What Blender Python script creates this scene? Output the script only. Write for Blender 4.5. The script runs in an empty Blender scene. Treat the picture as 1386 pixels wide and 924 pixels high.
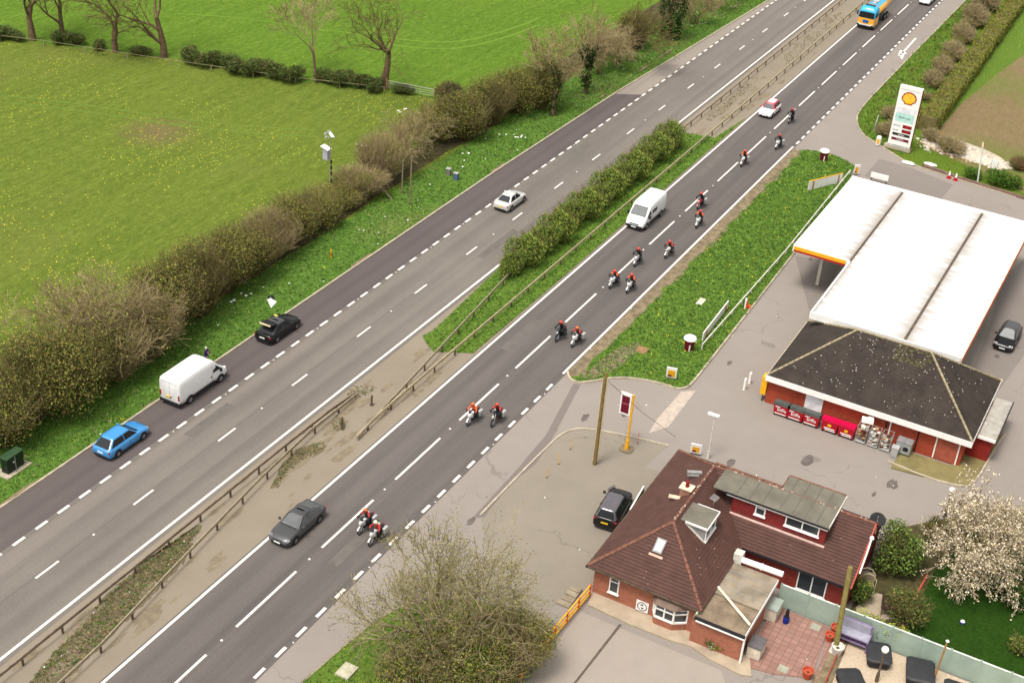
import bpy, math, random
from mathutils import Vector, Matrix
D=bpy.data; SC=bpy.context.scene; COL=SC.collection
# ---------------------------------------------------------------- camera, world, sun, exposure
F_PX,PITCH,ROLL,YAW,CAM_H=1882.79,0.5422,0.0811,0.4579,60.1331
_fw=Vector((math.cos(PITCH)*math.cos(YAW),math.cos(PITCH)*math.sin(YAW),-math.sin(PITCH)))
_r0=_fw.cross(Vector((0,0,1))).normalized(); _u0=_r0.cross(_fw)
_r=math.cos(ROLL)*_r0+math.sin(ROLL)*_u0; _u=-math.sin(ROLL)*_r0+math.cos(ROLL)*_u0
cam=D.objects.new('camera',D.cameras.new('camera')); COL.objects.link(cam)
m=Matrix((_r,_u,-_fw)).transposed().to_4x4(); m.translation=Vector((0,0,CAM_H)); cam.matrix_world=m
cam.data.sensor_width=36; cam.data.lens=F_PX/1386*36; cam.data.clip_end=3000; cam.data.clip_start=1
SC.camera=cam
def G(px,py,z=0.0):
    """ground position (height z) seen at photo pixel px,py: used to survey the site"""
    d=_fw*F_PX+_r*(px-693)-_u*(py-462); t=(z-CAM_H)/d.z
    return Vector((d.x*t,d.y*t,z))
W=D.worlds.new('World'); SC.world=W; W.use_nodes=True
nt=W.node_tree; sky=nt.nodes.new('ShaderNodeTexSky'); sky.sky_type='NISHITA'; sky.sun_disc=False
SUN_EL,SUN_AZ=math.radians(66),math.radians(165)
sky.sun_elevation=SUN_EL; sky.sun_rotation=math.radians(90)-SUN_AZ
sky.dust_density=4; sky.air_density=1.0
hs=nt.nodes.new('ShaderNodeHueSaturation'); hs.inputs['Saturation'].default_value=0.06   # thin white overcast
bg=nt.nodes['Background']; nt.links.new(sky.outputs[0],hs.inputs['Color']); nt.links.new(hs.outputs[0],bg.inputs[0]); bg.inputs[1].default_value=0.135
sl=D.lights.new('sun','SUN'); sl.energy=1.8; sl.angle=math.radians(16); sl.color=(1,.93,.85)
sun=D.objects.new('sun',sl); COL.objects.link(sun)
sd=Vector((math.cos(SUN_EL)*math.cos(SUN_AZ),math.cos(SUN_EL)*math.sin(SUN_AZ),math.sin(SUN_EL)))
sun.rotation_euler=sd.to_track_quat('Z','Y').to_euler()
SC.view_settings.view_transform='Standard'; SC.view_settings.look='None'; SC.view_settings.exposure=0.62; SC.view_settings.gamma=1
SC.render.engine='CYCLES'
# ---------------------------------------------------------------- helpers
def tag(o,label=None,cat=None,group=None,kind=None,category=None):
    cat=cat or category
    if label:o['label']=label
    if cat:o['category']=cat
    if group:o['group']=group
    if kind:o['kind']=kind
    return o
def empty(name,loc=(0,0,0),rz=0,label=None,cat=None,group=None):
    o=D.objects.new(name,None); COL.objects.link(o); o.location=loc; o.rotation_euler=(0,0,rz); o.empty_display_size=.3
    return tag(o,label,cat,group)
def copy_tree(o,parent=None):
    c=o.copy(); COL.objects.link(c); c.parent=parent
    for ch in list(o.children): copy_tree(ch,c)
    return c
class MB:
    def __init__(s): s.v=[];s.f=[];s.m=[];s.mi=0;s.M=None
    def add(s,vs,fs,mi=None):
        n=len(s.v)
        if s.M is not None: vs=[s.M@Vector(v) for v in vs]
        s.v.extend([tuple(v) for v in vs]); s.f.extend([tuple(i+n for i in f) for f in fs])
        s.m.extend([s.mi if mi is None else mi]*len(fs)); return s
    def quad(s,*p,mi=None): return s.add(p,[tuple(range(len(p)))],mi)
    def box(s,x0,x1,y0,y1,z0,z1,mi=None):
        v=[(x,y,z) for z in(z0,z1) for x,y in((x0,y0),(x1,y0),(x1,y1),(x0,y1))]
        return s.add(v,[(3,2,1,0),(4,5,6,7),(0,1,5,4),(1,2,6,5),(2,3,7,6),(3,0,4,7)],mi)
    def cbox(s,c,d,rz=0,mi=None,b=0):
        """centred box, optional chamfer b on vertical edges"""
        hx,hy,hz=d[0]/2,d[1]/2,d[2]/2; M=Matrix.Translation(c)@Matrix.Rotation(rz,4,'Z')
        if b:
            pl=[(-hx+b,-hy),(hx-b,-hy),(hx,-hy+b),(hx,hy-b),(hx-b,hy),(-hx+b,hy),(-hx,hy-b),(-hx,-hy+b)]
        else: pl=[(-hx,-hy),(hx,-hy),(hx,hy),(-hx,hy)]
        n=len(pl); v=[M@Vector((x,y,z)) for z in(-hz,hz) for x,y in pl]
        return s.add(v,[tuple(range(n-1,-1,-1)),tuple(range(n,2*n))]+[(i,(i+1)%n,n+(i+1)%n,n+i) for i in range(n)],mi)
    def cyl(s,p0,p1,r0,r1=None,n=10,caps=True,mi=None):
        r1=r0 if r1 is None else r1; p0=Vector(p0);p1=Vector(p1);d=(p1-p0).normalized()
        a=d.orthogonal().normalized(); b=d.cross(a); v=[]
        for p,r in((p0,r0),(p1,r1)):
            for i in range(n):
                t=2*math.pi*i/n; v.append(p+a*math.cos(t)*r+b*math.sin(t)*r)
        fs=[(i,(i+1)%n,n+(i+1)%n,n+i) for i in range(n)]
        if caps: fs+=[tuple(range(n-1,-1,-1)),tuple(range(n,2*n))]
        return s.add(v,fs,mi)
    def path(s,pts,r,n=5,mi=None):
        for i in range(len(pts)-1): s.cyl(pts[i],pts[i+1],r,r,n,True,mi)
        return s
    def lathe(s,prof,c=(0,0,0),n=14,mi=None,axis='Z'):
        v=[];
        for r,z in prof:
            for i in range(n):
                t=2*math.pi*i/n
                p=(r*math.cos(t),r*math.sin(t),z) if axis=='Z' else (r*math.cos(t),z,r*math.sin(t))
                v.append((p[0]+c[0],p[1]+c[1],p[2]+c[2]))
        k=len(prof); fs=[(j*n+i,j*n+(i+1)%n,(j+1)*n+(i+1)%n,(j+1)*n+i) for j in range(k-1) for i in range(n)]
        fs+=[tuple(range(n-1,-1,-1)),tuple((k-1)*n+i for i in range(n))]
        return s.add(v,fs,mi)
    def loft(s,rings,cap=True,mi=None):
        n=len(rings[0]); v=[p for r in rings for p in r]
        fs=[(j*n+i,j*n+(i+1)%n,(j+1)*n+(i+1)%n,(j+1)*n+i) for j in range(len(rings)-1) for i in range(n)]
        if cap: fs+=[tuple(range(n-1,-1,-1)),tuple((len(rings)-1)*n+i for i in range(n))]
        return s.add(v,fs,mi)
    def prism(s,pts,z0,z1,mi=None):
        n=len(pts); v=[(p[0],p[1],z0) for p in pts]+[(p[0],p[1],z1) for p in pts]
        return s.add(v,[tuple(range(n-1,-1,-1)),tuple(range(n,2*n))]+[(i,(i+1)%n,n+(i+1)%n,n+i) for i in range(n)],mi)
    def build(s,name,mats,parent=None,smooth=False,loc=None,**kw):
        me=D.meshes.new(name); me.from_pydata(s.v,[],s.f)
        if not isinstance(mats,(list,tuple)): mats=[mats]
        for mm in mats: me.materials.append(mm)
        if len(mats)>1: me.polygons.foreach_set('material_index',s.m)
        if smooth: me.polygons.foreach_set('use_smooth',[True]*len(me.polygons))
        me.update()
        o=D.objects.new(name,me); COL.objects.link(o)
        if parent: o.parent=parent
        if loc: o.location=loc
        return tag(o,**kw)
def fixn(o):
    import bmesh
    b=bmesh.new(); b.from_mesh(o.data); bmesh.ops.recalc_face_normals(b,faces=b.faces); b.to_mesh(o.data); b.free(); return o
# ---------------------------------------------------------------- materials
def srgb(r,g,b):
    f=lambda c:(c/255/12.92) if c/255<=.04045 else ((c/255+.055)/1.055)**2.4
    return (f(r),f(g),f(b))
class NT:
    def __init__(s,name,rough=.85,metal=0,spec=.3):
        s.m=D.materials.new(name); s.m.use_nodes=True; s.t=s.m.node_tree; s.b=s.t.nodes['Principled BSDF']
        s.b.inputs['Roughness'].default_value=rough; s.b.inputs['Metallic'].default_value=metal; s.b.inputs['Specular IOR Level'].default_value=spec
    def n(s,t,**kw):
        x=s.t.nodes.new(t)
        for k,v in kw.items():
            if k in('operation','blend_type','noise_dimensions','feature','data_type','distance','bands_direction'): setattr(x,k,v)
            else: x.inputs[k].default_value=v
        return x
    def l(s,a,b): s.t.links.new(a,b)
    def pos(s,scale=(1,1,1),obj=False):
        g=s.n('ShaderNodeTexCoord').outputs['Object'] if obj else s.n('ShaderNodeNewGeometry').outputs['Position']
        mp=s.n('ShaderNodeMapping'); mp.inputs['Scale'].default_value=scale; s.l(g,mp.inputs['Vector']); return mp.outputs[0]
    def noise(s,vec,scale,detail=4,rough=.6,lo=.35,hi=.65):
        x=s.n('ShaderNodeTexNoise'); x.inputs['Scale'].default_value=scale; x.inputs['Detail'].default_value=detail; x.inputs['Roughness'].default_value=rough
        s.l(vec,x.inputs['Vector']); r=s.n('ShaderNodeMapRange'); r.inputs['From Min'].default_value=lo; r.inputs['From Max'].default_value=hi
        s.l(x.outputs[0],r.inputs['Value']); return r.outputs[0]
    def mix(s,fac,a,b,mode='MIX'):
        x=s.n('ShaderNodeMix',data_type='RGBA'); x.blend_type=mode
        for sock,v in((x.inputs[0],fac),(x.inputs[6],a),(x.inputs[7],b)):
            if hasattr(v,'links') or isinstance(v,bpy.types.NodeSocket): s.l(v,sock)
            elif isinstance(v,(int,float)): sock.default_value=v
            else: sock.default_value=(*v,1)
        return x.outputs[2]
    def math(s,op,a,b=0,c=None):
        x=s.n('ShaderNodeMath',operation=op)
        for i,v in enumerate((a,b,c)):
            if v is None: continue
            if isinstance(v,bpy.types.NodeSocket): s.l(v,x.inputs[i])
            else: x.inputs[i].default_value=v
        return x.outputs[0]
    def bump(s,h,strength=.5,dist=.05):
        b=s.n('ShaderNodeBump'); b.inputs['Strength'].default_value=strength; b.inputs['Distance'].default_value=dist
        s.l(h,b.inputs['Height']); s.l(b.outputs[0],s.b.inputs['Normal'])
    def col(s,c): 
        if isinstance(c,bpy.types.NodeSocket): s.l(c,s.b.inputs['Base Color'])
        else: s.b.inputs['Base Color'].default_value=(*c,1)
        return s.m
def sc(c,k): return tuple(min(1,x*k) for x in c)
def mk(name,c,rough=.8,metal=0,var=.18,scale=2.0,obj=True,spec=.3,bump=0,coat=0):
    t=NT(name,rough,metal,spec)
    if var:
        v=t.pos(obj=obj); f=t.noise(v,scale,5,.65)
        t.col(t.mix(f,sc(c,1-var),sc(c,1+var)))
        if bump: t.bump(f,bump,.03)
    else: t.col(c)
    if coat: t.b.inputs['Coat Weight'].default_value=coat; t.b.inputs['Coat Roughness'].default_value=.08
    return t.m
def paint(name,c,metal=0.0,rough=.35): return mk(name,c,rough,metal,.06,1.2,spec=.5,coat=.6)
def asphalt(name,c,c2,stain=.25,streak=.3,grain=.18,light=None):
    t=NT(name,.9)
    p=t.pos(); st=t.pos((.012,.75,1)); pt=t.pos((.05,.3,1))
    a=t.noise(st,1.0,3,.5,.3,.7); b=t.noise(p,.12,5,.6,.3,.7); g=t.noise(p,9,3,.7,.25,.75); g2=t.noise(p,1.6,6,.7,.3,.7)
    col=t.mix(t.math('MULTIPLY',a,streak),c,c2)
    col=t.mix(t.math('MULTIPLY',b,stain),col,sc(c2,1.12))
    col=t.mix(t.math('MULTIPLY',g2,stain*.5),col,sc(c,.8))
    sp=t.n('ShaderNodeSeparateXYZ'); t.l(p,sp.inputs[0]); wv=t.math('SINE',t.math('MULTIPLY',t.math('ADD',sp.outputs[1],t.math('MULTIPLY',a,.25)),3.452)); wn=t.noise(t.pos((.02,.4,1)),1.0,3,.6,.35,.65)
    col=t.mix(t.math('MULTIPLY',t.math('MULTIPLY',t.math('MAXIMUM',wv,0),wn),.5),col,sc(c,.8)); o1=t.noise(t.pos((.25,1.6,1)),.8,5,.7,.6,.72); col=t.mix(t.math('MULTIPLY',o1,.3),col,sc(c,.72))
    k=t.n('ShaderNodeMapRange'); k.inputs['To Min'].default_value=1-grain; k.inputs['To Max'].default_value=1+grain; t.l(g,k.inputs['Value'])
    mm=t.n('ShaderNodeVectorMath',operation='SCALE'); t.l(col,mm.inputs[0]); t.l(k.outputs[0],mm.inputs['Scale'])
    t.bump(g,.25,.01); return t.col(mm.outputs[0])
def concrete(name,c,crack=.35,stain=.4,slab=None):
    t=NT(name,.9); p=t.pos(); b=t.noise(p,.09,6,.65,.3,.7); b2=t.noise(p,.6,6,.7,.35,.7); g=t.noise(p,7,4,.7,.25,.75)
    col=t.mix(t.math('MULTIPLY',b,stain),c,sc(c,.66)); col=t.mix(t.math('MULTIPLY',b2,stain*.55),col,sc(c,1.2)); col=t.mix(t.math('MULTIPLY',g,.25),col,sc(c,.7))
    vo=t.n('ShaderNodeTexVoronoi',feature='DISTANCE_TO_EDGE'); vo.inputs['Scale'].default_value=.1
    dn=t.n('ShaderNodeTexNoise'); dn.inputs['Scale'].default_value=.5; dn.inputs['Detail'].default_value=5; t.l(p,dn.inputs['Vector'])
    ad=t.n('ShaderNodeVectorMath',operation='MULTIPLY_ADD'); t.l(dn.outputs['Color'],ad.inputs[0]); ad.inputs[1].default_value=(5,5,0); t.l(p,ad.inputs[2]); t.l(ad.outputs[0],vo.inputs['Vector'])
    cr=t.math('LESS_THAN',vo.outputs['Distance'],.0045); msk=t.noise(p,.05,2,.5,.5,.56)
    col=t.mix(t.math('MULTIPLY',t.math('MULTIPLY',cr,msk),crack),col,sc(c,.35))
    t.bump(g,.3,.01); return t.col(col)
def grass(name,c1,c2,c3,flower=None,fden=.1,fmask=(.5,.62),dry=None,drym=(.58,.75),rows=False,fscale=2.6,big=.06,patch=None):
    t=NT(name,.95,spec=.1); p=t.pos()
    a=t.noise(p,big,5,.6,.3,.7); b=t.noise(t.pos((1,1.6,1)),.9,6,.7,.3,.7); g=t.noise(p,4.5,5,.75,.3,.7)
    col=t.mix(a,c1,c2); col=t.mix(t.math('MULTIPLY',b,.5),col,c3); col=t.mix(t.math('MULTIPLY',g,.6),col,sc(c1,.36)); g6=t.noise(t.pos((1,1.7,1)),2.2,4,.8,.48,.68); col=t.mix(t.math('MULTIPLY',g6,.45),col,sc(c1,.4))
    g3=t.noise(p,11,3,.7,.55,.75); col=t.mix(t.math('MULTIPLY',g3,.5),col,sc(c3,1.35))
    if rows:
        q=t.n('ShaderNodeMapping'); q.inputs['Rotation'].default_value=(0,0,rows); q.inputs['Scale'].default_value=(.02,.55,1)
        t.l(p,q.inputs['Vector']); r=t.noise(q.outputs[0],1.6,4,.55,.42,.62); col=t.mix(t.math('MULTIPLY',r,.14),col,sc(c3,1.2))
        q2=t.n('ShaderNodeMapping'); q2.inputs['Rotation'].default_value=(0,0,rows); q2.inputs['Scale'].default_value=(.06,1.7,1)
        t.l(p,q2.inputs['Vector']); r2=t.noise(q2.outputs[0],1.6,4,.55,.5,.66); col=t.mix(t.math('MULTIPLY',r2,.14),col,sc(c1,.6))
        r3=t.noise(t.pos((.5,1.1,1)),1.5,6,.8,.42,.62); col=t.mix(t.math('MULTIPLY',r3,.5),col,sc(c1,.55)); r4=t.noise(t.pos((.9,2.2,1)),1.0,4,.8,.52,.7); col=t.mix(t.math('MULTIPLY',r4,.4),col,sc(c3,1.25))
    if dry:
        dm=t.noise(p,.045,4,.6,*drym); col=t.mix(t.math('MULTIPLY',dm,.6),col,dry)
    if patch:
        dn=t.n('ShaderNodeVectorMath',operation='DISTANCE'); t.l(p,dn.inputs[0]); dn.inputs[1].default_value=(patch[0],patch[1],0)
        q5=t.math('SUBTRACT',1.25,t.math('ADD',t.math('DIVIDE',dn.outputs['Value'],patch[2]),t.math('MULTIPLY',b,.7))); col=t.mix(t.math('MULTIPLY',t.math('MINIMUM',t.math('MAXIMUM',q5,0),1),1.0),col,srgb(112,96,66))
    if flower:
        v=t.n('ShaderNodeTexVoronoi'); v.inputs['Scale'].default_value=fscale; t.l(p,v.inputs['Vector'])
        d=t.math('LESS_THAN',v.outputs['Distance'],fden); fm=t.noise(p,.07,4,.65,*fmask)
        rnd=t.n('ShaderNodeSeparateColor'); t.l(v.outputs['Color'],rnd.inputs[0]); keep=t.math('LESS_THAN',rnd.outputs[0],fm)
        col=t.mix(t.math('MULTIPLY',d,keep),col,flower)
    t.bump(g,.6,.08); return t.col(col)
def brick(name,c,mortar,amt=1.0):
    t=NT(name,.85); p=t.pos(); sp=t.n('ShaderNodeSeparateXYZ'); t.l(p,sp.inputs[0])
    cb=t.n('ShaderNodeCombineXYZ'); t.l(t.math('ADD',sp.outputs[0],sp.outputs[1]),cb.inputs[0]); t.l(sp.outputs[2],cb.inputs[1])
    b=t.n('ShaderNodeTexBrick'); b.inputs['Scale'].default_value=1; b.inputs['Brick Width'].default_value=.225; b.inputs['Row Height'].default_value=.075; b.inputs['Mortar Size'].default_value=.008*amt
    b.inputs['Color1'].default_value=(*sc(c,.75),1); b.inputs['Color2'].default_value=(*sc(c,1.25),1); b.inputs['Mortar'].default_value=(*mortar,1); t.l(cb.outputs[0],b.inputs['Vector'])
    n=t.noise(p,1.3,6,.7,.3,.7); return t.col(t.mix(t.math('MULTIPLY',n,.45),b.outputs[0],sc(c,.72)))
def slabs(name,c,w,h,mortar,rot=0):
    t=NT(name,.85); mp=t.n('ShaderNodeMapping'); mp.inputs['Rotation'].default_value=(0,0,rot); t.l(t.pos(),mp.inputs['Vector'])
    b=t.n('ShaderNodeTexBrick'); b.offset=0; b.inputs['Scale'].default_value=1; b.inputs['Brick Width'].default_value=w; b.inputs['Row Height'].default_value=h; b.inputs['Mortar Size'].default_value=.025
    b.inputs['Color1'].default_value=(*sc(c,.86),1); b.inputs['Color2'].default_value=(*sc(c,1.14),1); b.inputs['Mortar'].default_value=(*mortar,1); t.l(mp.outputs[0],b.inputs['Vector'])
    n=t.noise(t.pos(),1.0,6,.7,.35,.7); return t.col(t.mix(t.math('MULTIPLY',n,.4),b.outputs[0],sc(c,.7)))
def leafm(name,c,var=.35):
    t=NT(name,.7,spec=.15); f=t.noise(t.pos(),1.1,4,.7,.3,.7); t.col(t.mix(f,sc(c,1-var),sc(c,1+var)))
    t.b.inputs['Subsurface Weight'].default_value=0; return t.m
def glass(name,c=(.03,.035,.04),rough=.06): return mk(name,c,rough,0,0,spec=.8)
M={}
M['asph_n']=asphalt('asphalt north carriageway',srgb(100,94,88),srgb(126,118,109),.35,.75)
M['asph_lay']=asphalt('asphalt lay-by',srgb(82,74,73),srgb(101,92,88),.3,.45,.14)
M['asph_layfar']=asphalt('worn lay-by surface',srgb(133,124,114),srgb(152,142,131),.3,.3)
M['asph_s']=asphalt('asphalt south carriageway',srgb(84,79,76),srgb(106,99,94),.3,.85)
M['apron']=concrete('forecourt concrete',srgb(143,134,125))
M['apron2']=concrete('forecourt patch',srgb(128,119,112))
M['cutfill']=concrete('trench reinstatement',srgb(120,110,104))
M['median']=concrete('median paving',srgb(138,127,110),.1,.5)
M['yard']=concrete('car park surface',srgb(138,129,115),.6,.5)
M['yard2']=concrete('front yard concrete',srgb(158,147,135),.6,.5)
M['path']=mk('sand coloured path',srgb(166,150,128),var=.14,obj=False,scale=1)
M['kerb']=mk('kerb stone',srgb(172,160,140),var=.2,scale=1.5,obj=False)
M['kerbd']=mk('mossy kerb',srgb(140,128,108),var=.25,scale=1.5,obj=False)
M['white']=mk('road paint',srgb(225,218,208),.7,var=.12,scale=5,obj=False)
M['grassF']=grass('bright pasture',srgb(82,116,28),srgb(96,128,34),srgb(122,148,58),rows=.2,fscale=1.3,fden=.1,flower=srgb(150,170,70),fmask=(.5,.8),big=.035)
M['grassN']=grass('olive pasture',srgb(92,112,36),srgb(106,122,42),srgb(130,142,62),flower=srgb(206,196,56),fden=.17,fmask=(.47,.62),dry=srgb(112,112,56),drym=(.54,.76),rows=.12,fscale=2.6,big=.03,patch=(105.5,96,5.5))
M['grassV']=grass('verge grass',srgb(80,116,42),srgb(92,126,46),srgb(114,142,62),flower=srgb(225,215,60),fden=.06,fmask=(.5,.8),fscale=2,dry=srgb(126,116,76),drym=(.55,.7),big=.15)
M['grassI']=grass('island grass',srgb(86,116,40),srgb(98,126,44),srgb(122,146,60),flower=srgb(225,215,50),fden=.12,fmask=(.5,.72),fscale=2.4,dry=srgb(130,120,60),drym=(.62,.8))
M['grassR']=grass('right verge grass',srgb(78,106,24),srgb(96,120,36),srgb(118,136,50))
M['lawn']=grass('dark lawn',srgb(34,62,12),srgb(42,74,16),srgb(58,88,26))  # darker green than the other grass materials
M['soil']=grass('bare brown field',srgb(136,114,84),srgb(112,104,60),srgb(164,142,112),dry=srgb(96,116,44),drym=(.46,.6),big=.08)
M['dirt']=mk('verge dirt',srgb(122,108,84),.95,var=.35,scale=1.6,obj=False,bump=.5)
M['litterfloor']=mk('leaf litter',srgb(72,66,38),.95,var=.4,scale=1.4,obj=False,bump=.5)
M['tile']=mk('brown roof tile',srgb(80,54,46),.75,var=.16,scale=1.3,obj=False)
M['tile2']=mk('dark slate tile',srgb(54,46,40),.85,var=.28,scale=.9,obj=False)
M['ridge']=mk('ridge tile',srgb(118,80,66),.8,var=.3,scale=3,obj=False)
M['ridge2']=mk('lichen ridge tile',srgb(150,138,110),.85,var=.3,scale=4,obj=False)
M['brickO']=brick('orange brick',srgb(160,92,68),srgb(160,130,110))
M['brickR']=brick('red brick',srgb(162,68,44),srgb(150,80,60),.6)
M['tilehung']=mk('red hung tiles',srgb(118,40,38),.6,var=.25,scale=2,obj=False)
M['felt']=mk('grey roofing felt',srgb(108,103,90),.9,var=.16,scale=.8,obj=False)
M['felt2']=mk('weathered felt',srgb(136,124,106),.9,var=.3,scale=.8,obj=False)
M['lead']=mk('lead sheet',srgb(140,138,134),.6,var=.15,scale=2,obj=False)
M['upvc']=mk('white plastic trim',srgb(236,234,228),.45,var=.05)
M['upvcd']=mk('dirty white trim',srgb(205,200,188),.6,var=.2)
M['glass']=glass('window glass',(.04,.045,.05))
M['glassc']=mk('car glass',(.016,.018,.02),.1,0,0,spec=.4)
M['black']=mk('black plastic',(.018,.018,.02),.5,var=.2)
M['rubber']=mk('tyre rubber',(.02,.02,.02),.85,var=.2)
M['alloy']=mk('wheel alloy',(.42,.42,.43),.35,.7,.1)
M['steel']=mk('galvanised steel',srgb(160,148,124),.6,.3,.25,3)
M['rust']=mk('brown weathered steel',srgb(96,80,66),.75,.1,.35,3)
M['wood']=mk('timber',srgb(150,112,66),.8,var=.25,scale=3)
M['polewood']=mk('creosoted pole',srgb(120,102,66),.85,var=.25,scale=3)
M['yellow']=mk('yellow paint',srgb(232,170,30),.5,var=.08)
M['orange']=mk('orange paint',srgb(216,88,36),.6,var=.1)
M['red']=mk('red paint',srgb(170,14,34),.45,var=.1)
M['pink']=mk('magenta lid',srgb(208,8,70),.4,var=.08)
M['maroon']=mk('maroon panel',srgb(104,10,34),.5,var=.08)
M['silver']=mk('silver',srgb(190,190,186),.4,.3,.1)
M['headl']=mk('headlamp lens',(.75,.75,.72),.12,0,0,spec=.8)
M['taill']=mk('tail lamp lens',(.35,.01,.015),.2,0,0,spec=.8)
M['plateY']=mk('yellow number plate',srgb(230,190,40),.5,var=0)
M['plateW']=mk('white number plate',(.8,.8,.78),.5,var=0)
M['twig']=mk('pale twigs',srgb(146,130,94),.9,var=.3,scale=1,obj=False)
M['twigd']=mk('brown twigs',srgb(104,94,56),.9,var=.3,scale=1,obj=False)
M['bark']=mk('bark',srgb(108,88,66),.95,var=.35,scale=3,obj=False,bump=.6)
M['bud']=leafm('budding olive leaves',srgb(126,114,60))
M['bud2']=leafm('fresh yellow green leaves',srgb(136,138,60))
M['lf']=leafm('mid green leaves',srgb(92,110,46))
M['lfd']=leafm('dark green leaves',srgb(56,74,30))
M['ivy']=leafm('ivy leaves',srgb(38,60,20))
M['lfy']=leafm('lime leaves',srgb(150,168,50))
M['bloss']=leafm('white blossom',srgb(226,212,186),.14)
M['skin']=mk('skin',srgb(205,150,120),.6,var=.05)
# ---------------------------------------------------------------- ground, roads
def sheet(name,pts,z,mat,kind='structure',**kw):
    b=MB(); b.add([(p[0],p[1],z) for p in pts],[tuple(range(len(pts)))]); o=b.build(name,mat,kind=kind,**kw)
    me=o.data
    if me.polygons[0].normal.z<0: me.flip_normals()
    return o
def slabz(name,pts,z0,z1,mat):
    b=MB(); a=sum(pts[i][0]*pts[(i+1)%len(pts)][1]-pts[(i+1)%len(pts)][0]*pts[i][1] for i in range(len(pts)))
    if a<0: pts=pts[::-1]
    b.prism(pts,z0,z1); return b.build(name,mat,kind='structure')
def strip(name,path,w,h,mat,z0=0,parent=None):
    """kerb-like strip of width w and height h along a path"""
    b=MB(); P=[Vector((p[0],p[1],0)) for p in path]; L=[];R=[]
    for i,p in enumerate(P):
        d=(P[min(i+1,len(P)-1)]-P[max(i-1,0)]).normalized(); n=Vector((-d.y,d.x,0))*w/2; L.append(p+n); R.append(p-n)
    for i in range(len(P)-1):
        a,c,d,e=L[i],R[i],R[i+1],L[i+1]; t=h+z0
        b.quad((a.x,a.y,t),(c.x,c.y,t),(d.x,d.y,t),(e.x,e.y,t))
        b.quad((a.x,a.y,z0-.02),(a.x,a.y,t),(e.x,e.y,t),(e.x,e.y,z0-.02)); b.quad((c.x,c.y,t),(c.x,c.y,z0-.02),(d.x,d.y,z0-.02),(d.x,d.y,t))
    a,c=L[0],R[0]; b.quad((a.x,a.y,z0-.02),(c.x,c.y,z0-.02),(c.x,c.y,h+z0),(a.x,a.y,h+z0))
    a,c=L[-1],R[-1]; b.quad((c.x,c.y,z0-.02),(a.x,a.y,z0-.02),(a.x,a.y,h+z0),(c.x,c.y,h+z0))
    return b.build(name,mat,parent,kind=None if parent else 'structure')
def smooth(pts,it=2):
    for _ in range(it):
        q=[pts[0]]
        for i in range(len(pts)-1):
            a,c=pts[i],pts[i+1]; q+= [(a[0]*.75+c[0]*.25,a[1]*.75+c[1]*.25),(a[0]*.25+c[0]*.75,a[1]*.25+c[1]*.75)]
        q.append(pts[-1]); pts=q
    return pts
def gp(*px): return [tuple(G(px[i],px[i+1])[:2]) for i in range(0,len(px),2)]
sheet('terrain',[(-400,-500),(1500,-500),(1500,1500),(-400,1500)],-.05,M['grassF'])
nf=gp(-400,20,0,53,230,78,420,112,530,124,600,134)
sheet('pasture',[(-200,64)]+[(-200,170)]+nf+[(133.5,75),(136,64)],-.03,M['grassN'])
sheet('verge',[(-200,62.1),(119,62.05),(149,61.45),(194.6,59.5),(400,58.9),(400,68),(136,68),(-200,68)],-.01,M['grassV'])
# hedge bottom litter strip
lit=[(-200,66.4)];x=-200
random.seed(3)
for i in range(90): lit.append((-60+i*3.4,68.3+random.uniform(-.5,.5)))
sheet('hedge_floor',lit+[(250,72),(-200,72)],-.004,M['litterfloor'])
sheet('road_base',[(-200,38.0),(500,38.0),(500,62),(194,59.6),(149,61.4),(119,62.1),(-200,62.1)],-.006,M['median'])
sheet('lay_by',[(-200,58.4),(149.4,58.4),(147.2,61.5),(119,61.97),(-200,62.0)],.002,M['asph_lay'])
sheet('lay_by_worn',[(149.4,58.4),(400,58.2),(400,58.6),(240,58.7),(194.6,59.38),(165,60.8),(147.2,61.5)],.002,M['asph_layfar'])
sheet('north_carriageway',[(-200,51.2),(500,51.2),(500,58.72),(-200,58.72)],.006,M['asph_n'])
sheet('south_carriageway',[(-200,38.05),(500,38.05),(500,45.6),(-200,45.6)],.006,M['asph_s'])
verC=[(500,35.3),(218,35.24),(167.3,35.5),(160,35.2),(157.5,34.5),(155,33.4),(153.5,32.2),(151.5,29.5),(148.9,26),(147.9,20),(147.2,13),(146.2,-10),(144,-60)]
sheet('apron',[(-60,-60),(144,-60)]+verC[::-1][1:]+[(500,38.1),(-200,38.1),(-200,-60)][0:2]+[(-60,38.1)],-.002,M['apron'])
sheet('verge_right',verC+[(600,-60),(600,35)],.0,M['grassR'])
sheet('brown_field',gp(1258,202,1272,170,1300,138,1340,104,1386,70,1500,-30,1800,100,1500,320,1386,262,1330,235,1290,215),.006,M['soil'])
sheet('green_field_strip',gp(1236,200,1250,165,1310,92,1386,-3,1470,-100,1560,-90,1386,74,1340,108,1300,142,1272,174,1258,204),.01,M['grassI'])
0 and sheet('worn_patch',smooth(gp(308,225,325,212,350,207,372,214,378,226,360,240,335,246,315,240,308,225),2),-.024,grass('trampled patch',srgb(96,90,50),srgb(104,92,60),srgb(110,108,56)))
wmat=grass('weedy dirt',srgb(118,106,82),srgb(132,120,98),srgb(108,104,70),dry=srgb(92,84,62))
def rough_poly(pts,amp=.35,sub=9,seed=3):
    random.seed(seed); o=[]
    for i in range(len(pts)):
        a,c=pts[i],pts[(i+1)%len(pts)]
        for k in range(sub): o.append((a[0]+(c[0]-a[0])*k/sub+random.uniform(-amp,amp),a[1]+(c[1]-a[1])*k/sub+random.uniform(-amp,amp)*.5))
    return o
sheet('weed_bed',rough_poly(gp(40,924,75,880,105,850,150,800,200,755,245,725,272,708,250,760,215,795,175,835,130,880,105,905,60,950)),-.002,wmat)
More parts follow.
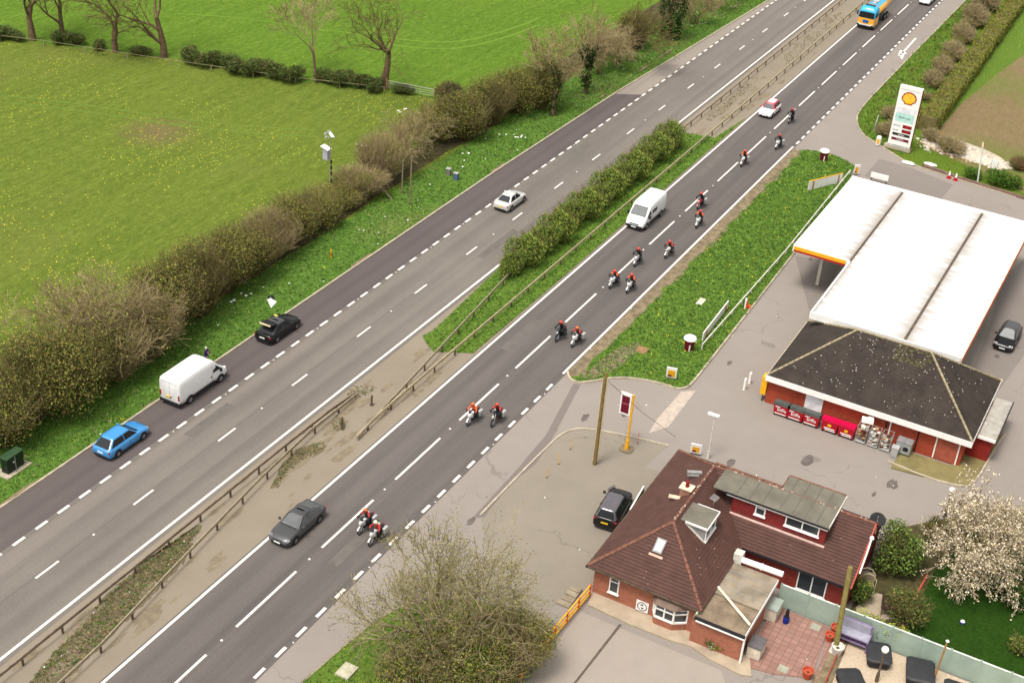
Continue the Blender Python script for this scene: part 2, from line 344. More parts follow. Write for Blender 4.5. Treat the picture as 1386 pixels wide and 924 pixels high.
sheet('weed_bed',rough_poly(gp(366,660,383,625,400,608,430,598,444,596,438,610,412,625,390,642,376,660),.12,4),-.001,wmat)
TRK=grass('lighter wheel track',srgb(98,124,44),srgb(110,134,52),srgb(132,150,72))
TRK2=grass('lighter pasture wheel track',srgb(100,136,40),srgb(112,146,48),srgb(136,162,72))
for off in(0,9):
    strip('wheel_track',smooth(gp(-20,128+off,60,134+off,160,148+off,260,163+off,350,172+off,430,176+off),2),.3,.012,TRK,z0=-.03)
    strip('wheel_track',smooth(gp(600,22+off,560,57+off*.5,610,58+off*.7,660,50+off,720,30+off),2) if 0 else smooth(gp(520,50+off,575,57+off,630,56+off,690,40+off,730,24+off),2),.4,.012,TRK2,z0=-.05)
strip('wheel_track',smooth(gp(240,18,330,24,420,38,520,50),2),.3,.012,TRK2,z0=-.05)
# --- markings
b=MB(); Z=.011
def mark(x0,x1,y,w=.16,z=Z): b.quad((x0,y-w/2,z),(x1,y-w/2,z),(x1,y+w/2,z),(x0,y+w/2,z))
mark(-100,450,51.62,.2); mark(-100,450,45.38,.2); mark(87.5,145.3,38.3,.2)
x=47.7175-9*8
while x<400: mark(x-1,x+1,55.087); x+=9
x=50.03-9*8
while x<400: mark(x,x+6.15,41.872,.17); x+=9
x=80.92-2.01*50
while x<300: mark(x-.52,x+.52,58.58,.22); x+=2.01
x=49.74-2.08*20
while x<87: mark(x-.5,x+.5,38.3,.22); x+=2.08
x=146.8
while x<330: mark(x-.5,x+.5,38.25,.22); x+=1.9
a0=G(1240,52);a1=G(1226,69)
b.quad((186.3,36.55,Z),(194,36.7,Z),(194,36.95,Z),(186.3,36.82,Z)); b.quad((186.6,36.1,Z),(187.4,37.3,Z),(184.8,36.9,Z)); b.quad((183.6,36.0,Z),(186,36.3,Z),(185.8,36.9,Z),(184.4,36.5,Z))
b.build('road_markings',M['white'],kind='structure')
b=MB()
def stud(x,y,r=.09): b.lathe([(r,.008),(r*.8,.035)],(x,y,0),8)
for k in range(-3,30): stud(47.7+18*k+4.2,55.087); stud(50.03+9*k-1.4,41.872); stud(80.92+6.03*k+1,58.5,.06); stud(50.8+8.3*k,38.15,.06)
b.build('road_studs',M['white'],kind='structure')
b=MB();  # bitumen joint lines
for y in(58.45,55.2,38.5,41.6): 
    b.quad((-100,y-.015,.009),(400,y-.015,.009),(400,y+.015,.009),(-100,y+.015,.009))
b.build('road_joints',mk('bitumen seam',srgb(84,76,74),var=.3,obj=False),kind='structure')
# --- kerbs & islands
strip('kerb_north',[(-200,62.1),(50,62.1),(119,62.05),(149,61.5),(170,60.55),(194.6,59.5),(240,58.9),(400,58.8)],.16,.11,M['kerb'])
isl=gp(586,448,572,455,578,466,588,477,604,476,640,478)+[(100,45.75),(150,45.75),(142,46.5),(141,50.9),(100,51.3)]
slabz('median_grass',isl,-.02,.05,M['grassI'])
def island(name,pts,mat,h=.1):
    return slabz(name,pts,-.02,h,mat)
iA=smooth(gp(811,466,768,503)+gp(770,513,782,519,800,517,835,511,870,514,900,521,915,527,928,526,935,521)+[(94.5,28.95),(103.5,29.15),(120,29.55),(142,30.2),(142.8,31)]+gp(1163,232,1150,221,1128,210,1103,205,1082,204),2)
island('grass_island',iA,M['grassI'])
dirt=[(88,38.05),(145,38.05),(144,37.3)]
random.seed(8)
for i in range(34): dirt.append((143-i*1.63,37.0+random.uniform(-.5,.35)))
dirt+=[(88.5,36.5),(87.2,37.6)]
sheet('dirt_margin',dirt,.112,M['dirt'])
sheet('dirt_patch',smooth(gp(790,510,810,490,840,470,862,463,868,470,850,488,822,508,800,515,785,512,790,510),1),.108,M['dirt'])
strip('kerb_island',smooth(gp(768,503,770,513,782,519,800,517,835,511,870,514,900,521,915,527,928,526,935,521)+[(94.5,28.95),(103.5,29.15),(120,29.55),(141.5,30.15)],2),.16,.14,M['kerb'])
gB=smooth(gp(330,990,410,924,480,862)+[(57,34.6),(60,31.5),(60.5,28),(58.5,25.5),(57.5,25.1),(30,25)],2)
island('grass_corner',gB,M['grassI'],.09); strip('kerb_corner',gB[:18],.15,.13,M['kerbd'])
strip('kerb_right_verge',smooth(verC[1:],1),.15,.1,M['kerb'])
# side parking area by bungalow
lot=smooth(gp(650,697,700,645,740,605,762,585,785,579,815,583,860,592,905,603),2)+[(79.6,27.5),(79.6,25.3),(64.5,25.3),(62,26.5),(61.5,30)]
sheet('car_park',lot,.004,M['yard']); strip('kerb_car_park',lot[:-5],.14,.07,M['kerb'])
sheet('trench_patch',gp(776,519,786,520,745,598,725,628,706,628,716,615,738,590),.0062,M['cutfill'])
sheet('concrete_strip',gp(922,530,942,528,905,577,878,586,890,566),.004,mk('pale concrete strip',srgb(176,162,148),var=.15,obj=False))
sheet('trench_lower',gp(706,628,725,628,690,655,655,700,640,700),.0075,M['cutfill'])
for i,q in enumerate([(1085,618,1095,615,1108,619,1112,623,1100,627,1088,624),(1030,460,1048,466,1050,470,1046,471,1030,465),(855,703,868,701,872,706,860,712)]):
    sheet('surface_patch',gp(*q),.0045,M['apron2'])
sheet('forecourt_lane',gp(1076,346,1139,356,1098,430,1120,560,1010,545)[:3]+gp(1040,345)[0:0],.0035,M['apron2'])
sheet('forecourt_far',gp(1190,215,1235,228,1290,250,1262,284,1170,238),.0035,M['apron2'])
sheet('lane_right',gp(1355,380,1386,350,1440,400,1400,460,1330,560,1300,540,1340,440),.0035,M['apron2'])
# bungalow ground
sheet('front_yard',[(35,24.6),(62.9,24.6),(62.9,15),(61,13.6),(62.5,10.5),(62.5,-20),(35,-20)],.004,M['yard2'])
sheet('yard_joint',gp(838,844,842,845,780,924,776,924),.009,mk('joint filler',srgb(90,80,70),obj=False))
island('front_path',gp(800,808)+[(64.9,24.8),(64.9,13.9)]+gp(1017,916,1002,914,960,893,936,876,905,867,850,845,795,819),M['path'],.12)
island('patio',[(70.3,14.1),(70.3,9.85),(64.3,9.6)]+gp(1120,855,1098,918,1045,912,1005,901)+[(64.2,14.2)],slabs('pink patio slabs',srgb(150,114,102),.45,.45,srgb(118,92,80)),.06)
sheet('gravel_yard',[(70.3,9.8),(70.3,-20),(50,-20),(50,9.4),(63,9.4)],.03,mk('buff gravel',srgb(184,166,142),.95,var=.12,scale=6,obj=False,bump=.3))
sheet('weedy_strip',[(70.2,10.1),(70.2,9.0),(60,8.5),(60,9.7)],.036,M['dirt'])
lw=[(70.6,5.8),(73.5,6.2),(79.5,6.0),(88.5,4),(88.5,-30),(70.6,-30)]
sheet('garden_soil',[(70.5,9.8),(80,9.8),(83,9.4),(87,6),(90,3.5),(90,-30),(70.5,-30)],.008,M['litterfloor'])
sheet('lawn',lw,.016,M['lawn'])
sheet('garden_path',gp(1158,822,1178,800,1200,806,1212,838,1188,838,1162,838),.02,M['path'])
# shop surrounds
island('shop_plinth',[(89.9,11.8),(90.6,6.6),(91.2,6.1),(99.5,5.3),(100,7),(92.8,8)]+[(92.8,11.8)],mk('mossy pavement',srgb(122,112,72),var=.2,obj=False,scale=.7),.1)
strip('kerb_shop',smooth([(90.6,12.3),(90.2,9),(90.6,6.4),(91.6,5.9),(97.9,5.5),(99.6,5.3)],1),.14,.13,M['kerb'])
sheet('drain_cover',gp(1311,665,1333,670,1328,685,1306,679),.01,mk('drain surround',srgb(190,176,164),obj=False))
sheet('drain_grate',gp(1316,670,1327,672,1325,679,1314,676),.014,mk('drain iron',srgb(96,90,86),obj=False))
# white spoil / blossom drift on right
wb=MB(); random.seed(11)
for i in range(900):
    t=random.random(); px=1250+110*t+random.gauss(0,6); py=190+36*t+random.gauss(0,4.5*(1-.4*t)); p=G(px,py)
    r=random.uniform(.08,.3); n=5; a0=random.random()*6
    vs=[(p.x+r*math.cos(a0+6.283*k/n)*random.uniform(.6,1.2),p.y+r*math.sin(a0+6.283*k/n)*random.uniform(.6,1.2),random.uniform(.02,.06)) for k in range(n)]+[(p.x,p.y,.05+r*.5)]
    wb.add(vs,[(k,(k+1)%n,n) for k in range(n)])
wb.build('chalk_rubble',mk('pale rubble',srgb(196,184,168),var=.15,obj=False),kind='stuff',label='strip of pale chalky rubble along the brown field edge',category='rubble')
sheet('rubble_bed',smooth(gp(1252,186,1275,182,1310,194,1340,205,1362,218,1366,228,1340,226,1300,214,1262,202,1250,194,1252,186),1),.014,mk('chalk dust',srgb(176,164,146),var=.3,obj=False,scale=1.2))
# ---------------------------------------------------------------- tufts (stuff)
def tufts(name,poly,n,hgt,mats,label,seed=1,z=0,reject=None,dens=None):
    random.seed(seed); b=MB(); xs=[p[0] for p in poly]; ys=[p[1] for p in poly]; c=0
    def inside(x,y):
        r=False;j=len(poly)-1
        for i in range(len(poly)):
            xi,yi=poly[i][:2];xj,yj=poly[j][:2]
            if (yi>y)!=(yj>y) and x<(xj-xi)*(y-yi)/(yj-yi)+xi: r=not r
            j=i
        return r
    while c<n:
        x=random.uniform(min(xs),max(xs)); y=random.uniform(min(ys),max(ys))
        if not inside(x,y) or (reject and reject(x,y)): c+=.3 if reject else 0; continue
        c+=1; mi=random.choices(range(len(mats)),dens or [1]*len(mats))[0]; s=random.uniform(.5,1.3)
        for k in range(4):
            a=random.random()*6.283; d=Vector((math.cos(a),math.sin(a),0)); l=d.cross(Vector((0,0,1))); h=hgt*s*random.uniform(.6,1.2)
            p=Vector((x,y,z))+d*.08*random.random(); o=d*h*random.uniform(.3,1.3)
            b.add([p-l*.028*s,p+l*.028*s,p+o+Vector((0,0,h))+l*.01,p+o+Vector((0,0,h))-l*.01],[(0,1,2,3)],mi)
    return b.build(name,mats,kind='stuff',label=label,category='grass')
GA=leafm('grass blade mid',srgb(80,118,42),.3);GB=leafm('grass blade light',srgb(114,146,62),.3);GC=leafm('grass blade dark',srgb(60,90,36),.3)
DY=mk('straw',srgb(146,134,96),var=.3,obj=False);DB=mk('dead stalk',srgb(110,90,58),var=.3,obj=False);FY=mk('dandelion',srgb(240,215,30),var=.1,obj=False)
tufts('verge_grass',[(40,62.4),(119,62.3),(149,61.8),(194,60),(240,60),(240,68.3),(40,68.3)],30000,.12,[GA,GB,GC,FY,DY],'rough grass tufts on the verge beside the lay-by',2,-.01,dens=[5,4,3,.008,.5])
tufts('island_grass',iA,20000,.11,[GA,GB,GC,FY],'lush grass tufts on the island in front of the forecourt',3,.1,dens=[5,4,3,.09],reject=lambda x,y:y>37)
tufts('median_grass_tufts',isl,7000,.11,[GA,GB,GC],'grass tufts on the central reservation',4,.05)
tufts('corner_grass',gB,4000,.11,[GA,GB,GC],'grass tufts on the corner beneath the budding tree',5,.09)
wp=gp(40,924,75,880,105,850,150,800,200,755,245,725,270,715,245,760,215,790,175,830,130,880,105,895,60,924)
tufts('median_weeds',wp,2600,.07,[DY,DB,GC,GA,M['dirt']],'dry weeds and litter growing through the central reservation',6,0,dens=[3,4,2,2,2])
wp2=gp(370,655,385,625,400,612,430,600,440,598,436,606,410,622,390,640,376,656)
tufts('median_weeds',wp2,350,.06,[DY,DB,GC],'small dry weed patch beside the crash barrier fork',7,0)
for q,n_,lb in((gp(952,160,985,135,1010,112,1020,115,985,148,960,165),700,'weeds between the barriers near the small white car'),(gp(918,195,935,180,950,185,940,205,915,222,905,228),800,'tangled weeds at the far end of the median hedge'),(gp(1060,75,1100,45,1130,20,1140,22,1100,60,1065,90),700,'weeds between the barriers near the tanker lorry'),(gp(455,560,470,570,466,582,452,583,448,570),220,'weeds round the wooden stump post'),(gp(468,535,480,522,500,520,512,526,500,534,478,540),260,'weeds round the barrier terminal')):
    tufts('median_weeds',q,n_//2,.07,[DY,DB,GC],lb,8,0,dens=[2,3,2])
tufts('corner_scrub',verC[1:7]+[(150,27),(160,28.5),(218,31)],2600,.3,[GA,GB,GC,DB],'scrubby grass on the verge beside the tall price sign',9,0,dens=[3,2,3,2])

DR=mk('gravelly dirt',srgb(124,112,92),.95,var=.25,scale=1.2,obj=False)
b=MB(); random.seed(31)
def blot(x,y,r,z,fl=.45,n=11):
    a0=random.random()*6; b.add([(x+r*1.9*math.cos(6.283*k/n)*random.uniform(.6,1.2),y+fl*r*math.sin(6.283*k/n)*random.uniform(.6,1.2),z) for k in range(n)],[tuple(range(n))])
for i in range(60): blot(random.uniform(40,84),random.uniform(46.2,50.6),random.uniform(.2,.9),.0005+i*.00003)
for i in range(40): blot(random.uniform(140,200),random.uniform(46.2,50.6),random.uniform(.2,.9),.0005+i*.00003)
b.build('dirt_patches',DR,kind='structure')
b=MB()
for i in range(14): blot(random.uniform(45,200),62.25,random.uniform(.4,1.1),.112+i*.0001,.16)
for i in range(30): blot(random.uniform(88,144),37.35+random.uniform(-.3,.2),random.uniform(.3,1.0),.1125+i*.0001,.3)
b.build('soil_patches',M['dirt'],kind='structure')
b=MB(); OIL=mk('oil and tar stain',srgb(98,90,84),.8,var=.2,scale=2,obj=False)
for i in range(26): blot(random.uniform(66,140),random.uniform(8,36),random.uniform(.12,.45),.0125+i*.00004,.9)
b.build('tarmac_stains',OIL,kind='structure')
b=MB(); PT=mk('tarmac patch',srgb(101,95,89),.9,var=.12,scale=1,obj=False)
for (x,y,l,w_) in ((64,56.8,5,.9),(101,53.4,7,.7),(128,56.9,4,.9),(88,43.6,6,.8),(58,39.9,5,.8),(131,43.7,7,.7)): b.quad((x,y,.0085),(x+l,y,.0085),(x+l,y+w_,.0085),(x,y+w_,.0085))
b.build('tarmac_patches',PT,kind='structure')
# ---------------------------------------------------------------- buildings
def course_slope(b,a,bb,c,d,course=.3,lift=.055,mi=0):
    """tiled slope: eave a->bb, ridge d->c; each course lifted at its lower edge"""
    a,bb,c,d=map(Vector,(a,bb,c,d)); n=(bb-a).cross(d-a)
    if n.length<1e-6: n=(bb-a).cross(c-a)
    n.normalize()
    if n.z<0: n=-n
    H=max((d-a).length,(c-bb).length); k=max(1,int(H/course))
    for i in range(k):
        t0,t1=i/k,(i+1)/k; L0,R0,L1,R1=a.lerp(d,t0),bb.lerp(c,t0),a.lerp(d,t1),bb.lerp(c,t1)
        b.quad(L0+n*lift,R0+n*lift,R1+n*.004,L1+n*.004,mi=mi); b.quad(L0,R0,R0+n*lift,L0+n*lift,mi=mi)
def ridge_caps(b,p,q,r=.11,step=.4,mi=0):
    p,q=Vector(p),Vector(q); n=max(1,int((q-p).length/step))
    for i in range(n):
        a,c=p.lerp(q,i/n),p.lerp(q,(i+.93)/n); b.cyl(a,c,r,r*.9,6,True,mi)
ez,rz_=2.42,5.05
def window(parent,x,y,z,w,h,face,mull=1,trans=True,name='window',d=.06):
    """window on a wall whose outward direction is face ('-x','+x','-y','+y'); x,y,z = centre"""
    ax={'-x':(Vector((0,-1,0)),Vector((-1,0,0))),'+x':(Vector((0,1,0)),Vector((1,0,0))),'-y':(Vector((1,0,0)),Vector((0,-1,0))),'+y':(Vector((-1,0,0)),Vector((0,1,0)))}[face] if isinstance(face,str) else face
    u,n=ax; c=Vector((x,y,z)); b=MB(); fw=.08; up=Vector((0,0,1))
    def bar(u0,u1,z0,z1):
        b.add([c+u*p+up*q+n*k for k in(-.02,d) for p,q in((u0,z0),(u1,z0),(u1,z1),(u0,z1))],[(3,2,1,0),(4,5,6,7),(0,1,5,4),(1,2,6,5),(2,3,7,6),(3,0,4,7)])
    bar(-w/2,w/2,-h/2,-h/2+fw); bar(-w/2,w/2,h/2-fw,h/2); bar(-w/2,-w/2+fw,-h/2+fw,h/2-fw); bar(w/2-fw,w/2,-h/2+fw,h/2-fw)
    for i in range(1,mull): p=-w/2+w*i/mull; bar(p-fw/2,p+fw/2,-h/2+fw,h/2-fw)
    if trans: bar(-w/2+fw,w/2-fw,h*.2,h*.2+fw*.8)
    f=b.build(name,M['upvc'],parent)
    g=MB(); g.quad(*[c+u*p+up*q+n*.012 for p,q in((-w/2+.04,-h/2+.04),(w/2-.04,-h/2+.04),(w/2-.04,h/2-.04),(-w/2+.04,h/2-.04))]); g.build('pane',M['glass'],f)
    s=MB(); s.add([c+u*p+up*q+n*k for k in(-.01,d+.07) for p,q in((-w/2-.06,-h/2-.07),(w/2+.06,-h/2-.07),(w/2+.06,-h/2-.005),(-w/2-.06,-h/2-.005))],[(3,2,1,0),(4,5,6,7),(0,1,5,4),(1,2,6,5),(2,3,7,6),(3,0,4,7)]); s.build('sill',M['upvc'],f)
    return f
B=empty('bungalow',(0,0,0),0,'L-shaped red brick bungalow with brown hipped tile roof beside the car park','house')
X0,X1,Y0,Y1=64.9,79.2,17.65,24.75; EX0,EX1,EY0,EY1=64.5,79.55,17.3,25.12; WX0,WY0=71.75,9.95
b=MB(); b.box(X0,X1,Y0,Y1,0,2.3); b.build('wall',M['brickO'],B)
b=MB(); b.box(WX0+.35,X1,WY0+.15,Y0-.003,0,2.32)
rx=(WX0+EX1)/2
b.add([(WX0+.35,WY0+.15,2.32),(X1,WY0+.15,2.32),(rx,WY0+.15,rz_-.12),(WX0+.35,WY0+.4,2.32),(X1,WY0+.4,2.32),(rx,WY0+.4,rz_-.12)],[(0,1,2),(5,4,3),(0,2,5,3),(1,4,5,2)])
b.build('wall',mk('red rendered wall',srgb(132,52,42),var=.15,obj=False),B,label='red painted rear wing wall')
ry=(EY0+EY1)/2; hx=EX0+(EY1-EY0)/2
b=MB()
course_slope(b,(EX0,EY1,ez),(EX0,EY0,ez),(hx,ry,rz_),(hx,ry,rz_),.3)
course_slope(b,(EX1,EY1,ez),(EX0,EY1,ez),(hx,ry,rz_),(rx,ry,rz_),.3)
course_slope(b,(EX0,EY0,ez),(WX0,EY0,ez),(rx,ry,rz_),(hx,ry,rz_),.3)
course_slope(b,(WX0,EY0,ez),(WX0,WY0,ez),(rx,WY0,rz_),(rx,ry,rz_),.3)
course_slope(b,(EX1,WY0,ez),(EX1,EY1,ez),(rx,ry,rz_),(rx,WY0,rz_),.3)
b.quad((EX0+.03,EY0+.03,ez-.06),(EX1-.03,EY0+.03,ez-.06),(EX1-.03,EY1-.03,ez-.06),(EX0+.03,EY1-.03,ez-.06)); b.quad((WX0+.03,WY0+.1,ez-.06),(EX1-.03,WY0+.1,ez-.06),(EX1-.03,EY0,ez-.06),(WX0+.03,EY0,ez-.06))
RF=b.build('roof',M['tile'],B)
b=MB()
for p,q in(((EX0,EY1,ez),(hx,ry,rz_)),((EX0,EY0,ez),(hx,ry,rz_)),((hx,ry,rz_),(rx,ry,rz_)),((rx,ry,rz_),(EX1,EY1,ez)),((rx,ry,rz_),(rx,WY0,rz_))): ridge_caps(b,Vector(p)+Vector((0,0,.03)),Vector(q)+Vector((0,0,.03)),.12)
b.build('ridge_tiles',M['ridge'],RF)
b=MB(); random.seed(5)     # pale lichen and moss spots sitting on the tiles
for i in range(90):
    k=random.random()
    if k<.45: x=random.uniform(66.5,71.5); y=random.uniform(17.5,20.5); z=ez+(y-EY0)*(rz_-ez)/(ry-EY0)
    elif k<.75: y=random.uniform(10.3,20); x=random.uniform(WX0,rx); z=ez+(x-WX0)*(rz_-ez)/(rx-WX0)
    elif k<.9: x=random.uniform(EX0,hx); y=ry+(random.random()-.5)*2*(x-EX0); z=ez+(x-EX0)*(rz_-ez)/(hx-EX0)
    else: x=random.uniform(69,77); y=random.uniform(ry,EY1); z=ez+(EY1-y)*(rz_-ez)/(EY1-ry)
    b.lathe([(random.uniform(.02,.045),0),(.015,.02)],(x,y,z+.025),5)
for i in range(40):
    t=random.random(); p=Vector((rx,ry,rz_)).lerp(Vector((rx,WY0,rz_)),t) if i%2 else Vector((hx,ry,rz_)).lerp(Vector((rx,ry,rz_)),t); b.lathe([(.07,0),(.04,.04)],p+Vector((random.uniform(-.05,.05),random.uniform(-.05,.05),.13)),5)
b.build('lichen',mk('lichen',srgb(176,156,138),var=.2,obj=False),RF,kind='stuff')
b=MB();b.box(EX0-.1,EX0-.01,EY0-.05,EY1+.1,ez-.12,ez-.01); b.box(EX0-.1,EX1,EY1+.01,EY1+.11,ez-.12,ez-.01); b.build('gutter',M['rust'],B)
b=MB(); b.box(WX0-.1,WX0-.01,WY0,EY0-.2,ez-.12,ez-.01); b.build('gutter',M['black'],B)
# verge of the gable
b=MB(); 
for s in(-1,1): 
    x=rx+s*(rx-WX0); b.add([(x,WY0-.06,ez-.05),(x,WY0-.06,ez+.06),(rx,WY0-.06,rz_+.06),(rx,WY0-.06,rz_-.05),(x,WY0+.03,ez-.05),(x,WY0+.03,ez+.06),(rx,WY0+.03,rz_+.06),(rx,WY0+.03,rz_-.05)],[(0,1,2,3),(7,6,5,4),(1,5,6,2),(0,3,7,4),(0,4,5,1)])
b.build('verge_board',mk('orange verge tile',srgb(170,80,60),var=.25,obj=False),B)
# front windows
window(B,X0-.01,G(830,793,1.4).y,1.35,.68,1.25,'-x',1)
# bay window
by=(G(873,832,1.3).y+G(915,850,1.3).y)/2-.1; bw=2.3
bx=MB(); poly=[(X0,by+bw/2),(X0-.55,by+bw/2-.3),(X0-.55,by-bw/2+.75),(X0,by-bw/2)]
bx.prism(poly[::-1],0,.72); bay=bx.build('bay_window',M['brickO'],B)
b=MB(); b.prism([(X0,by+bw/2-.04),(X0-.5,by+bw/2-.33),(X0-.5,by-bw/2+.77),(X0,by-bw/2+.04)][::-1],.72,1.75); b.build('pane',M['glass'],bay)
b=MB()
def barp(p,q,z0,z1,t=.05):
    p=Vector((*p,0));q=Vector((*q,0));d=(q-p).normalized();n=Vector((d.y,-d.x,0))*t
    vs=[(p+n).xy,(q+n).xy,(q-n).xy,(p-n).xy]; b.prism([(v.x,v.y) for v in vs],z0,z1)
for i in range(3):
    p,q=poly[i],poly[i+1]
    for z0,z1 in((.66,.78),(1.38,1.45),(1.7,1.8)): barp(p,q,z0,z1)
    L=math.dist(p,q)
    for t in (([0,.5,1] if i==1 else [0.03,.97])):
        c=(p[0]+(q[0]-p[0])*t,p[1]+(q[1]-p[1])*t); b.cyl((*c,.7),(*c,1.78),.06,n=6)
b.build('window_frame',M['upvc'],bay)
b=MB(); pr=[(X0+.02,by+bw/2+.15),(X0-.72,by+bw/2-.22),(X0-.72,by-bw/2+.66),(X0+.02,by-bw/2-.12)]
b.add([(*pr[1],1.8),(*pr[2],1.8),(*pr[3],1.8),(*pr[0],1.8),(X0-.3,by+bw/2-.3,2.1),(X0-.3,by-bw/2+.5,2.1),(X0+.02,by-bw/2+.1,2.15),(X0+.02,by+bw/2-.1,2.15)],[(0,1,5,4),(1,2,6,5),(2,3,7,6),(3,0,4,7),(4,5,6,7),(3,2,1,0)]); fixn(b.build('bay_roof',mk('bay lead roof',srgb(110,92,80),obj=False),bay))
# round logo board on the wall
lg=empty('wall_sign',(X0-.05,G(858,835,.7).y,.62),0,'square white board with a round black emblem low on the brick wall','sign')
b=MB(); b.box(-.03,.02,-.42,.42,-.4,.4); b.build('board',M['upvc'],lg)
b=MB()
for r0,r1 in((.34,.28),):
    for i in range(28):
        a,c=6.283*i/28,6.283*(i+1)/28; b.quad(*[(-.036,r*math.cos(t),r*math.sin(t)) for r,t in((r0,a),(r1,a),(r1,c),(r0,c))])
for s in(1,-1):
    for i in range(9):
        a,c=math.pi*(.1+.8*i/9),math.pi*(.1+.8*(i+1)/9); b.quad(*[(-.036,s*(.11*math.cos(t)*1.0)+s*.02,s*(r*math.sin(t))) for r,t in((.2,a),(.08,a),(.08,c),(.2,c))])
b.build('emblem',M['black'],lg)
# roof window on the hip end, vent, chimney, satellite dish
def on(x=None,y=None): 
    z=ez+min(x-EX0,99)*(rz_-ez)/(hx-EX0); return z
sk=G(893,738,4.0); zz=ez+(sk.x-EX0)*(rz_-ez)/(hx-EX0); sk=G(893,738,zz); sl_=math.atan2(rz_-ez,hx-EX0)
MT=Matrix.Translation((sk.x,sk.y,ez+(sk.x-EX0)*math.tan(sl_)+.05))@Matrix.Rotation(-sl_,4,'Y')
b=MB(); b.M=MT; b.box(-.5,.5,-.32,.32,-.02,.1); rw=b.build('roof_window',M['lead'],B)
b=MB(); b.M=MT; b.box(-.38,.38,-.22,.22,.1,.12); b.build('pane',mk('bright skylight glass',srgb(205,215,215),.15,var=.05),rw)
b=MB(); b.M=MT; b.box(-.78,-.62,-.5,.45,0,.05); b.build('flashing',mk('pink flashing',srgb(200,160,140)),rw)
ch=empty('chimney',(0,0,0)); ch.parent=B
cp=G(930,659,5.2)
b=MB(); b.box(cp.x-.3,cp.x+.3,cp.y-.35,cp.y+.35,rz_-1.0,rz_+.12); ch2=b.build('stack',mk('pale chimney brick',srgb(150,110,90)),ch)
b=MB(); b.box(cp.x-.38,cp.x+.38,cp.y-.45,cp.y+.45,rz_+.12,rz_+.2); b.build('capping',mk('cream capping',srgb(222,200,176)),ch)
b=MB(); b.cyl((cp.x,cp.y,rz_+.2),(cp.x,cp.y,rz_+.62),.13,.11,10); b.lathe([(.14,rz_+.62),(.05,rz_+.68)],(cp.x,cp.y,0)); b.build('chimney_pot',mk('red pot',srgb(120,30,30)),ch)
b=MB(); b.M=Matrix.Translation((cp.x-.4,cp.y+.45,rz_-.62))@Matrix.Rotation(.25,4,'Z'); b.box(-.25,.1,-.6,.55,0,.07); b.build('flashing',mk('cream flashing',srgb(215,190,165)),ch)
vp=G(940,640,4.7); b=MB(); b.M=Matrix.Translation(vp+Vector((0,0,.05)))@Matrix.Rotation(.5,4,'Z'); b.box(-.15,.15,-.5,.5,-.1,.08); b.box(-.3,-.2,-.6,.5,-.15,-.05); b.build('roof_vent',[M['lead'],M['black']],B)
vp=G(967,675,4.9); b=MB(); b.cyl(vp+Vector((0,0,-.6)),vp+Vector((0,0,.25)),.03,n=6)
for i in range(5): b.cyl(vp+Vector((-.5+.2*i,-.25,.2-.05*i)),vp+Vector((-.3+.2*i,.25,.2-.05*i)),.03,n=5)
b.build('aerial',M['lead'],B)
# dormer on the main block south slope
dz=4.93; P=[G(942.3,682.6,dz),G(971,692.4,dz),G(958,713.5,dz),G(929.4,704.5,dz)]
dx0=(P[2].x+P[3].x)/2; dx1=(P[0].x+P[1].x)/2; dyi=(P[0].y+P[3].y)/2; dyo=(P[1].y+P[2].y)/2
b=MB(); b.box(dx0,dx1,dyo+.05,dyi+.3,dz-1.5,dz-.08); dm=b.build('dormer',M['lead'],B)
b=MB(); b.box(dx0-.1,dx1+.1,dyo-.08,dyi+.35,dz-.08,dz); b.build('dormer_roof',M['felt'],dm)
b=MB(); b.box(dx0-.12,dx1+.12,dyo-.14,dyo-.085,dz-.13,dz+.015); b.box(dx0-.16,dx0-.105,dyo-.14,dyi,dz-.13,dz+.015); b.box(dx1+.105,dx1+.16,dyo-.14,dyi,dz-.13,dz+.015); b.build('fascia',M['upvc'],dm)
window(dm,(dx0+dx1)/2,dyo+.03,dz-.66,dx1-dx0-.1,1.05,'-y',2,False)
b=MB(); zs=lambda y: ez+(y-EY0)*(rz_-ez)/(ry-EY0)
for xx in(dx0-.1,dx1+.02): b.add([(xx+k,y,zs(y)+q) for k in(0,.08) for y,q in((dyo,.02),(dyi,.02),(dyi,.14),(dyo,.14))],[(3,2,1,0),(4,5,6,7),(0,1,5,4),(1,2,6,5),(2,3,7,6),(3,0,4,7)])
b.build('flashing',M['upvcd'],dm,kind='stuff') if 0 else None
for j in(0,1):
    b2=MB(); b2.v=b.v[8*j:8*j+8]; b2.f=b.f[:6]; b2.m=b.m[:6]; b2.build('flashing',M['upvcd'],dm)
# flat-roofed dormer on the wing
DZ=rz_+.12; fx=WX0+1.75; dy0,dy1=12.55,19.3
b=MB(); b.box(fx,rx,dy0,dy1-.3,3.3,DZ-.1); wd=b.build('dormer',M['tilehung'],B,label='long red tile-hung dormer')
b=MB(); b.box(fx-.22,rx+.12,dy0-.12,dy1+1.1,DZ-.08,DZ); b.box(rx+.125,rx+1.75,dy0-.12,16.4,DZ-.085,DZ-.005)
dr=b.build('dormer_roof',M['felt'],wd)
b=MB(); b.box(rx+.1,rx+1.6,dy0,16.3,3.4,DZ-.09); b.build('dormer_cheek',M['tilehung'],wd)
b=MB()
for y in(13.3,14.1,14.95,15.8): b.box(rx-2.2,rx+1.7,y-.025,y+.025,DZ,DZ+.02)
for y in(17,17.9,18.8): b.box(rx-2.2,rx+.1,y-.025,y+.025,DZ,DZ+.02)
b.build('felt_joint',mk('felt seam',srgb(98,94,84),obj=False),dr)
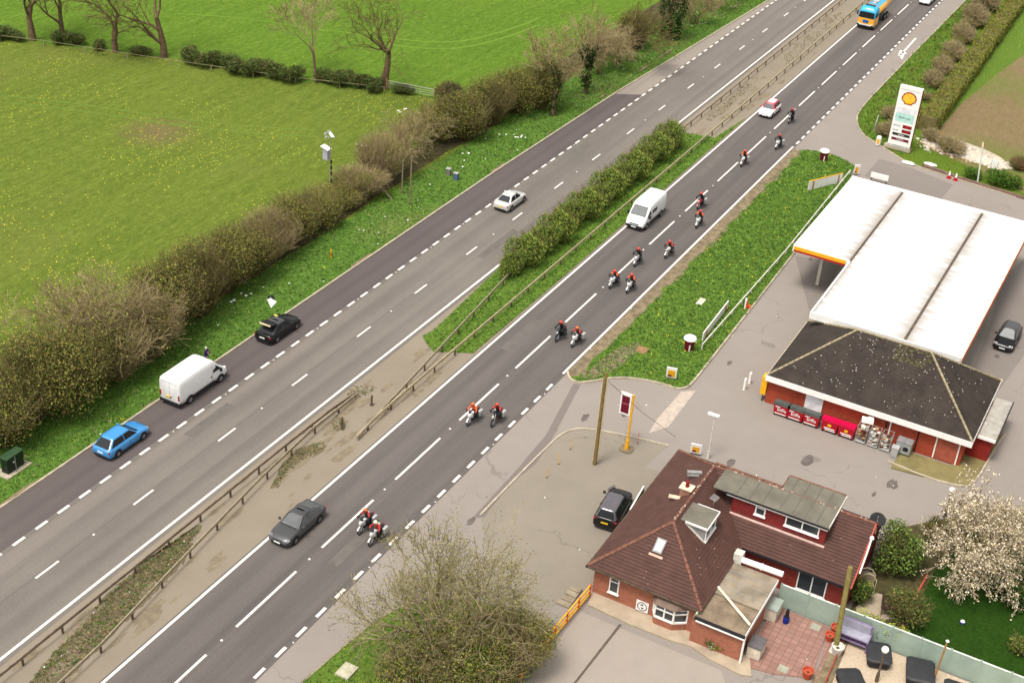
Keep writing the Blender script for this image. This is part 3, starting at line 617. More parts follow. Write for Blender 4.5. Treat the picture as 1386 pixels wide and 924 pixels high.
b=MB(); ridge_caps(b,(rx+.2,ry,DZ+.02),(rx+.2,16.45,DZ+.02),.1); ridge_caps(b,(rx+1.78,16.4,DZ),(rx+1.78,dy0-.1,DZ),.06); ridge_caps(b,(rx+.2,16.45,DZ),(rx+1.78,16.45,DZ),.05); b.build('ridge_tiles',M['ridge'],dr)
b=MB(); b.box(fx-.29,fx-.225,dy0-.1,dy1+.2,DZ-.12,DZ-.0); b.build('gutter',M['black'],wd)
b=MB(); b.box(fx-.22,fx-.15,dy0-.1,dy1+.1,DZ-.26,DZ-.12); b.build('fascia',M['upvc'],wd)
b=MB(); zb=ez+(fx-.12-WX0)*(rz_-ez)/(rx-WX0); b.box(fx-.2,fx-.02,dy0-.1,dy1-.2,zb-.05,zb+.07); b.build('flashing',mk('dirty pink flashing',srgb(205,170,160),obj=False),wd)
b=MB(); b.box(fx-.05,rx+1.7,dy0-.16,dy0-.1,DZ-.2,DZ+.02); b.build('fascia',M['upvcd'],wd)
window(wd,fx-.01,G(1031,687,4.6).y,4.5,.7,.8,'-x',1,True)
window(wd,fx-.01,G(1088,707,4.6).y,4.5,2.3,.8,'-x',2,False)
# french window on the wing wall
window(B,WX0+.34,G(1098,792,1.3).y,1.35,1.95,1.5,'-x',2,False,'patio_door')
# pipework on the wing gable
b=MB(); b.path([(74.6,WY0-.1,4.6),(73.9,WY0-.15,4.1),(73.2,WY0-.15,3.4),(72.8,WY0-.15,3.0)],.06,8); b.lathe([(.14,0),(.15,.1),(.1,.2)],(74.7,WY0-.1,4.5)); b.build('soil_pipe',M['upvc'],B)
# flat extension
b=MB(); b.box(64.15,70.1,14.35,Y0-.002,0,2.12); ex=b.build('extension',M['brickO'],B)
b=MB(); b.box(64.05,66.7,14.3,17.62,2.12,2.2); b.build('flat_roof',mk('mossy flat roof',srgb(128,112,92),var=.3,scale=1,obj=False),ex)
b=MB(); b.box(66.72,70.2,14.25,17.62,2.2,2.32); 
fr=b.build('flat_roof',M['felt2'],ex)
b=MB()
for x in(67.5,68.4,69.3): b.box(x-.02,x+.02,14.3,17.6,2.32,2.335)
b.box(66.75,70.2,16.0,16.04,2.32,2.337); b.build('felt_joint',M['lead'],fr)
b=MB(); b.box(63.98,64.05,14.2,17.5,2.0,2.3); b.build('fascia',M['black'],ex)
b=MB(); b.box(63.92,63.975,14.2,17.4,1.98,2.06); b.box(64.0,70.2,14.2,14.25,1.95,2.28); b.cyl((64.05,14.22,0.1),(64.05,14.22,2.1),.07); b.build('gutter',M['upvc'],ex)
b=MB(); b.cyl(G(972,794,2.4),G(1015,845,2.4),.09,n=6); b.build('coping',mk('pale coping',srgb(225,215,190)),ex)
b=MB(); b.cyl((66.9,17.5,2.3),(64.2,17.5,2.3),.06,n=6); b.build('flashing',mk('green white flashing',srgb(180,200,170)),ex)
pa,pb=G(1004,757,2.75),G(1060,777,2.75); b=MB(); b.cyl(pa,pa.lerp(pb,.47),.2,n=14); b.cyl(pa.lerp(pb,.47),pa.lerp(pb,.51),.24,n=14); b.cyl(pa.lerp(pb,.51),pb,.2,n=14); b.lathe([(.02,0)]+[(.2,.01)],(0,0,-9)) if 0 else None
fl=b.build('flue_duct',M['upvc'],B); b=MB(); pc=G(1000,754,2.6); b.box(pc.x-.3,pc.x+.3,pc.y-.28,pc.y+.28,2.32,3.05); b.build('cowl',M['upvcd'],fl)
sd_=empty('satellite_dish',G(1188,703,4.6),0,'dark round satellite dish on the bungalow gable end','satellite dish')
b=MB(); b.M=Matrix.Rotation(math.radians(-28),4,'Y')@Matrix.Rotation(.1,4,'X'); b.lathe([(.02,-.12),(.3,-.08),(.5,.0),(.53,.03),(.5,.03),(.3,-.05),(.02,-.09)],n=20); b.build('reflector',[M['rubber']],sd_,smooth=True)
b=MB(); b.cyl((0,0,-.1),(-.3,-.1,-.9),.04); b.cyl((0,0,-.1),(-.1,0,.35),.02); b.cyl((-.3,-.1,-.9),(-.3,.5,-.95),.04); b.build('bracket',M['silver'],sd_)
# ---------------------------------------------------------------- petrol station shop
S=empty('petrol_station_shop',(0,0,0),0,'red brick forecourt shop with dark speckled hipped roof and white fascia','shop')
sx0,sx1,sy0,sy1=93.1,102.3,7.45,23.0; oz,or_=2.75,6.15; ex0,ex1,ey0,ey1=92.65,102.9,6.95,23.1; hw=(ex1-ex0)/2; mx=(ex0+ex1)/2
b=MB(); b.box(sx0,sx1,sy0,sy1,0,2.5); b.build('wall',M['brickR'],S)
b=MB(); course_slope(b,(ex0,ey1,oz),(ex0,ey0,oz),(mx,ey0+hw,or_),(mx,ey1-hw,or_),.35,.015); course_slope(b,(ex0,ey1,oz),(ex1,ey1,oz),(mx,ey1-hw,or_),(mx,ey1-hw,or_),.35,.015)
course_slope(b,(ex1,ey0,oz),(ex0,ey0,oz),(mx,ey0+hw,or_),(mx,ey0+hw,or_),.35,.015); course_slope(b,(ex1,ey0,oz),(ex1,ey1,oz),(mx,ey1-hw,or_),(mx,ey0+hw,or_),.35,.015)
sr=b.build('roof',M['tile2'],S)
b=MB(); a_,c_=(mx,ey1-hw,or_),(mx,ey0+hw,or_)
for p,q in((a_,c_),(a_,(ex0,ey1,oz)),(c_,(ex0,ey0,oz)),(a_,(ex1,ey1,oz)),(c_,(ex1,ey0,oz))): ridge_caps(b,Vector(p)+Vector((0,0,.02)),Vector(q)+Vector((0,0,.02)),.1,.45)
b.build('ridge_tiles',M['ridge2'],sr)
random.seed(9)
bm_=mk('moss clump',srgb(46,38,28),var=.2,obj=False); wl=mk('lichen clump',srgb(176,168,156),var=.2,obj=False); gm=mk('green moss',srgb(92,86,52),var=.3,obj=False)
b=MB()
for i in range(380):
    t=random.random()**.8; x=ex0+(mx-ex0)*t; y=random.uniform(ey0+hw*t+.2,ey1-hw*t-.2)
    if i<50: t=random.random(); y=ey0+hw*t*.99; x=random.uniform(ex0+hw*t,ex1-hw*t)
    z=oz+(or_-oz)*t; r=random.uniform(.025,.065); mi=1 if random.random()<.4 else 0
    if mi==0 and t>.25 and i>=50: y=random.gauss(14.2,2.2); y=min(max(y,ey0+hw*t+.2),ey1-hw*t-.2)
    b.mi=mi; b.lathe([(r,0),(r*.6,.05)],(x,y,z+.01),5)
for i in range(130):
    t=random.uniform(.75,1); y=ey0+hw+random.uniform(-.3,2.6)*1.0; x=ex0+(mx-ex0)*t; b.mi=2; b.lathe([(random.uniform(.05,.12),0),(.04,.05)],(x,y,oz+(or_-oz)*t),5)
b.build('moss',[bm_,wl,gm],sr,kind='stuff')
b=MB(); b.box(ex0-.06,ex0+.06,ey0-.06,ey1+.06,oz-.5,oz-.02); b.build('fascia',M['upvc'],S)
b=MB(); b.box(ex0+.062,ex1+.06,ey0-.06,ey0+.06,oz-.42,oz-.025); b.build('fascia',M['upvcd'],S)
b=MB(); b.box(ex0+.062,ex1+.06,ey1-.06,ey1+.06,oz-.42,oz-.025); b.build('fascia',mk('cream fascia',srgb(215,200,165)),S)
b=MB(); b.box(ex1-.05,ex1+.1,ey0-.1,ey1+.0,oz-.1,oz+.08); b.build('gutter',mk('cream gutter',srgb(222,200,140)),S)
b=MB(); b.box(ex0+.061,sx0-.002,ey0+.061,ey1-.061,oz-.3,oz-.26); b.build('soffit',M['upvcd'],S)
wy=(G(1088,560).y+G(1109,566).y)/2; b=MB(); b.box(sx0-.05,sx0,wy-.62,wy+.62,.05,2.1); b.build('door',mk('white door',(.78,.78,.78),.5),S,label='white double service door')
b=MB(); b.box(sx0-.08,sx0-.052,wy-.7,wy-.62,.05,2.18);b.box(sx0-.08,sx0-.052,wy+.62,wy+.7,.05,2.18);b.box(sx0-.08,sx0-.052,wy-.62,wy+.62,2.1,2.18); b.build('door_frame',M['upvc'],S)
g0,g1=G(1259,626).y,G(1288,636).y; b=MB(); b.box(sx0-.03,sx0,g1,g0,.1,2.2); b.build('bricked_panel',mk('paler brick panel',srgb(160,84,64),var=.15,obj=False),S)
b=MB(); 
for y in(g0+.04,g1-.04): b.box(sx0-.06,sx0-.032,y-.05,y+.05,.1,2.25)
b.build('door_frame',M['upvc'],S)
b=MB()
for px in(1190,1241): yy=G(px,600,.5).y; b.cyl((sx0-.07,yy,0.1),(sx0-.07,yy,2.3),.05)
b.build('downpipe',mk('dark downpipe',srgb(60,24,20)),S)
b=MB(); yy=G(1200,590,1).y; b.cyl((sx0-.08,yy,.8),(sx0-.08,yy,2.3),.06); b.cyl((sx0-.12,yy-.6,2.1),(sx0-.02,yy-.6,2.1),.12); b.build('downpipe',M['upvc'],S,label='white downpipe')
# lean-to at the right end
b=MB(); b.box(94.9,100.6,5.75,sy0-.01,0,2.1); an=b.build('lean_to',mk('deep red wall',srgb(132,36,28),obj=False),S)
b=MB(); b.box(94.7,101.0,5.5,ey0-.1,2.1,2.22); b.build('flat_roof',mk('pale felt roof',srgb(160,154,144),obj=False),an)
b=MB(); b.box(94.62,94.695,5.5,ey0-.1,2.02,2.26); b.build('fascia',M['upvc'],an)
b=MB(); b.box(94.6,101,5.42,5.495,2.0,2.3); b.build('fascia',M['black'],an)
# ---------------------------------------------------------------- canopy
K=empty('forecourt_canopy',(0,0,0),0,'large flat white petrol station canopy with yellow and red edge','canopy')
cz=4.7
A_=G(1154,238,cz);B_=G(1076,330,cz);C_=G(1139,352,cz);D_=G(1098,423,cz);E_=G(1303,484,cz)
cx0=(D_.x+E_.x)/2;cxm=(B_.x+C_.x)/2;cx1=A_.x;cyl_=(A_.y+B_.y)/2;cym=(C_.y+D_.y)/2;cyr=E_.y
wt=NT('canopy sheet',.55,spec=.35); pz=wt.pos(); sp=wt.n('ShaderNodeSeparateXYZ'); wt.l(pz,sp.inputs[0])
v1,v2=G(1222,261,cz).y,(G(1328,290,cz).y+G(1230,450,cz).y)/2; v1=(v1+G(1152,347,cz).y)/2
def near(yv,w): 
    d=wt.math('ABSOLUTE',wt.math('SUBTRACT',sp.outputs[1],yv)); 
    st=wt.noise(wt.pos((1.3,.12,1)),1.6,3,.6,.35,.65); ww=wt.math('MULTIPLY',st,w)
    return wt.math('MULTIPLY',wt.math('LESS_THAN',d,ww),1.0)
def soft(yv,w):
    d=wt.math('ABSOLUTE',wt.math('SUBTRACT',sp.outputs[1],yv)); st=wt.noise(wt.pos((1.1,.1,1)),1.5,3,.6,.3,.7)
    q=wt.math('DIVIDE',d,wt.math('ADD',wt.math('MULTIPLY',st,w),.15)); return wt.math('MAXIMUM',wt.math('SUBTRACT',1,q),0)
msk=wt.math('MINIMUM',wt.math('ADD',soft(v1+.2,2.5),soft(v2,2.7)),1)
cc=wt.mix(wt.math('MULTIPLY',msk,.85),(.72,.71,.70),srgb(140,128,114)); n_=wt.noise(pz,.4,4,.6,.3,.7); WS=wt.col(wt.mix(wt.math('MULTIPLY',n_,.1),cc,(.7,.69,.66)))
b=MB(); zt=cz-.1; dip=.12
ysec=[(cyl_-.15,zt),((cyl_+v1)/2,zt-.02),(v1,zt-dip)]
def roofstrip(x0,x1,sec):
    for i in range(len(sec)-1):
        (y0,z0),(y1,z1)=sec[i],sec[i+1]; b.quad((x0,y0,z0),(x0,y1,z1),(x1,y1,z1),(x1,y0,z0))
roofstrip(cxm+.15,cx1-.15,[(cyl_-.15,zt),(v1+.12,zt-dip)])
roofstrip(cx0+.15,cx1-.15,[(v1-.12,zt-dip),((v1+v2)/2,zt),(v2+.12,zt-dip)])
roofstrip(cx0+.15,cx1-.15,[(v2-.12,zt-dip),(cyr+.15,zt)])
b.build('roof',WS,K)
b=MB()
b.box(cxm+.15,cx1-.15,v1-.12,v1+.12,zt-dip-.1,zt-dip-.06); b.box(cx0+.15,cxm+.15,v1-.12,v1+.03,zt-dip-.1,zt-dip-.06); b.box(cx0+.15,cx1-.15,v2-.12,v2+.12,zt-dip-.1,zt-dip-.06)
b.build('gutter',mk('dark valley gutter',srgb(96,84,72),var=.3,obj=False),K)
def edge(x0,x1,y0,y1,name='fascia',mat=M['upvc'],z0=cz-.62,z1=cz): 
    b=MB(); b.box(x0,x1,y0,y1,z0,z1); return b.build(name,mat,K)
edge(cxm,cx1,cyl_-.14,cyl_); edge(cx1-.14,cx1,cyr,cyl_-.141); edge(cx0,cx1-.141,cyr,cyr+.14,mat=mk('brown back of fascia',srgb(214,196,180))); edge(cx0,cx0+.14,cyr+.141,v1-.122); edge(cx0,cxm,v1-.12+.0,v1+.02); edge(cxm,cxm+.14,v1+.021,cyl_-.141)
b=MB(); b.box(cxm-.03,cxm,v1+.25,cyl_-.1,cz-.42,cz-.08); b.build('fascia',M['yellow'],K,label='yellow fascia band')
b=MB(); b.box(cxm-.03,cxm,v1+.25,cyl_-.1,cz-.6,cz-.425); b.build('fascia',M['red'],K,label='red fascia band')
b=MB(); b.box(cx0+.3,cx1,cyr-.03,cyr,cz-.62,cz-.1); b.build('fascia',mk('orange brown fascia',srgb(196,104,60)),K,label='orange band on the right side')
b=MB(); b.box(cxm+.14,cx1-.14,v1,cyl_-.14,cz-.6,cz-.55); b.box(cx0+.14,cx1-.14,cyr+.14,v1-.001,cz-.6,cz-.551); b.build('soffit',M['upvcd'],K)
for x in(cx0+5,cx0+12,cx0+20,cx1-3):
    for y in(cyr+2.2,cym-2.5): 
        b=MB(); b.box(x-.15,x+.15,y-.15,y+.15,0,cz-.6); b.build('column',M['upvcd'],K)
for x in (cxm+3,cx1-4): b=MB(); b.box(x-.15,x+.15,cyl_-2.3,cyl_-2.0,0,cz-.6); b.build('column',M['upvcd'],K)
b=MB(); b.cyl((cx0+10,(v1+v2)/2-.4,zt+.02),(cx0+10.6,(v1+v2)/2-1.0,zt+.02),.03); b.build('cable',M['upvcd'],K)
def pump(x,y,i):
    t=empty('fuel_pump',(x,y,.15),0,['fuel pump under the canopy nearest the shop','fuel pump under the canopy nearest the road junction'][i],'fuel pump','fuel pumps under the canopy')
    b=MB(); b.cbox((0,0,.8),(.9,.5,1.6),b=.06); b.build('cabinet',M['upvc'],t); b=MB(); b.cbox((0,.26,1.1),(.6,.02,.4)); b.cbox((0,-.26,1.1),(.6,.02,.4)); b.build('screen',M['black'],t)
    b=MB(); b.cbox((0,0,-.07),(3,1,.14),b=.3); b.build('plinth',M['kerb'],t); b=MB(); b.path([(.3,.3,1.2),(.45,.4,.4),(.5,.35,1.0)],.025); b.build('hose',M['black'],t)
pump(cx0+9,cyr+4,0); pump(cx0+18,cyr+4,1)
edgey=G(1038,520,1); t=empty('display_board',(sx0+.3,sy1+.25,0),0,'yellow board standing on the left corner of the shop','sign'); b=MB(); b.box(-.45,.3,-.2,.25,.7,2.3); b.build('panel',M['yellow'],t); b=MB(); b.cyl((-.3,0,0),(-.3,0,.7),.04); b.build('leg',M['black'],t); b=MB(); b.cyl((.2,0,0),(.2,0,.7),.04); b.build('leg',M['black'],t)
# ---------------------------------------------------------------- vehicles (front = +X)
def wheel(parent,x,y,r=.32,w=.2,side=1,steel=False):
    b=MB(); b.lathe([(r*.62,-w/2),(r*.93,-w/2),(r,-w*.36),(r,w*.36),(r*.93,w/2),(r*.62,w/2)],(0,0,0),18,axis='Y')
    t=b.build('wheel',M['rubber'],parent,loc=(x,y,r)); s=1 if y>0 else -1
    b=MB(); 
    b.lathe([(r*.6,s*(w/2+.004)-.003),(r*.6,s*(w/2+.004)+.003)],(0,0,0),16,axis='Y',mi=1)
    yo=s*(w/2+.012)
    if steel: b.lathe([(r*.52,yo-.01),(r*.5,yo+.01)],(0,0,0),16,axis='Y',mi=0); b.lathe([(r*.15,yo),(r*.12,yo+s*.03)],(0,0,0),8,axis='Y',mi=1)
    else:
        for k in range(5):
            a=6.283*k/5; d=Vector((math.cos(a),0,math.sin(a))); n=Vector((-d.z,0,d.x)); p=Vector((0,yo,0))
            b.quad(p+d*r*.58+n*r*.1,p+d*r*.58-n*r*.1,p-n*r*.13,p+n*r*.13,mi=0)
        b.lathe([(r*.62,yo-.012),(r*.62,yo+.0),(r*.55,yo+.001),(r*.55,yo-.012)],(0,0,0),16,axis='Y',mi=0) if 0 else None
        b.lathe([(r*.16,yo-.005),(r*.12,yo+.005)],(0,0,0),8,axis='Y',mi=0)
    b.build('rim',[M['alloy'],M['black']],t); return t
def ring(x,zb,zt,wb,w,wt,crown=.03,n=0):
    h=zt-zb
    half=[(wb,zb),(w*.985,zb+h*.18),(w,zb+h*.5),(w*.985,zb+h*.78),(wt+(w-wt)*.55,zt-h*.06),(wt,zt),(wt*.5,zt+crown*.8)]
    return [(x,0,zb)]+[(x,y,z) for y,z in half]+[(x,0,zt+crown)]+[(x,-y,z) for y,z in half[::-1]]
def arch(b,x,y,r,side):
    for i in range(10):
        a,c=math.pi*i/10-.1,math.pi*(i+1)/10-.1
        if i==9:c+=.2
        yo=y+side*.012
        b.quad(*[(x+q*math.cos(t),yo,.32*r/.38+q*math.sin(t)) for q,t in((r,a),(0,a),(0,c),(r,c))][:4])
def quadN(b,pts,off,mi=None):
    P=[Vector(p) for p in pts]; n=(P[1]-P[0]).cross(P[-1]-P[0]).normalized()*off; b.quad(*[p+n for p in P],mi=mi)
def car(label,px=None,xy=None,rz=0,paintm=None,L=4.25,Wd=1.76,H=1.46,style='hatch',roofm=None,group=None,cat='car',plate=None,tailgate=False,lights=None,z=.012,name='car',rpanel=None,dark_glass=None,alloy=True,trim=True):
    t=empty(name,(xy[0],xy[1],z),rz,label,cat,group); hw=Wd/2; h=L/2; gm=dark_glass or M['glassc']
    S={'hatch':dict(A=.46,B=.12,C=-.66,D=-.94,zb=.9,deck=.9),'saloon':dict(A=.42,B=.1,C=-.42,D=-.72,zb=.9,deck=.92),'fast':dict(A=.42,B=.08,C=-.36,D=-.88,zb=.9,deck=.9),'suv':dict(A=.5,B=.2,C=-.82,D=-.96,zb=1.05,deck=1.05),'mini':dict(A=.40,B=.16,C=-.78,D=-.93,zb=.9,deck=.9)}[style]
    zb=S['zb']; k=zb/.92
    st=[(-1,.42,.74*k,.80),(-.985,.32,.84*k,.88),(-.95,.24,S['deck']*.985,.95),(-.86,.2,S['deck'],.985),(-.5,.18,zb+.01,1),(0,.18,zb,1),(.3,.18,zb-.01,1),(.44,.18,zb-.01,1),(.6,.18,zb-.06,.99),(.78,.2,zb-.13,.965),(.9,.24,zb-.21,.91),(.965,.3,zb-.3,.83),(1,.38,zb-.42,.72)]
    rings=[ring(a*h,b0,c,hw*w*.9,hw*w,hw*w*.84,.03 if a>.4 or a<-.7 else .01) for a,b0,c,w in st]
    b=MB(); b.loft(rings); body=fixn(b.build('body',paintm,t,smooth=True))
    # greenhouse
    xA,xB,xC,xD=S['A']*h,S['B']*h,S['C']*h,S['D']*h; wb=hw*.87; wt=hw*.63; z0=zb-.02; z1=H-.05
    def gr(u,z,ins=0):
        f=xA+(xB-xA)*u-ins; r=xD+(xC-xD)*u+ins; w=wb+(wt-wb)*u-ins; c=.12
        return [(f,-w+c*1.6,z),(f,w-c*1.6,z),(f-c,w-c*.3,z),(f-c*3,w,z),(r+c*2,w,z),(r+c*.5,w-c*.4,z),(r,w-c*1.5,z),(r,-w+c*1.5,z),(r+c*.5,-w+c*.4,z),(r+c*2,-w,z),(f-c*3,-w,z),(f-c,-w+c*.3,z)]
    b=MB(); b.loft([gr(0,z0),gr(1,z1),gr(1,H-.015,.05),gr(1,H+.004,.14),gr(1,H+.012,.26)]); fixn(b.build('roof',roofm or paintm,t,smooth=False))
    def pt(u,front,side,e=0):   # points on the pillars
        f=xA+(xB-xA)*u; r=xD+(xC-xD)*u; w=wb+(wt-wb)*u
        return Vector((f if front else r,side*w,z0+(z1-z0)*u))
    def lat(a,c,s): return a.lerp(c,s)
    b=MB(); 
    for (fr,nm) in((True,'windscreen'),(False,'rear_window')):
        if not fr and tailgate: continue
        b=MB(); P=[]
        for u,s in((.06,-1),(.06,1),(.93,1),(.93,-1)):
            p=pt(u,fr,s); p.y*=.84 if u<.5 else .8; P.append(p)
        if not fr: P=P[::-1]
        quadN(b,P,.014); b.build(nm,gm,t)
    for s in(-1,1):
        f0,r0,f1,r1=pt(.10,1,s),pt(.1,0,s),pt(.9,1,s),pt(.9,0,s)
        f0.x-=.16;f1.x-=.1;r0.x+=.2;r1.x+=.14; m0,m1=f0.lerp(r0,.47),f1.lerp(r1,.44)
        for P in([f0,m0+Vector((.04,0,0)),m1+Vector((.04,0,0)),f1],[m0-Vector((.04,0,0)),r0,r1,m1-Vector((.04,0,0))]):
            b=MB(); Q=P if s>0 else P[::-1]; quadN(b,Q,-.012 if False else .012); 
            o=b.build('side_window',gm,t)
    if rpanel:
        b=MB(); b.cbox(((xB+xC)/2,0,H+.018),((xB-xC)*.78,wt*1.45,.012),b=.08); b.build('roof_panel',rpanel,t)
    # trims
    b=MB()
    for s in(-1,1): b.box(-.55*h,.5*h,s*(hw-.01)-.012,s*(hw-.01)+.012,.19,.27)
    b.box(-h+.0,-h+.1,-hw*.72,hw*.72,.26,.4); b.box(h-.14,h-.0,-hw*.55,hw*.55,.3,.42)
    b.build('sill_trim',M['black'],t)
    wr=.315; xf,xr=.6*h,-.6*h
    b=MB()
    for x in(xf,xr):
        for s in(-1,1): arch(b,x,s*(hw-.008),.38,s)
    b.build('wheel_arch',M['black'],t)
    for x in(xf,xr):
        for s in(-1,1): wheel(t,x,s*(hw-.085),wr,.2,steel=not alloy)
    zl=zb-.27
    for s in(-1,1):
        b=MB(); c=Vector((h*.915,s*hw*.66,zl)); b.add([c+Vector(v) for v in((.11,-.0*s,-.06),(.02,s*.2,-.05),(-.14,s*.235,.04),(-.06,s*.02,.105),(.06,-.0,.03))],[(0,1,2,3,4)]); b.add([c+Vector(v)+Vector((.02,s*.02,.015)) for v in((.11,-.15*s,-.06),(.02,s*.17,-.05),(-.2,s*.2,.06),(-.06,-s*.08,.1))],[(0,1,2,3)]); b.build('headlight',lights or M['headl'],t)
        b=MB(); b.cbox((-h*.965,s*hw*.76,zb-.16),(.1,.3,.15),b=.02); b.build('tail_light',M['taill'],t)
        b=MB(); b.cbox((xA-.3,s*(hw+.08),zb+.06),(.14,.2,.14),b=.03); b.build('door_mirror',roofm if style=='mini' and roofm else (M['black'] if paintm is M.get('p_black') else paintm),t)
    b=MB(); b.cbox((-h+.0,0,.62 if style!='suv' else .7),(.035,.5,.12)); b.build('number_plate',plate or M['plateY'],t)
    b=MB(); b.cbox((h-.005,0,.42),(.04,.5,.11)); b.build('number_plate',M['plateW'],t)
    b=MB(); b.cbox((h*.965,0,zb-.36),(.1,Wd*.42,.12),b=.02); b.build('grille',M['black'],t)
    if trim:
        b=MB()
        for s in(-1,1): b.box(-.02,0,s*(hw+.001)-.002,s*(hw+.001)+.002,.3,zb-.12); 
        b.box(xA-.02,xA+.04,-wb*.8,wb*.8,zb-.005,zb+.03); b.build('panel_gap',M['black'],t)
        for s in(-1,1): b=MB(); b.cbox((-.32,s*(hw+.005),zb-.14),(.2,.03,.035)); b.build('door_handle',paintm,t)
    if tailgate:
        b=MB(); P=[pt(.02,False,-1),pt(.98,False,-1),pt(.98,False,1),pt(.02,False,1)]
        for p in P: p.y*=.86
        quadN(b,P,-.02 if False else .02); q=b.build('boot_opening',M['black'],t); 
        b=MB(); b.M=Matrix.Translation((xC,0,H+.02))@Matrix.Rotation(math.radians(14),4,'Y'); b.cbox((-.5,0,0),(1.0,Wd*.68,.08),b=.1); tg=b.build('tailgate',M['black'],t); b=MB(); b.M=Matrix.Translation((xC,0,H+.02))@Matrix.Rotation(math.radians(14),4,'Y'); b.cbox((-.42,0,.045),(.6,Wd*.5,.01)); b.build('rear_window',M['glassc'],tg); b=MB(); b.M=Matrix.Translation((xC,0,H+.02))@Matrix.Rotation(math.radians(14),4,'Y'); b.cbox((-1.02,0,-.02),(.06,Wd*.62,.12)); b.build('tailgate_edge',mk('cream tailgate trim',srgb(214,200,160)),tg)  # cream-coloured strip along the rear edge of the raised tailgate
    return t
M['p_blue']=paint('blue car paint',srgb(60,138,198)); M['p_black']=mk('black car paint',(.008,.008,.009),.22,0,0,spec=.35); M['p_white']=paint('white car paint',(.78,.78,.77)); M['p_silver']=paint('silver car paint',srgb(205,203,198),.15,.3)
M['p_grey']=paint('dark grey car paint',srgb(62,62,62)); M['p_white2']=mk('white van paint',(.84,.84,.82),.4,var=.04,coat=.4); M['p_sil2']=paint('pale silver paint',srgb(190,200,200),.15)
M['p_redr']=paint('red roof paint',srgb(205,60,80)); M['gl_grey']=mk('reflective glass',srgb(92,94,94),.25,var=.15,spec=.3)
def along(a,c): return math.atan2(c[1]-a[1],c[0]-a[0])
car('bright blue hatchback parked at the kerb of the lay-by behind the white van',xy=(60.55,60.45),rz=-.0,paintm=M['p_blue'],L=4.35,plate=M['plateW'],group=None)
car('black fastback car parked in the lay-by with its tailgate raised',xy=(79.5,60.7),rz=0,paintm=M['p_black'],L=4.4,style='fast',H=1.42,tailgate=True,roofm=M['p_grey'],plate=M['plateW'])
car('white saloon car driving away along the far carriageway',xy=(112.6,56.95),rz=0,paintm=M['p_silver'],L=4.3,style='saloon',H=1.42)
car('dark grey saloon car driving in the outside lane nearest the camera',xy=(59.7,44.35),rz=math.pi,paintm=M['p_grey'],L=4.5,style='fast',H=1.42,roofm=M['p_grey'],dark_glass=M['gl_grey'],lights=mk('dim headlamp',(.35,.33,.33),.2,var=0))
car('small white car with red and white roof in the outside lane behind the motorcycles',xy=(153.2,44.0),rz=math.pi,paintm=M['p_white'],roofm=M['p_redr'],rpanel=mk('pale roof panel',srgb(232,214,206),.35,var=.05),L=3.85,Wd=1.7,style='mini',H=1.44)
car('pale silver car at the top edge beside the tanker lorry',xy=(212.3,39.9),rz=math.pi,paintm=M['p_sil2'],L=4.3,style='hatch')
cr=empty('x'); D.objects.remove(cr)
car('black high-roofed car parked beside the bungalow with grey glass roof',xy=(73.1,27.1),rz=.12,paintm=M['p_black'],roofm=mk('dark glass roof',srgb(90,86,90),.2,var=.1,spec=.7),L=4.15,Wd=1.78,style='suv',H=1.6,z=.01)
car('black hatchback parked on the right of the canopy facing the shop',xy=(114.7,8.25),rz=math.pi-.02,paintm=M['p_black'],roofm=M['p_grey'],dark_glass=M['gl_grey'],L=4.3,style='hatch',H=1.5,z=.01)
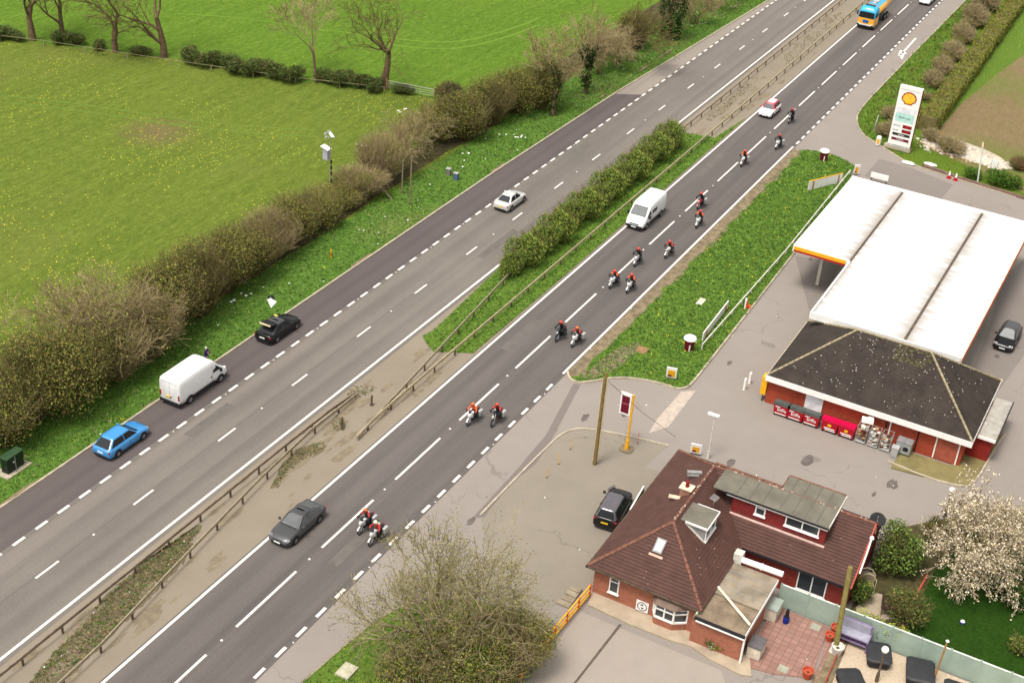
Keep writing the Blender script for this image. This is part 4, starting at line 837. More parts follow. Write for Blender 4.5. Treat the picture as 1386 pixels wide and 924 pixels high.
# --- panel vans
def van(label,xy,rz,L=5.9,H=2.4,windows=False,facing_front=True,z=.012,fam=None):
    t=empty('panel_van',(xy[0],xy[1],z),rz,label,'van'); h=L/2; hw=.99; P=M['p_white2']
    st=[(-h,.5,H-.12,.95),(-h+.04,.42,H-.03,.985),(-h+.3,.4,H,1),(0,.4,H+.02,1),(h*.3,.4,H,1),(h*.42,.4,H-.12,1),(h*.52,.4,H-.42,1),(h*.74,.4,1.28,1),(h*.8,.4,1.16,.99),(h*.9,.38,1.0,.96),(h*.97,.36,.82,.9),(h,.42,.66,.82)]
    rg=[]
    for x,zb,zt,w in st:
        wt=.86 if zt>1.5 else .88
        rg.append(ring(x,zb,zt,hw*w*.94,hw*w,hw*w*(wt if zt<1.9 else .84),.04))
    b=MB(); b.loft(rg); fixn(b.build('body',P,t,smooth=True))
    def zt(x):
        for i in range(len(st)-1):
            if st[i][0]<=x<=st[i+1][0]: u=(x-st[i][0])/(st[i+1][0]-st[i][0]); return st[i][2]+(st[i+1][2]-st[i][2])*u
    b=MB(); a,c=h*.47,h*.735; quadN(b,[(c,-hw*.82,zt(c)+.03),(c,hw*.82,zt(c)+.03),(a,hw*.74,zt(a)+.03),(a,-hw*.74,zt(a)+.03)],.015); b.build('windscreen',M['gl_grey'],t)
    for s in(-1,1):
        b=MB(); y=s*(hw+.012); Q=[(h*.68,y,1.32),(h*.36,y,1.28),(h*.36,y*.965,1.85),(h*.47,y*.965,1.86)]
        b.quad(*(Q if s<0 else Q[::-1])); b.build('side_window',M['glassc'],t)
        if windows:
            b=MB(); Q=[(h*.26,y,1.3),(-h*.14,y,1.3),(-h*.14,y*.975,1.78),(h*.26,y*.975,1.78)]; b.quad(*(Q if s<0 else Q[::-1])); b.build('side_window',M['glassc'],t)
        b=MB(); b.box(-h*.55,h*.42,s*(hw+.002)-.015,s*(hw+.002)+.015,.42,.56); b.build('side_moulding',M['black'],t)
        b=MB(); b.cbox((h*.92,s*hw*.74,.86),(.26,.24,.2),b=.06); b.build('headlight',M['headl'],t)
        b=MB(); b.cbox((-h-.0,s*hw*.88,1.0),(.06,.14,.45),b=.01); b.build('tail_light',M['taill'],t)
        b=MB(); b.cbox((h*.62,s*(hw+.16),1.3),(.12,.24,.3),b=.03); b.build('door_mirror',M['black'],t)
        b=MB(); b.box(-.012+h*.33,h*.33,s*(hw+.002)-.002,s*(hw+.002)+.002,.6,2.0) ; b.cbox((h*.28,s*(hw+.01),1.05),(.06,.03,.16)); b.build('door_handle',M['black'],t)
    b=MB(); b.box(-h-.06,-h+.2,-hw*.96,hw*.96,.3,.52); b.build('rear_bumper',M['black'],t)
    b=MB(); b.loft([ring(h*.88,.3,.62,.8,.955,.93,0),ring(h+.03,.32,.6,.7,.84,.8,0)]); fixn(b.build('front_bumper',M['black'],t))
    b=MB(); b.cbox((h*.985,0,.72),(.1,1.0,.1),b=.02); b.build('grille',M['black'],t)
    b=MB(); b.cbox((h+.06,0,.45),(.03,.5,.11)); b.build('number_plate',M['plateW'],t)
    b=MB(); b.cbox((-h-.02,.12,.86),(.04,.5,.12)); b.build('number_plate',M['plateY'],t)
    b=MB(); b.box(-h-.006,-h+.01,-.008,.008,.55,H-.25); b.box(-h-.006,-h+.01,-.8,.8,H-.3,H-.285); b.cbox((-h-.02,-.12,.86),(.05,.06,.16)); b.build('door_gap',M['black'],t)
    b=MB()
    for x in(h*.66,-h*.6):
        for s in(-1,1): arch(b,x,s*(hw-.004),.42,s)
    b.build('wheel_arch',M['black'],t)
    for x in(h*.66,-h*.6):
        for s in(-1,1): wheel(t,x,s*(hw-.09),.34,.22,steel=True)
    return t
van('plain white long panel van parked in the lay-by between the blue and black cars',(69.1,60.85),0,5.7,2.4)
van('white van with a side window driving in the outside lane among the motorcycles',(117.6,44.4),math.pi,5.6,2.35,windows=True)
# --- tanker lorry
T=empty('tanker_lorry',(197.3,43.9,.012),math.pi,'tanker lorry with blue and orange cab and tank at the top of the road','lorry')
tb=paint('lorry blue',srgb(40,166,210)); to=paint('lorry orange',srgb(240,170,50)); h=4.6
b=MB(); b.loft([ring(2.5,.9,2.75,1.1,1.2,1.05,.05),ring(2.6,.9,2.95,1.12,1.22,1.0,.06),ring(3.6,.9,3.1,1.12,1.22,.98,.08),ring(4.2,.9,3.0,1.1,1.2,.95,.08),ring(4.5,.9,2.6,1.08,1.18,1.0,.05),ring(4.55,.9,2.3,1.06,1.18,1.05,.02)]); fixn(b.build('cab',tb,T,smooth=True))
b=MB(); b.loft([ring(2.52,.42,1.7,1.16,1.245,1.22,0),ring(4.3,.42,1.7,1.16,1.245,1.22,0),ring(4.66,.45,1.62,1.0,1.15,1.05,0)]); fixn(b.build('cab_front_panel',to,T))
b=MB(); b.quad((4.69,-1.08,1.72),(4.69,1.08,1.72),(4.58,1.02,2.5),(4.58,-1.02,2.5)); b.build('windscreen',M['glassc'],T)
for s in(-1,1):
    b=MB(); Q=[(4.2,s*1.26,1.75),(3.2,s*1.26,1.75),(3.2,s*1.24,2.4),(4.1,s*1.24,2.4)]; b.quad(*(Q if s<0 else Q[::-1])); b.build('side_window',M['glassc'],T)
    b=MB(); b.cbox((4.5,s*1.36,2.2),(.15,.16,.55)); b.build('door_mirror',M['black'],T)
    b=MB(); b.cbox((4.62,s*.92,.78),(.16,.36,.2)); b.build('headlight',M['headl'],T)
b=MB(); b.cbox((4.62,0,.62),(.18,2.3,.3)); b.build('front_bumper',M['black'],T); b=MB(); b.cbox((4.73,0,.72),(.05,1.7,.14)); b.build('bumper_strip',M['p_white'],T)
b=MB(); b.cbox((4.68,0,1.2),(.06,.8,.4)); b.build('grille',mk('deep blue panel',srgb(20,96,160)),T)
b=MB(); b.cbox((3.4,0,3.22),(.5,1.4,.08),b=.05); b.build('roof_hatch',M['glassc'],T)
b=MB(); 
def ell(x,w,hh,zc=2.1): return [(x,w*math.cos(6.283*i/20),zc+hh*math.sin(6.283*i/20)) for i in range(20)]
b.loft([ell(2.2,.9,.6),ell(2.05,1.15,.85),ell(-4.4,1.15,.85),ell(-4.55,.9,.6)]); tk=fixn(b.build('tank',[to],T,smooth=True))
b=MB(); 
for i in range(3,8): 
    a,c=6.283*(i-.5)/20,6.283*(i+.5)/20
    b.quad(*[(x,1.17*math.cos(t),2.1+.87*math.sin(t)) for x,t in((2.0,a),(-4.4,a),(-4.4,c),(2.0,c))])
b.build('tank_top',tb,tk)
b=MB(); b.box(-4,1.6,-.3,.3,2.98,3.04); b.cyl((1,0,3),(1,0,3.2),.3,n=12); b.cyl((-1.5,0,3),(-1.5,0,3.2),.3,n=12); b.build('walkway',M['silver'],T)
b=MB(); b.box(-4.4,2.6,-.5,.5,.75,1.15); b.build('chassis',M['black'],T)
for x in(3.7,-1.6,-2.9):
    for s in(-1,1): wheel(T,x,s*1.05,.5,.3,steel=True)
# ---------------------------------------------------------------- motorcycles and riders
def skin_body(name,verts,edges,radii,sub=1):
    me=D.meshes.new(name); me.from_pydata(verts,edges,[]); o=D.objects.new(name,me); COL.objects.link(o)
    o.modifiers.new('s','SKIN'); me.skin_vertices[0].data[0].use_root=True
    for i,r in enumerate(radii): me.skin_vertices[0].data[i].radius=(r,r)
    md=o.modifiers.new('u','SUBSURF'); md.levels=sub
    dg=bpy.context.evaluated_depsgraph_get(); m2=D.meshes.new_from_object(o.evaluated_get(dg)); D.objects.remove(o); m2.name=name; return m2
def hand(b,c,s,d=Vector((1,0,0))):
    """five fingers curled round a grip"""
    for k in range(4):
        o=c+Vector((0,s*(-.03+.02*k),0)); b.path([o,o+Vector((.05,0,.01)),o+Vector((.07,0,-.02)),o+Vector((.05,0,-.045))],.009,5)
    b.path([c+Vector((0,-s*.04,0)),c+Vector((.03,-s*.055,-.02)),c+Vector((.04,-s*.04,-.045))],.011,5); b.cbox(c+Vector((-.01,0,0)),(.07,.085,.03),b=.01)
def rider_proto():
    V=[(-.22,0,.86)];E=[];R=[.15]
    def a(p,r,fr): V.append(p);R.append(r);E.append((fr,len(V)-1));return len(V)-1
    w=a((-.16,0,1.05),.15,0);c=a((-.02,0,1.28),.19,w);n=a((.08,0,1.44),.075,c);hd=a((.12,0,1.56),.09,n)
    for s in(-1,1):
        sh=a((.0,s*.19,1.36),.085,c);el=a((.18,s*.36,1.16),.06,sh);wr=a((.4,s*.33,1.08),.045,el);a((.46,s*.32,1.06),.045,wr)
        hp=a((-.16,s*.13,.86),.11,0);kn=a((.22,s*.24,.84),.085,hp);an=a((-.02,s*.22,.46),.055,kn);a((.14,s*.22,.38),.05,an)
    return skin_body('rider_body',V,E,R,1)
rb=rider_proto()
jk=mk('black riding jacket',(.02,.02,.024),.7,var=.2);tr=mk('dark riding trousers',(.028,.028,.034),.8,var=.2);bt=M['black']
for mm in(jk,tr,bt,M['skin']): rb.materials.append(mm)
for p in rb.polygons:
    c=p.center; p.use_smooth=True
    p.material_index=2 if (c.z<.5 or (c.x>.38 and abs(c.y)>.2)) else (0 if c.z>.98 or (c.x>.02 and c.z>.95) else 1)
def rider(xy,z,rz,label,jm,hm,vest):
    o=D.objects.new('person',rb); COL.objects.link(o); o.location=(xy[0],xy[1],z); o.rotation_euler=(0,random.uniform(-.02,.07),rz); o.scale=(1,1,random.uniform(.97,1.03)); tag(o,label,'person','riders on the motorcycles')
    o.material_slots[0].link='OBJECT'; o.material_slots[0].material=jm
    b=MB(); b.lathe([(.02,.165),(.08,.15),(.125,.1),(.145,.02),(.14,-.06),(.115,-.12),(.02,-.13)],(.13,0,1.60),14); h=b.build('helmet',hm,o,smooth=True)
    b=MB(); b.add([(.13+.148*math.cos(a),.148*math.sin(a),1.60+z_) for z_ in(.045,-.045) for a in(-1,-.6,-.2,.2,.6,1)],[(i,i+1,i+7,i+6) for i in range(5)]); b.build('visor',M['black'],h)
    for s in(-1,1): b=MB(); hand(b,Vector((.46,s*.32,1.065)),s); b.build('glove',M['black'],o)
    if vest:
        # shoulder yoke and sleeves follow the torso surface
        b=MB()
        for s in(-1,1): b.lathe([(.02,.085),(.07,.06),(.095,0),(.09,-.03)],(.0,s*.18,1.36),10); b.cyl((.02,s*.2,1.34),(.15,s*.34,1.19),.088,.07,10)
        b.build('jacket_shoulders',vest,o,smooth=True)
    return o
def bike(xy,rz,label,pm,fair=1,pan=False,z=.012):
    t=empty('motorcycle',(xy[0],xy[1],z),rz,label,'motorcycle','motorcycles riding in two columns')
    for x,nm in((.74,'front_wheel'),(-.7,'rear_wheel')):
        w=.11 if x>0 else .15; r=.31
        b=MB(); prof=[(r*.82,-w/2),(r*.96,-w*.35),(r,0),(r*.96,w*.35),(r*.82,w/2),(r*.8,0)]
        v=[];n=20
        for rr,y in prof+[prof[0]]:
            for i in range(n): a=6.283*i/n; v.append((rr*math.cos(a),y,rr*math.sin(a)))
        b.add(v,[(j*n+i,j*n+(i+1)%n,(j+1)*n+(i+1)%n,(j+1)*n+i) for j in range(len(prof)) for i in range(n)])
        wl_=b.build(nm,M['rubber'],t,loc=(x,0,r)); b=MB()
        for k in range(6): a=6.283*k/6; b.cyl((0,0,0),(r*.83*math.cos(a),0,r*.83*math.sin(a)),.016,n=5)
        b.lathe([(.07,-.05),(.07,.05)],n=10,axis='Y'); b.lathe([(r*.5,.05),(r*.5,.056)],n=14,axis='Y'); b.build('rim',M['alloy'],wl_)
    b=MB()
    for s in(-1,1): b.cyl((.74,s*.09,.31),(.45,s*.09,.98),.028,.032,8)
    b.build('fork',M['silver'],t)
    b=MB(); b.loft([ring(-.3,.32,.62,.08,.13,.1,0),ring(0,.26,.7,.12,.18,.14,0),(ring(.32,.28,.72,.1,.16,.12,0))]); b.cyl((-.25,-.14,.35),(-.85,-.19,.5),.055,.065,8); b.path([(-.2,.07,.4),(-.7,.09,.31)],.035,6); b.path([(-.2,-.07,.4),(-.7,-.09,.31)],.035,6); fixn(b.build('engine',M['rust'] if fair==0 else M['black'],t))
    b=MB(); b.loft([ring(-.12,.7,.84,.07,.12,.08,.01),ring(.1,.66,.96,.12,.17,.1,.02),ring(.3,.68,.98,.11,.16,.09,.02),ring(.42,.72,.86,.05,.09,.06,.01)]); fixn(b.build('tank',pm,t,smooth=True))
    b=MB(); b.loft([ring(-.78,.78,.86,.06,.1,.08,0),ring(-.45,.74,.84,.1,.14,.12,0),ring(-.12,.7,.8,.09,.12,.1,0)]); fixn(b.build('seat',M['black'],t))
    b=MB(); b.path([(.38,-.36,1.04),(.44,-.2,1.06),(.44,.2,1.06),(.38,.36,1.04)],.018,6); b.cyl((.4,-.34,1.05),(.38,-.44,1.04),.022); b.cyl((.4,.34,1.05),(.38,.44,1.04),.022); b.build('handlebar',M['black'],t)
    b=MB()
    for s in(-1,1): b.path([(.42,s*.25,1.06),(.5,s*.34,1.2)],.01,5); b.cbox((.5,s*.37,1.22),(.03,.13,.08),b=.01)
    b.build('mirrors',M['black'],t)
    if fair:
        b=MB(); b.loft([ring(.3,.5,.92,.1,.2,.12,0),ring(.5,.6,1.08,.1,.2,.12,.01),ring(.68,.7,1.04,.06,.12,.07,.01),ring(.76,.76,.92,.03,.06,.04,0)]); fixn(b.build('fairing',pm,t,smooth=True))
        b=MB(); b.quad((.66,-.1,1.06),(.66,.1,1.06),(.48,.12,1.28),(.48,-.12,1.28)); b.build('screen',M['glassc'],t)
    b=MB(); b.lathe([(.02,.05),(.075,.03),(.085,0),(.06,-.04)],(0,0,0),10,axis='Y'); 
    b=MB(); b.cyl((.66,0,.9),(.79,0,.89),.075,.085,10); b.build('headlight',M['headl'],t)
    b=MB(); b.add([(.74+.35*math.cos(a),s*.06,.31+.35*math.sin(a)) for s in(-1,1) for a in(.5,1.0,1.5,2.0,2.5)],[(i,i+1,i+6,i+5) for i in range(4)]); b.build('front_mudguard',pm,t)
    b=MB(); b.cbox((-.84,0,.82),(.1,.12,.06)); b.build('tail_light',M['taill'],t)
    if pan:
        for s in(-1,1): b=MB(); b.cbox((-.55,s*.3,.62),(.5,.2,.38),b=.05); b.build('pannier',M['silver'],t)
    return t
bp={'white':paint('white bike paint',(.75,.75,.73)),'black':M['p_black'],'red':paint('red bike paint',srgb(170,30,40)),'silver':M['p_silver']}
hr=mk('red helmet',srgb(222,62,48),.35,var=.05,coat=.5);ho=mk('orange helmet',srgb(232,106,46),.4,var=.05,coat=.4);hw_=mk('cream helmet',srgb(230,225,190),.4,var=.05)
jo=mk('orange jacket',srgb(216,96,52),.7,var=.15);jr=mk('red jacket',srgb(184,54,48),.7,var=.15)
RD=[ # x,y, bike paint, fairing, pannier, jacket, helmet, vest, where
 (152.3,41.0,'black',1,0,jk,hr,None,'beside the small white red-roofed car','black motorcycle beside the small white red-roofed car'),
 (143.9,39.6,'white',1,1,jk,hr,None,'near the junction with the forecourt entrance','white-nosed motorcycle near the top end of the grass island'),
 (136.9,41.2,'white',0,1,jk,hr,jo,'on the lane line, alone between two pairs','motorcycle alone on the lane line ahead of the junction'),
 (123.9,41.0,'red',1,1,jk,hr,None,'level with the back of the moving white van','red motorcycle level with the back of the moving white van'),
 (119.8,39.5,'white',1,0,jk,hr,jo,'in orange sleeves just behind and right of the moving white van','white motorcycle in the inside lane right of the moving white van'),
 (112.0,39.4,'white',0,0,jk,hr,jr,'alone near the edge line ahead of the moving white van','motorcycle alone near the edge line by the grass island'),
 (108.7,41.2,'silver',1,0,jk,hr,None,'on the lane line in front of the moving white van','silver motorcycle on the lane line in front of the moving white van'),
 (103.5,41.2,'white',1,0,jk,hr,jo,'on the left of the middle pair','white motorcycle on the left of the middle pair'),
 (103.6,39.6,'white',1,0,jk,hr,jo,'on the right of the middle pair','white motorcycle on the right of the middle pair'),
 (92.4,41.0,'black',1,0,jk,hr,None,'on the left of the pair beside the tip of the grass island','black motorcycle on the left of the pair by the island tip'),
 (92.4,39.5,'white',1,1,jk,ho,jr,'on the right of the pair beside the tip of the grass island','white-nosed motorcycle nearest the tip of the grass island'),
 (77.5,40.95,'white',1,1,jo,ho,None,'on the white motorcycle with large fairing ahead of the forecourt exit','large white faired motorcycle beside the dark one'),
 (78.4,39.4,'black',0,1,jk,hr,jr,'on the dark motorcycle next to the large white one','dark motorcycle next to the large white one'),
 (62.3,40.55,'silver',1,1,jk,ho,jr,'on the left of the leading pair near the bare tree','silver motorcycle on the left of the leading pair'),
 (61.7,39.3,'silver',1,1,jr,hw_,None,'under the outer branches of the bare tree','silver motorcycle under the outer branches of the bare tree')]
LB=['rider with red helmet beside the small white red-roofed car','rider in dark clothes near the forecourt entrance junction','rider with orange shoulders alone on the lane line far ahead','rider on the red motorcycle behind the moving white van','rider with orange shoulders right behind the rider on the red motorcycle','rider alone near the edge line beside the moving white van','rider on the lane line in front of the moving white van','orange-shouldered rider on the left of the middle pair','orange-shouldered rider on the right of the middle pair','dark-clothed rider on the left of the pair at the island tip','rider with orange helmet nearest the island tip','rider in orange jacket on the large white faired motorcycle','red-shouldered rider next to the large white faired motorcycle','orange-helmeted rider on the left of the leading pair','rider in red jacket and cream helmet under the bare tree branches']
for i,(x,y,pc,fa,pn,j,hm,ve,wh,bl) in enumerate(RD):
    random.seed(50+i); rz=math.pi+random.uniform(-.05,.05)
    bike((x,y),rz,bl,bp[pc],fa,pn); jn={id(jk):'dark jacket',id(jo):'orange jacket',id(jr):'red jacket'}[id(j)]; hn={id(hr):'red helmet',id(ho):'orange helmet',id(hw_):'cream helmet'}[id(hm)]
    rider((x,y),.012,rz,f'rider in {jn} and {hn}, {wh}'[:400] if 0 else LB[i],j,hm,ve)
# person beside the van
def stander():
    V=[(0,0,.95)];E=[];R=[.14]
    def a(p,r,fr): V.append(p);R.append(r);E.append((fr,len(V)-1));return len(V)-1
    c=a((0,0,1.25),.18,0);n=a((0.02,0,1.47),.065,c);a((.04,0,1.60),.095,n)
    for s in(-1,1):
        sh=a((0,s*.19,1.38),.08,c);el=a((.08,s*.27,1.12),.055,sh);w=a((.26,s*.2,1.0),.04,el);a((.32,s*.17,1.0),.035,w)
        hp=a((0,s*.1,.88),.11,0);k=a((.03,s*.12,.5),.075,hp);an=a((0,s*.13,.09),.05,k);a((.12,s*.14,.04),.045,an)
    return skin_body('person',V,E,R,1)
pm_=stander()
for mm in(mk('navy top',srgb(44,40,84),.8),mk('grey trousers',srgb(60,60,66),.8),M['skin']): pm_.materials.append(mm)
for p in pm_.polygons:
    c=p.center;p.use_smooth=True;p.material_index=2 if c.z>1.5 or (c.x>.26 and c.z>.5) else (0 if c.z>.93 else 1)
o=D.objects.new('person',pm_); COL.objects.link(o); ph=G(279,481,1.6); o.location=(72.15,62.2,0.1); o.rotation_euler=(0,0,-1.6); tag(o,'person in navy top standing on the verge behind the parked white van','person')
b=MB(); b.lathe([(.02,.11),(.08,.085),(.105,.03),(.1,-.03),(.07,-.05)],(.015,0,1.62),12); b.build('hair',mk('grey hair',srgb(190,190,185),.8),o,smooth=True)
b=MB(); b.lathe([(.08,-.001),(.07,.004)],(0,0,0),10); b=MB(); b.quad((.205,-.09,1.22),(.205,.09,1.22),(.19,.09,1.38),(.19,-.09,1.38)); b.build('chest_print',mk('pink print',srgb(225,130,140)),o)
# ---------------------------------------------------------------- vegetation
def rv(s=1): return Vector((random.gauss(0,s),random.gauss(0,s),random.gauss(0,s)))
def grow(bs,p,d,r,L,dep,maxd,tips,spr,up,kids,minr=.012):
    """bs: (limb MB, twig MB)"""
    segs=3 if dep<maxd else 2; b=bs[0] if dep<=1 else bs[1]; n=7 if dep==0 else (5 if dep==1 else (4 if dep==2 else 3)); pts=[]
    for i in range(segs):
        q=p+d*L/segs; r2=max(minr,r*.82); b.cyl(p,q,r,r2,n,False); p=q; r=r2; d=(d+rv(.14)+Vector((0,0,up))).normalized(); pts.append((Vector(p),Vector(d),r))
    if dep>=maxd-1: tips.extend([(a,c) for a,c,_ in pts])
    if dep>=maxd: return
    k=kids[min(dep,len(kids)-1)]
    for j in range(k):
        a,c,rr=pts[-1] if j<2 else random.choice(pts); ax=c.orthogonal().normalized(); ax.rotate(Matrix.Rotation(random.random()*6.283,3,c)); 
        nd=(c+ax*spr*random.uniform(.6,1.3)).normalized(); grow(bs,a,nd,max(minr,rr*(.8 if j==0 else .62)),L*random.uniform(.62,.86),dep+1,maxd,tips,spr,up,kids,minr)
def leaf(b,p,s,mi=0,flat=0):
    n=rv(1); n.z=abs(n.z)+flat; n.normalize(); a=n.orthogonal().normalized(); a.rotate(Matrix.Rotation(random.random()*6.283,3,n)); c=n.cross(a); w=s*random.uniform(.5,.8)
    b.add([p-a*s*.5,p+c*w*.5,p+a*s*.5,p-c*w*.5],[(0,1,2,3)],mi)
def tree(name,label,loc,h,spread=.7,up=.05,kids=(4,3,3,2),maxd=4,r=.22,L0=None,leaves=0,lmats=None,ls=.16,lw=None,seed=1,trunkh=None,group=None,cat='tree',barkm=None,twigm=None,minr=.014,stems=1,lean=(0,0),ivy=0,jit=.25,rz=0,squash=1,protos={}):
    key=(seed,)
    random.seed(seed); limb=MB();tw=MB();tips=[]
    L=L0 or h*.34
    for s in range(stems):
        d=Vector((lean[0],lean[1],1)) if stems==1 else Vector((math.cos(6.283*s/stems+seed)*.55*random.uniform(.3,1.2),math.sin(6.283*s/stems+seed)*.55*random.uniform(.3,1.2),1))
        grow((limb,tw),Vector((0,0,-.1)) if stems==1 else Vector((d.x*.5,d.y*.5,-.1)),d.normalized(),r,L,0,maxd,tips,spread,up,kids,minr)
    mz=max(p.z for p,_ in tips); k=h/mz
    for bb in(limb,tw): bb.v=[(v[0]*squash*1.0*k,v[1]*squash*k,v[2]*k) for v in bb.v]
    tips=[(Vector((p.x*squash*k,p.y*squash*k,p.z*k)),d) for p,d in tips]
    t=empty(name,loc,rz,label,cat,group)
    tr=limb.build('trunk',barkm or M['bark'],t,smooth=True)
    cm=[twigm or M['twig']]+(lmats or [])
    for i in range(leaves):
        p,d=random.choice(tips); q=p+rv(jit); leaf(tw,q,ls*random.uniform(.6,1.4),1+random.choices(range(len(lmats)),lw or [1]*len(lmats))[0])
    tw.build('crown',cm,t)
    if ivy:
        b=MB()
        for i in range(ivy):
            p=random.choice(limb.v); p=Vector(p)
            if p.z>h*.62: continue
            leaf(b,p+rv(.22),.3,0)
        b.build('ivy',M['ivy'],t)
    return t
def bush(name,label,loc,h,rx,ry=None,n=3500,lmats=None,lw=None,ls=.16,seed=1,group=None,cat='shrub',twigs=260,twigm=None,rz=0,base=0,lump=.3,core=.55):
    """leafy lumps over a fan of stems; leaves fill the outer volume unevenly"""
    random.seed(seed); ry=ry or rx; lmats=lmats or [M['bud'],M['bud2'],M['lfd']]
    t=empty(name,loc,rz,label,cat,group); st=MB()
    for i in range(twigs):
        a=random.random()*6.283; rr=random.random()**.5; el=random.random()**.7
        e=Vector((math.cos(a)*rx*rr,math.sin(a)*ry*rr,base+(h-base)*(.35+.75*el*(1-rr*rr*.45)))); p0=Vector((e.x*.25,e.y*.25,0)); mid=p0.lerp(e,.5)+rv(.12)+Vector((0,0,h*.08))
        st.cyl(p0,mid,.03,.02,3,False); st.cyl(mid,e,.02,.008,3,False)
        for k in range(2): q=mid.lerp(e,random.uniform(.2,.9)); st.cyl(q,q+rv(.28)+Vector((0,0,.2)),.012,.006,3,False)
    st.build('stems',twigm or M['twigd'],t)
    lumps=[(Vector((math.cos(a)*rx*.62*q,math.sin(a)*ry*.62*q,h*(.35+.33*random.random()))),random.uniform(.75,1.2)) for a,q in[(random.random()*6.283,random.random()**.5) for _ in range(max(5,int(9*lump/.3)))]]
    b=MB()
    for i in range(n):
        c,s=random.choice(lumps); d=rv(1).normalized(); u=random.uniform(core,1)*s*random.uniform(.85,1.12)
        p=c+Vector((d.x*rx*.5*u,d.y*ry*.5*u,d.z*h*.36*u))
        if p.z<.05+base*.5 : p.z=random.uniform(.05,.5)+base*.5
        leaf(b,p,ls*random.uniform(.6,1.4),random.choices(range(len(lmats)),lw or [1]*len(lmats))[0],.4)
    b.build('crown',lmats,t); return t
def place(proto,loc,rz,s,label,group=None,first=[]):
    if not proto.get('used'):
        o=proto; o['used']=1
    else: o=copy_tree(proto)
    o.location=loc; o.rotation_euler=(0,0,rz); o.scale=(s[0],s[1],s[2]) if isinstance(s,tuple) else (s,s,s)
    o['label']=label
    if group:o['group']=group
    return o
OL=[M['bud'],M['bud2'],M['lfd'],M['lf']]
HB=[bush('hedgerow_shrub','x',(0,0,0),5,3.0,3.0,15000,OL,[8,2,3,2],.115,11,twigs=420,core=.45,cat='shrub'),
    bush('hedgerow_shrub','x',(0,0,0),5,3.1,2.8,14000,OL,[8,1.5,4,1.5],.11,12,twigs=480,core=.45,cat='shrub'),
    bush('hedgerow_shrub','x',(0,0,0),5,2.8,2.9,9000,OL,[6,1.5,2,.6],.09,13,twigs=900,core=.4,twigm=M['twig'],cat='shrub')]
TW=[tree('bare_shrub','x',(0,0,0),6,.75,.02,(5,4,3,3),4,.09,L0=2.0,leaves=1500,lmats=[M['bud'],M['bud2']],ls=.12,seed=21,stems=5,barkm=M['twig'],minr=.012,cat='shrub'),
    tree('bare_shrub','x',(0,0,0),6,.85,0,(5,4,4,3),4,.08,L0=1.8,leaves=900,lmats=[M['bud'],M['bud2']],ls=.11,seed=22,stems=6,barkm=M['twigd'],minr=.012,cat='shrub')]
# hedgerow: (kind, px, py of the foot, height, width factor, label)
HR=[('H0',4,610,5.2,1.1,'olive shrub at the left edge of the picture above the green cabinet'),
('H1',45,575,6.4,1.15,'tall dark olive shrub up the bank from the green cabinet'),
('H0',88,560,7.0,1.15,'olive shrub behind the open verge left of the blue car'),
('T0',100,515,8.6,1.25,'broad pale twiggy bare shrub rising above the blue car, left half'),
('H1',128,535,5.6,.95,'low olive shrub in front of the big pale twiggy one'),
('T1',165,500,8.4,1.2,'broad pale twiggy bare shrub between the blue car and the white van'),
('H2',160,520,4.8,1,'thin budding shrub directly above the blue car bonnet'),
('H2',205,490,5.2,1,'thin budding shrub directly behind the parked white van'),
('H0',232,455,6.4,1.1,'bushy olive shrub above the roof of the parked white van'),
('H1',272,432,6.4,1.1,'bushy dark shrub above the person by the van'),
('H0',305,402,5.6,1,'olive shrub behind the black car with the raised tailgate'),
('H1',338,380,5.0,1,'olive shrub just past the black car with the raised tailgate'),
('H2',370,355,4.6,.95,'thin shrub beside the scattered litter past the black car'),
('H0',400,330,4.3,.95,'green olive shrub left of the orange marker'),
('H1',430,306,3.0,.95,'shrub at the foot of the pole with the grey box'),
('H0',462,286,2.3,.95,'rounded olive shrub right of the pole with the grey box'),
('H2',492,270,3.0,1,'thin shrub left of the leaning stake'),
('H2',520,250,5,.95,'sparse shrub above the leaning stake'),
('T1',548,232,6.2,.8,'bare twiggy shrub around the pair of short poles'),
('T0',575,212,6,.8,'bare twiggy shrub near the field gate'),
('H0',600,195,4.6,.9,'olive shrub left of the two grey boxes'),
('H0',632,192,5.4,1.05,'dense olive shrub beyond the field gate'),
('H1',668,172,5.4,1.05,'dense olive shrub midway along the far verge'),
('H0',702,156,5.6,1.0,'dense olive shrub left of the ivy-clad trees'),
('H1',735,150,6.0,.9,'olive shrub at the foot of the first ivy-clad tree'),
('T1',815,104,6.5,.9,'brown twiggy shrub right of the ivy-clad trees'),
('T1',838,92,5.5,.85,'brown twiggy shrub left of the dark conifer'),
('H1',862,70,5.2,.9,'green shrub tucked behind the dark conifer'),
('T1',945,36,5.6,.85,'brown scrub just right of the dark conifer'),
('T0',975,16,5.4,.85,'brown scrub further up the verge beyond the conifer'),
('T1',1005,0,5.4,.85,'topmost brown scrub at the upper edge of the far verge')]
KM={'H0':(HB[0],5),'H1':(HB[1],5),'H2':(HB[2],5),'T0':(TW[0],6),'T1':(TW[1],6)}
random.seed(77)
for k,px,py,h,w,lb in HR:
    g=G(px,py); pr,ph_=KM[k]; y=g.y+.9
    place(pr,(g.x+.8,y,0),random.random()*6.28,(w*1.12,w*1.12,h/ph_*1.02),lb,'shrubs and scrub of the long roadside hedge')
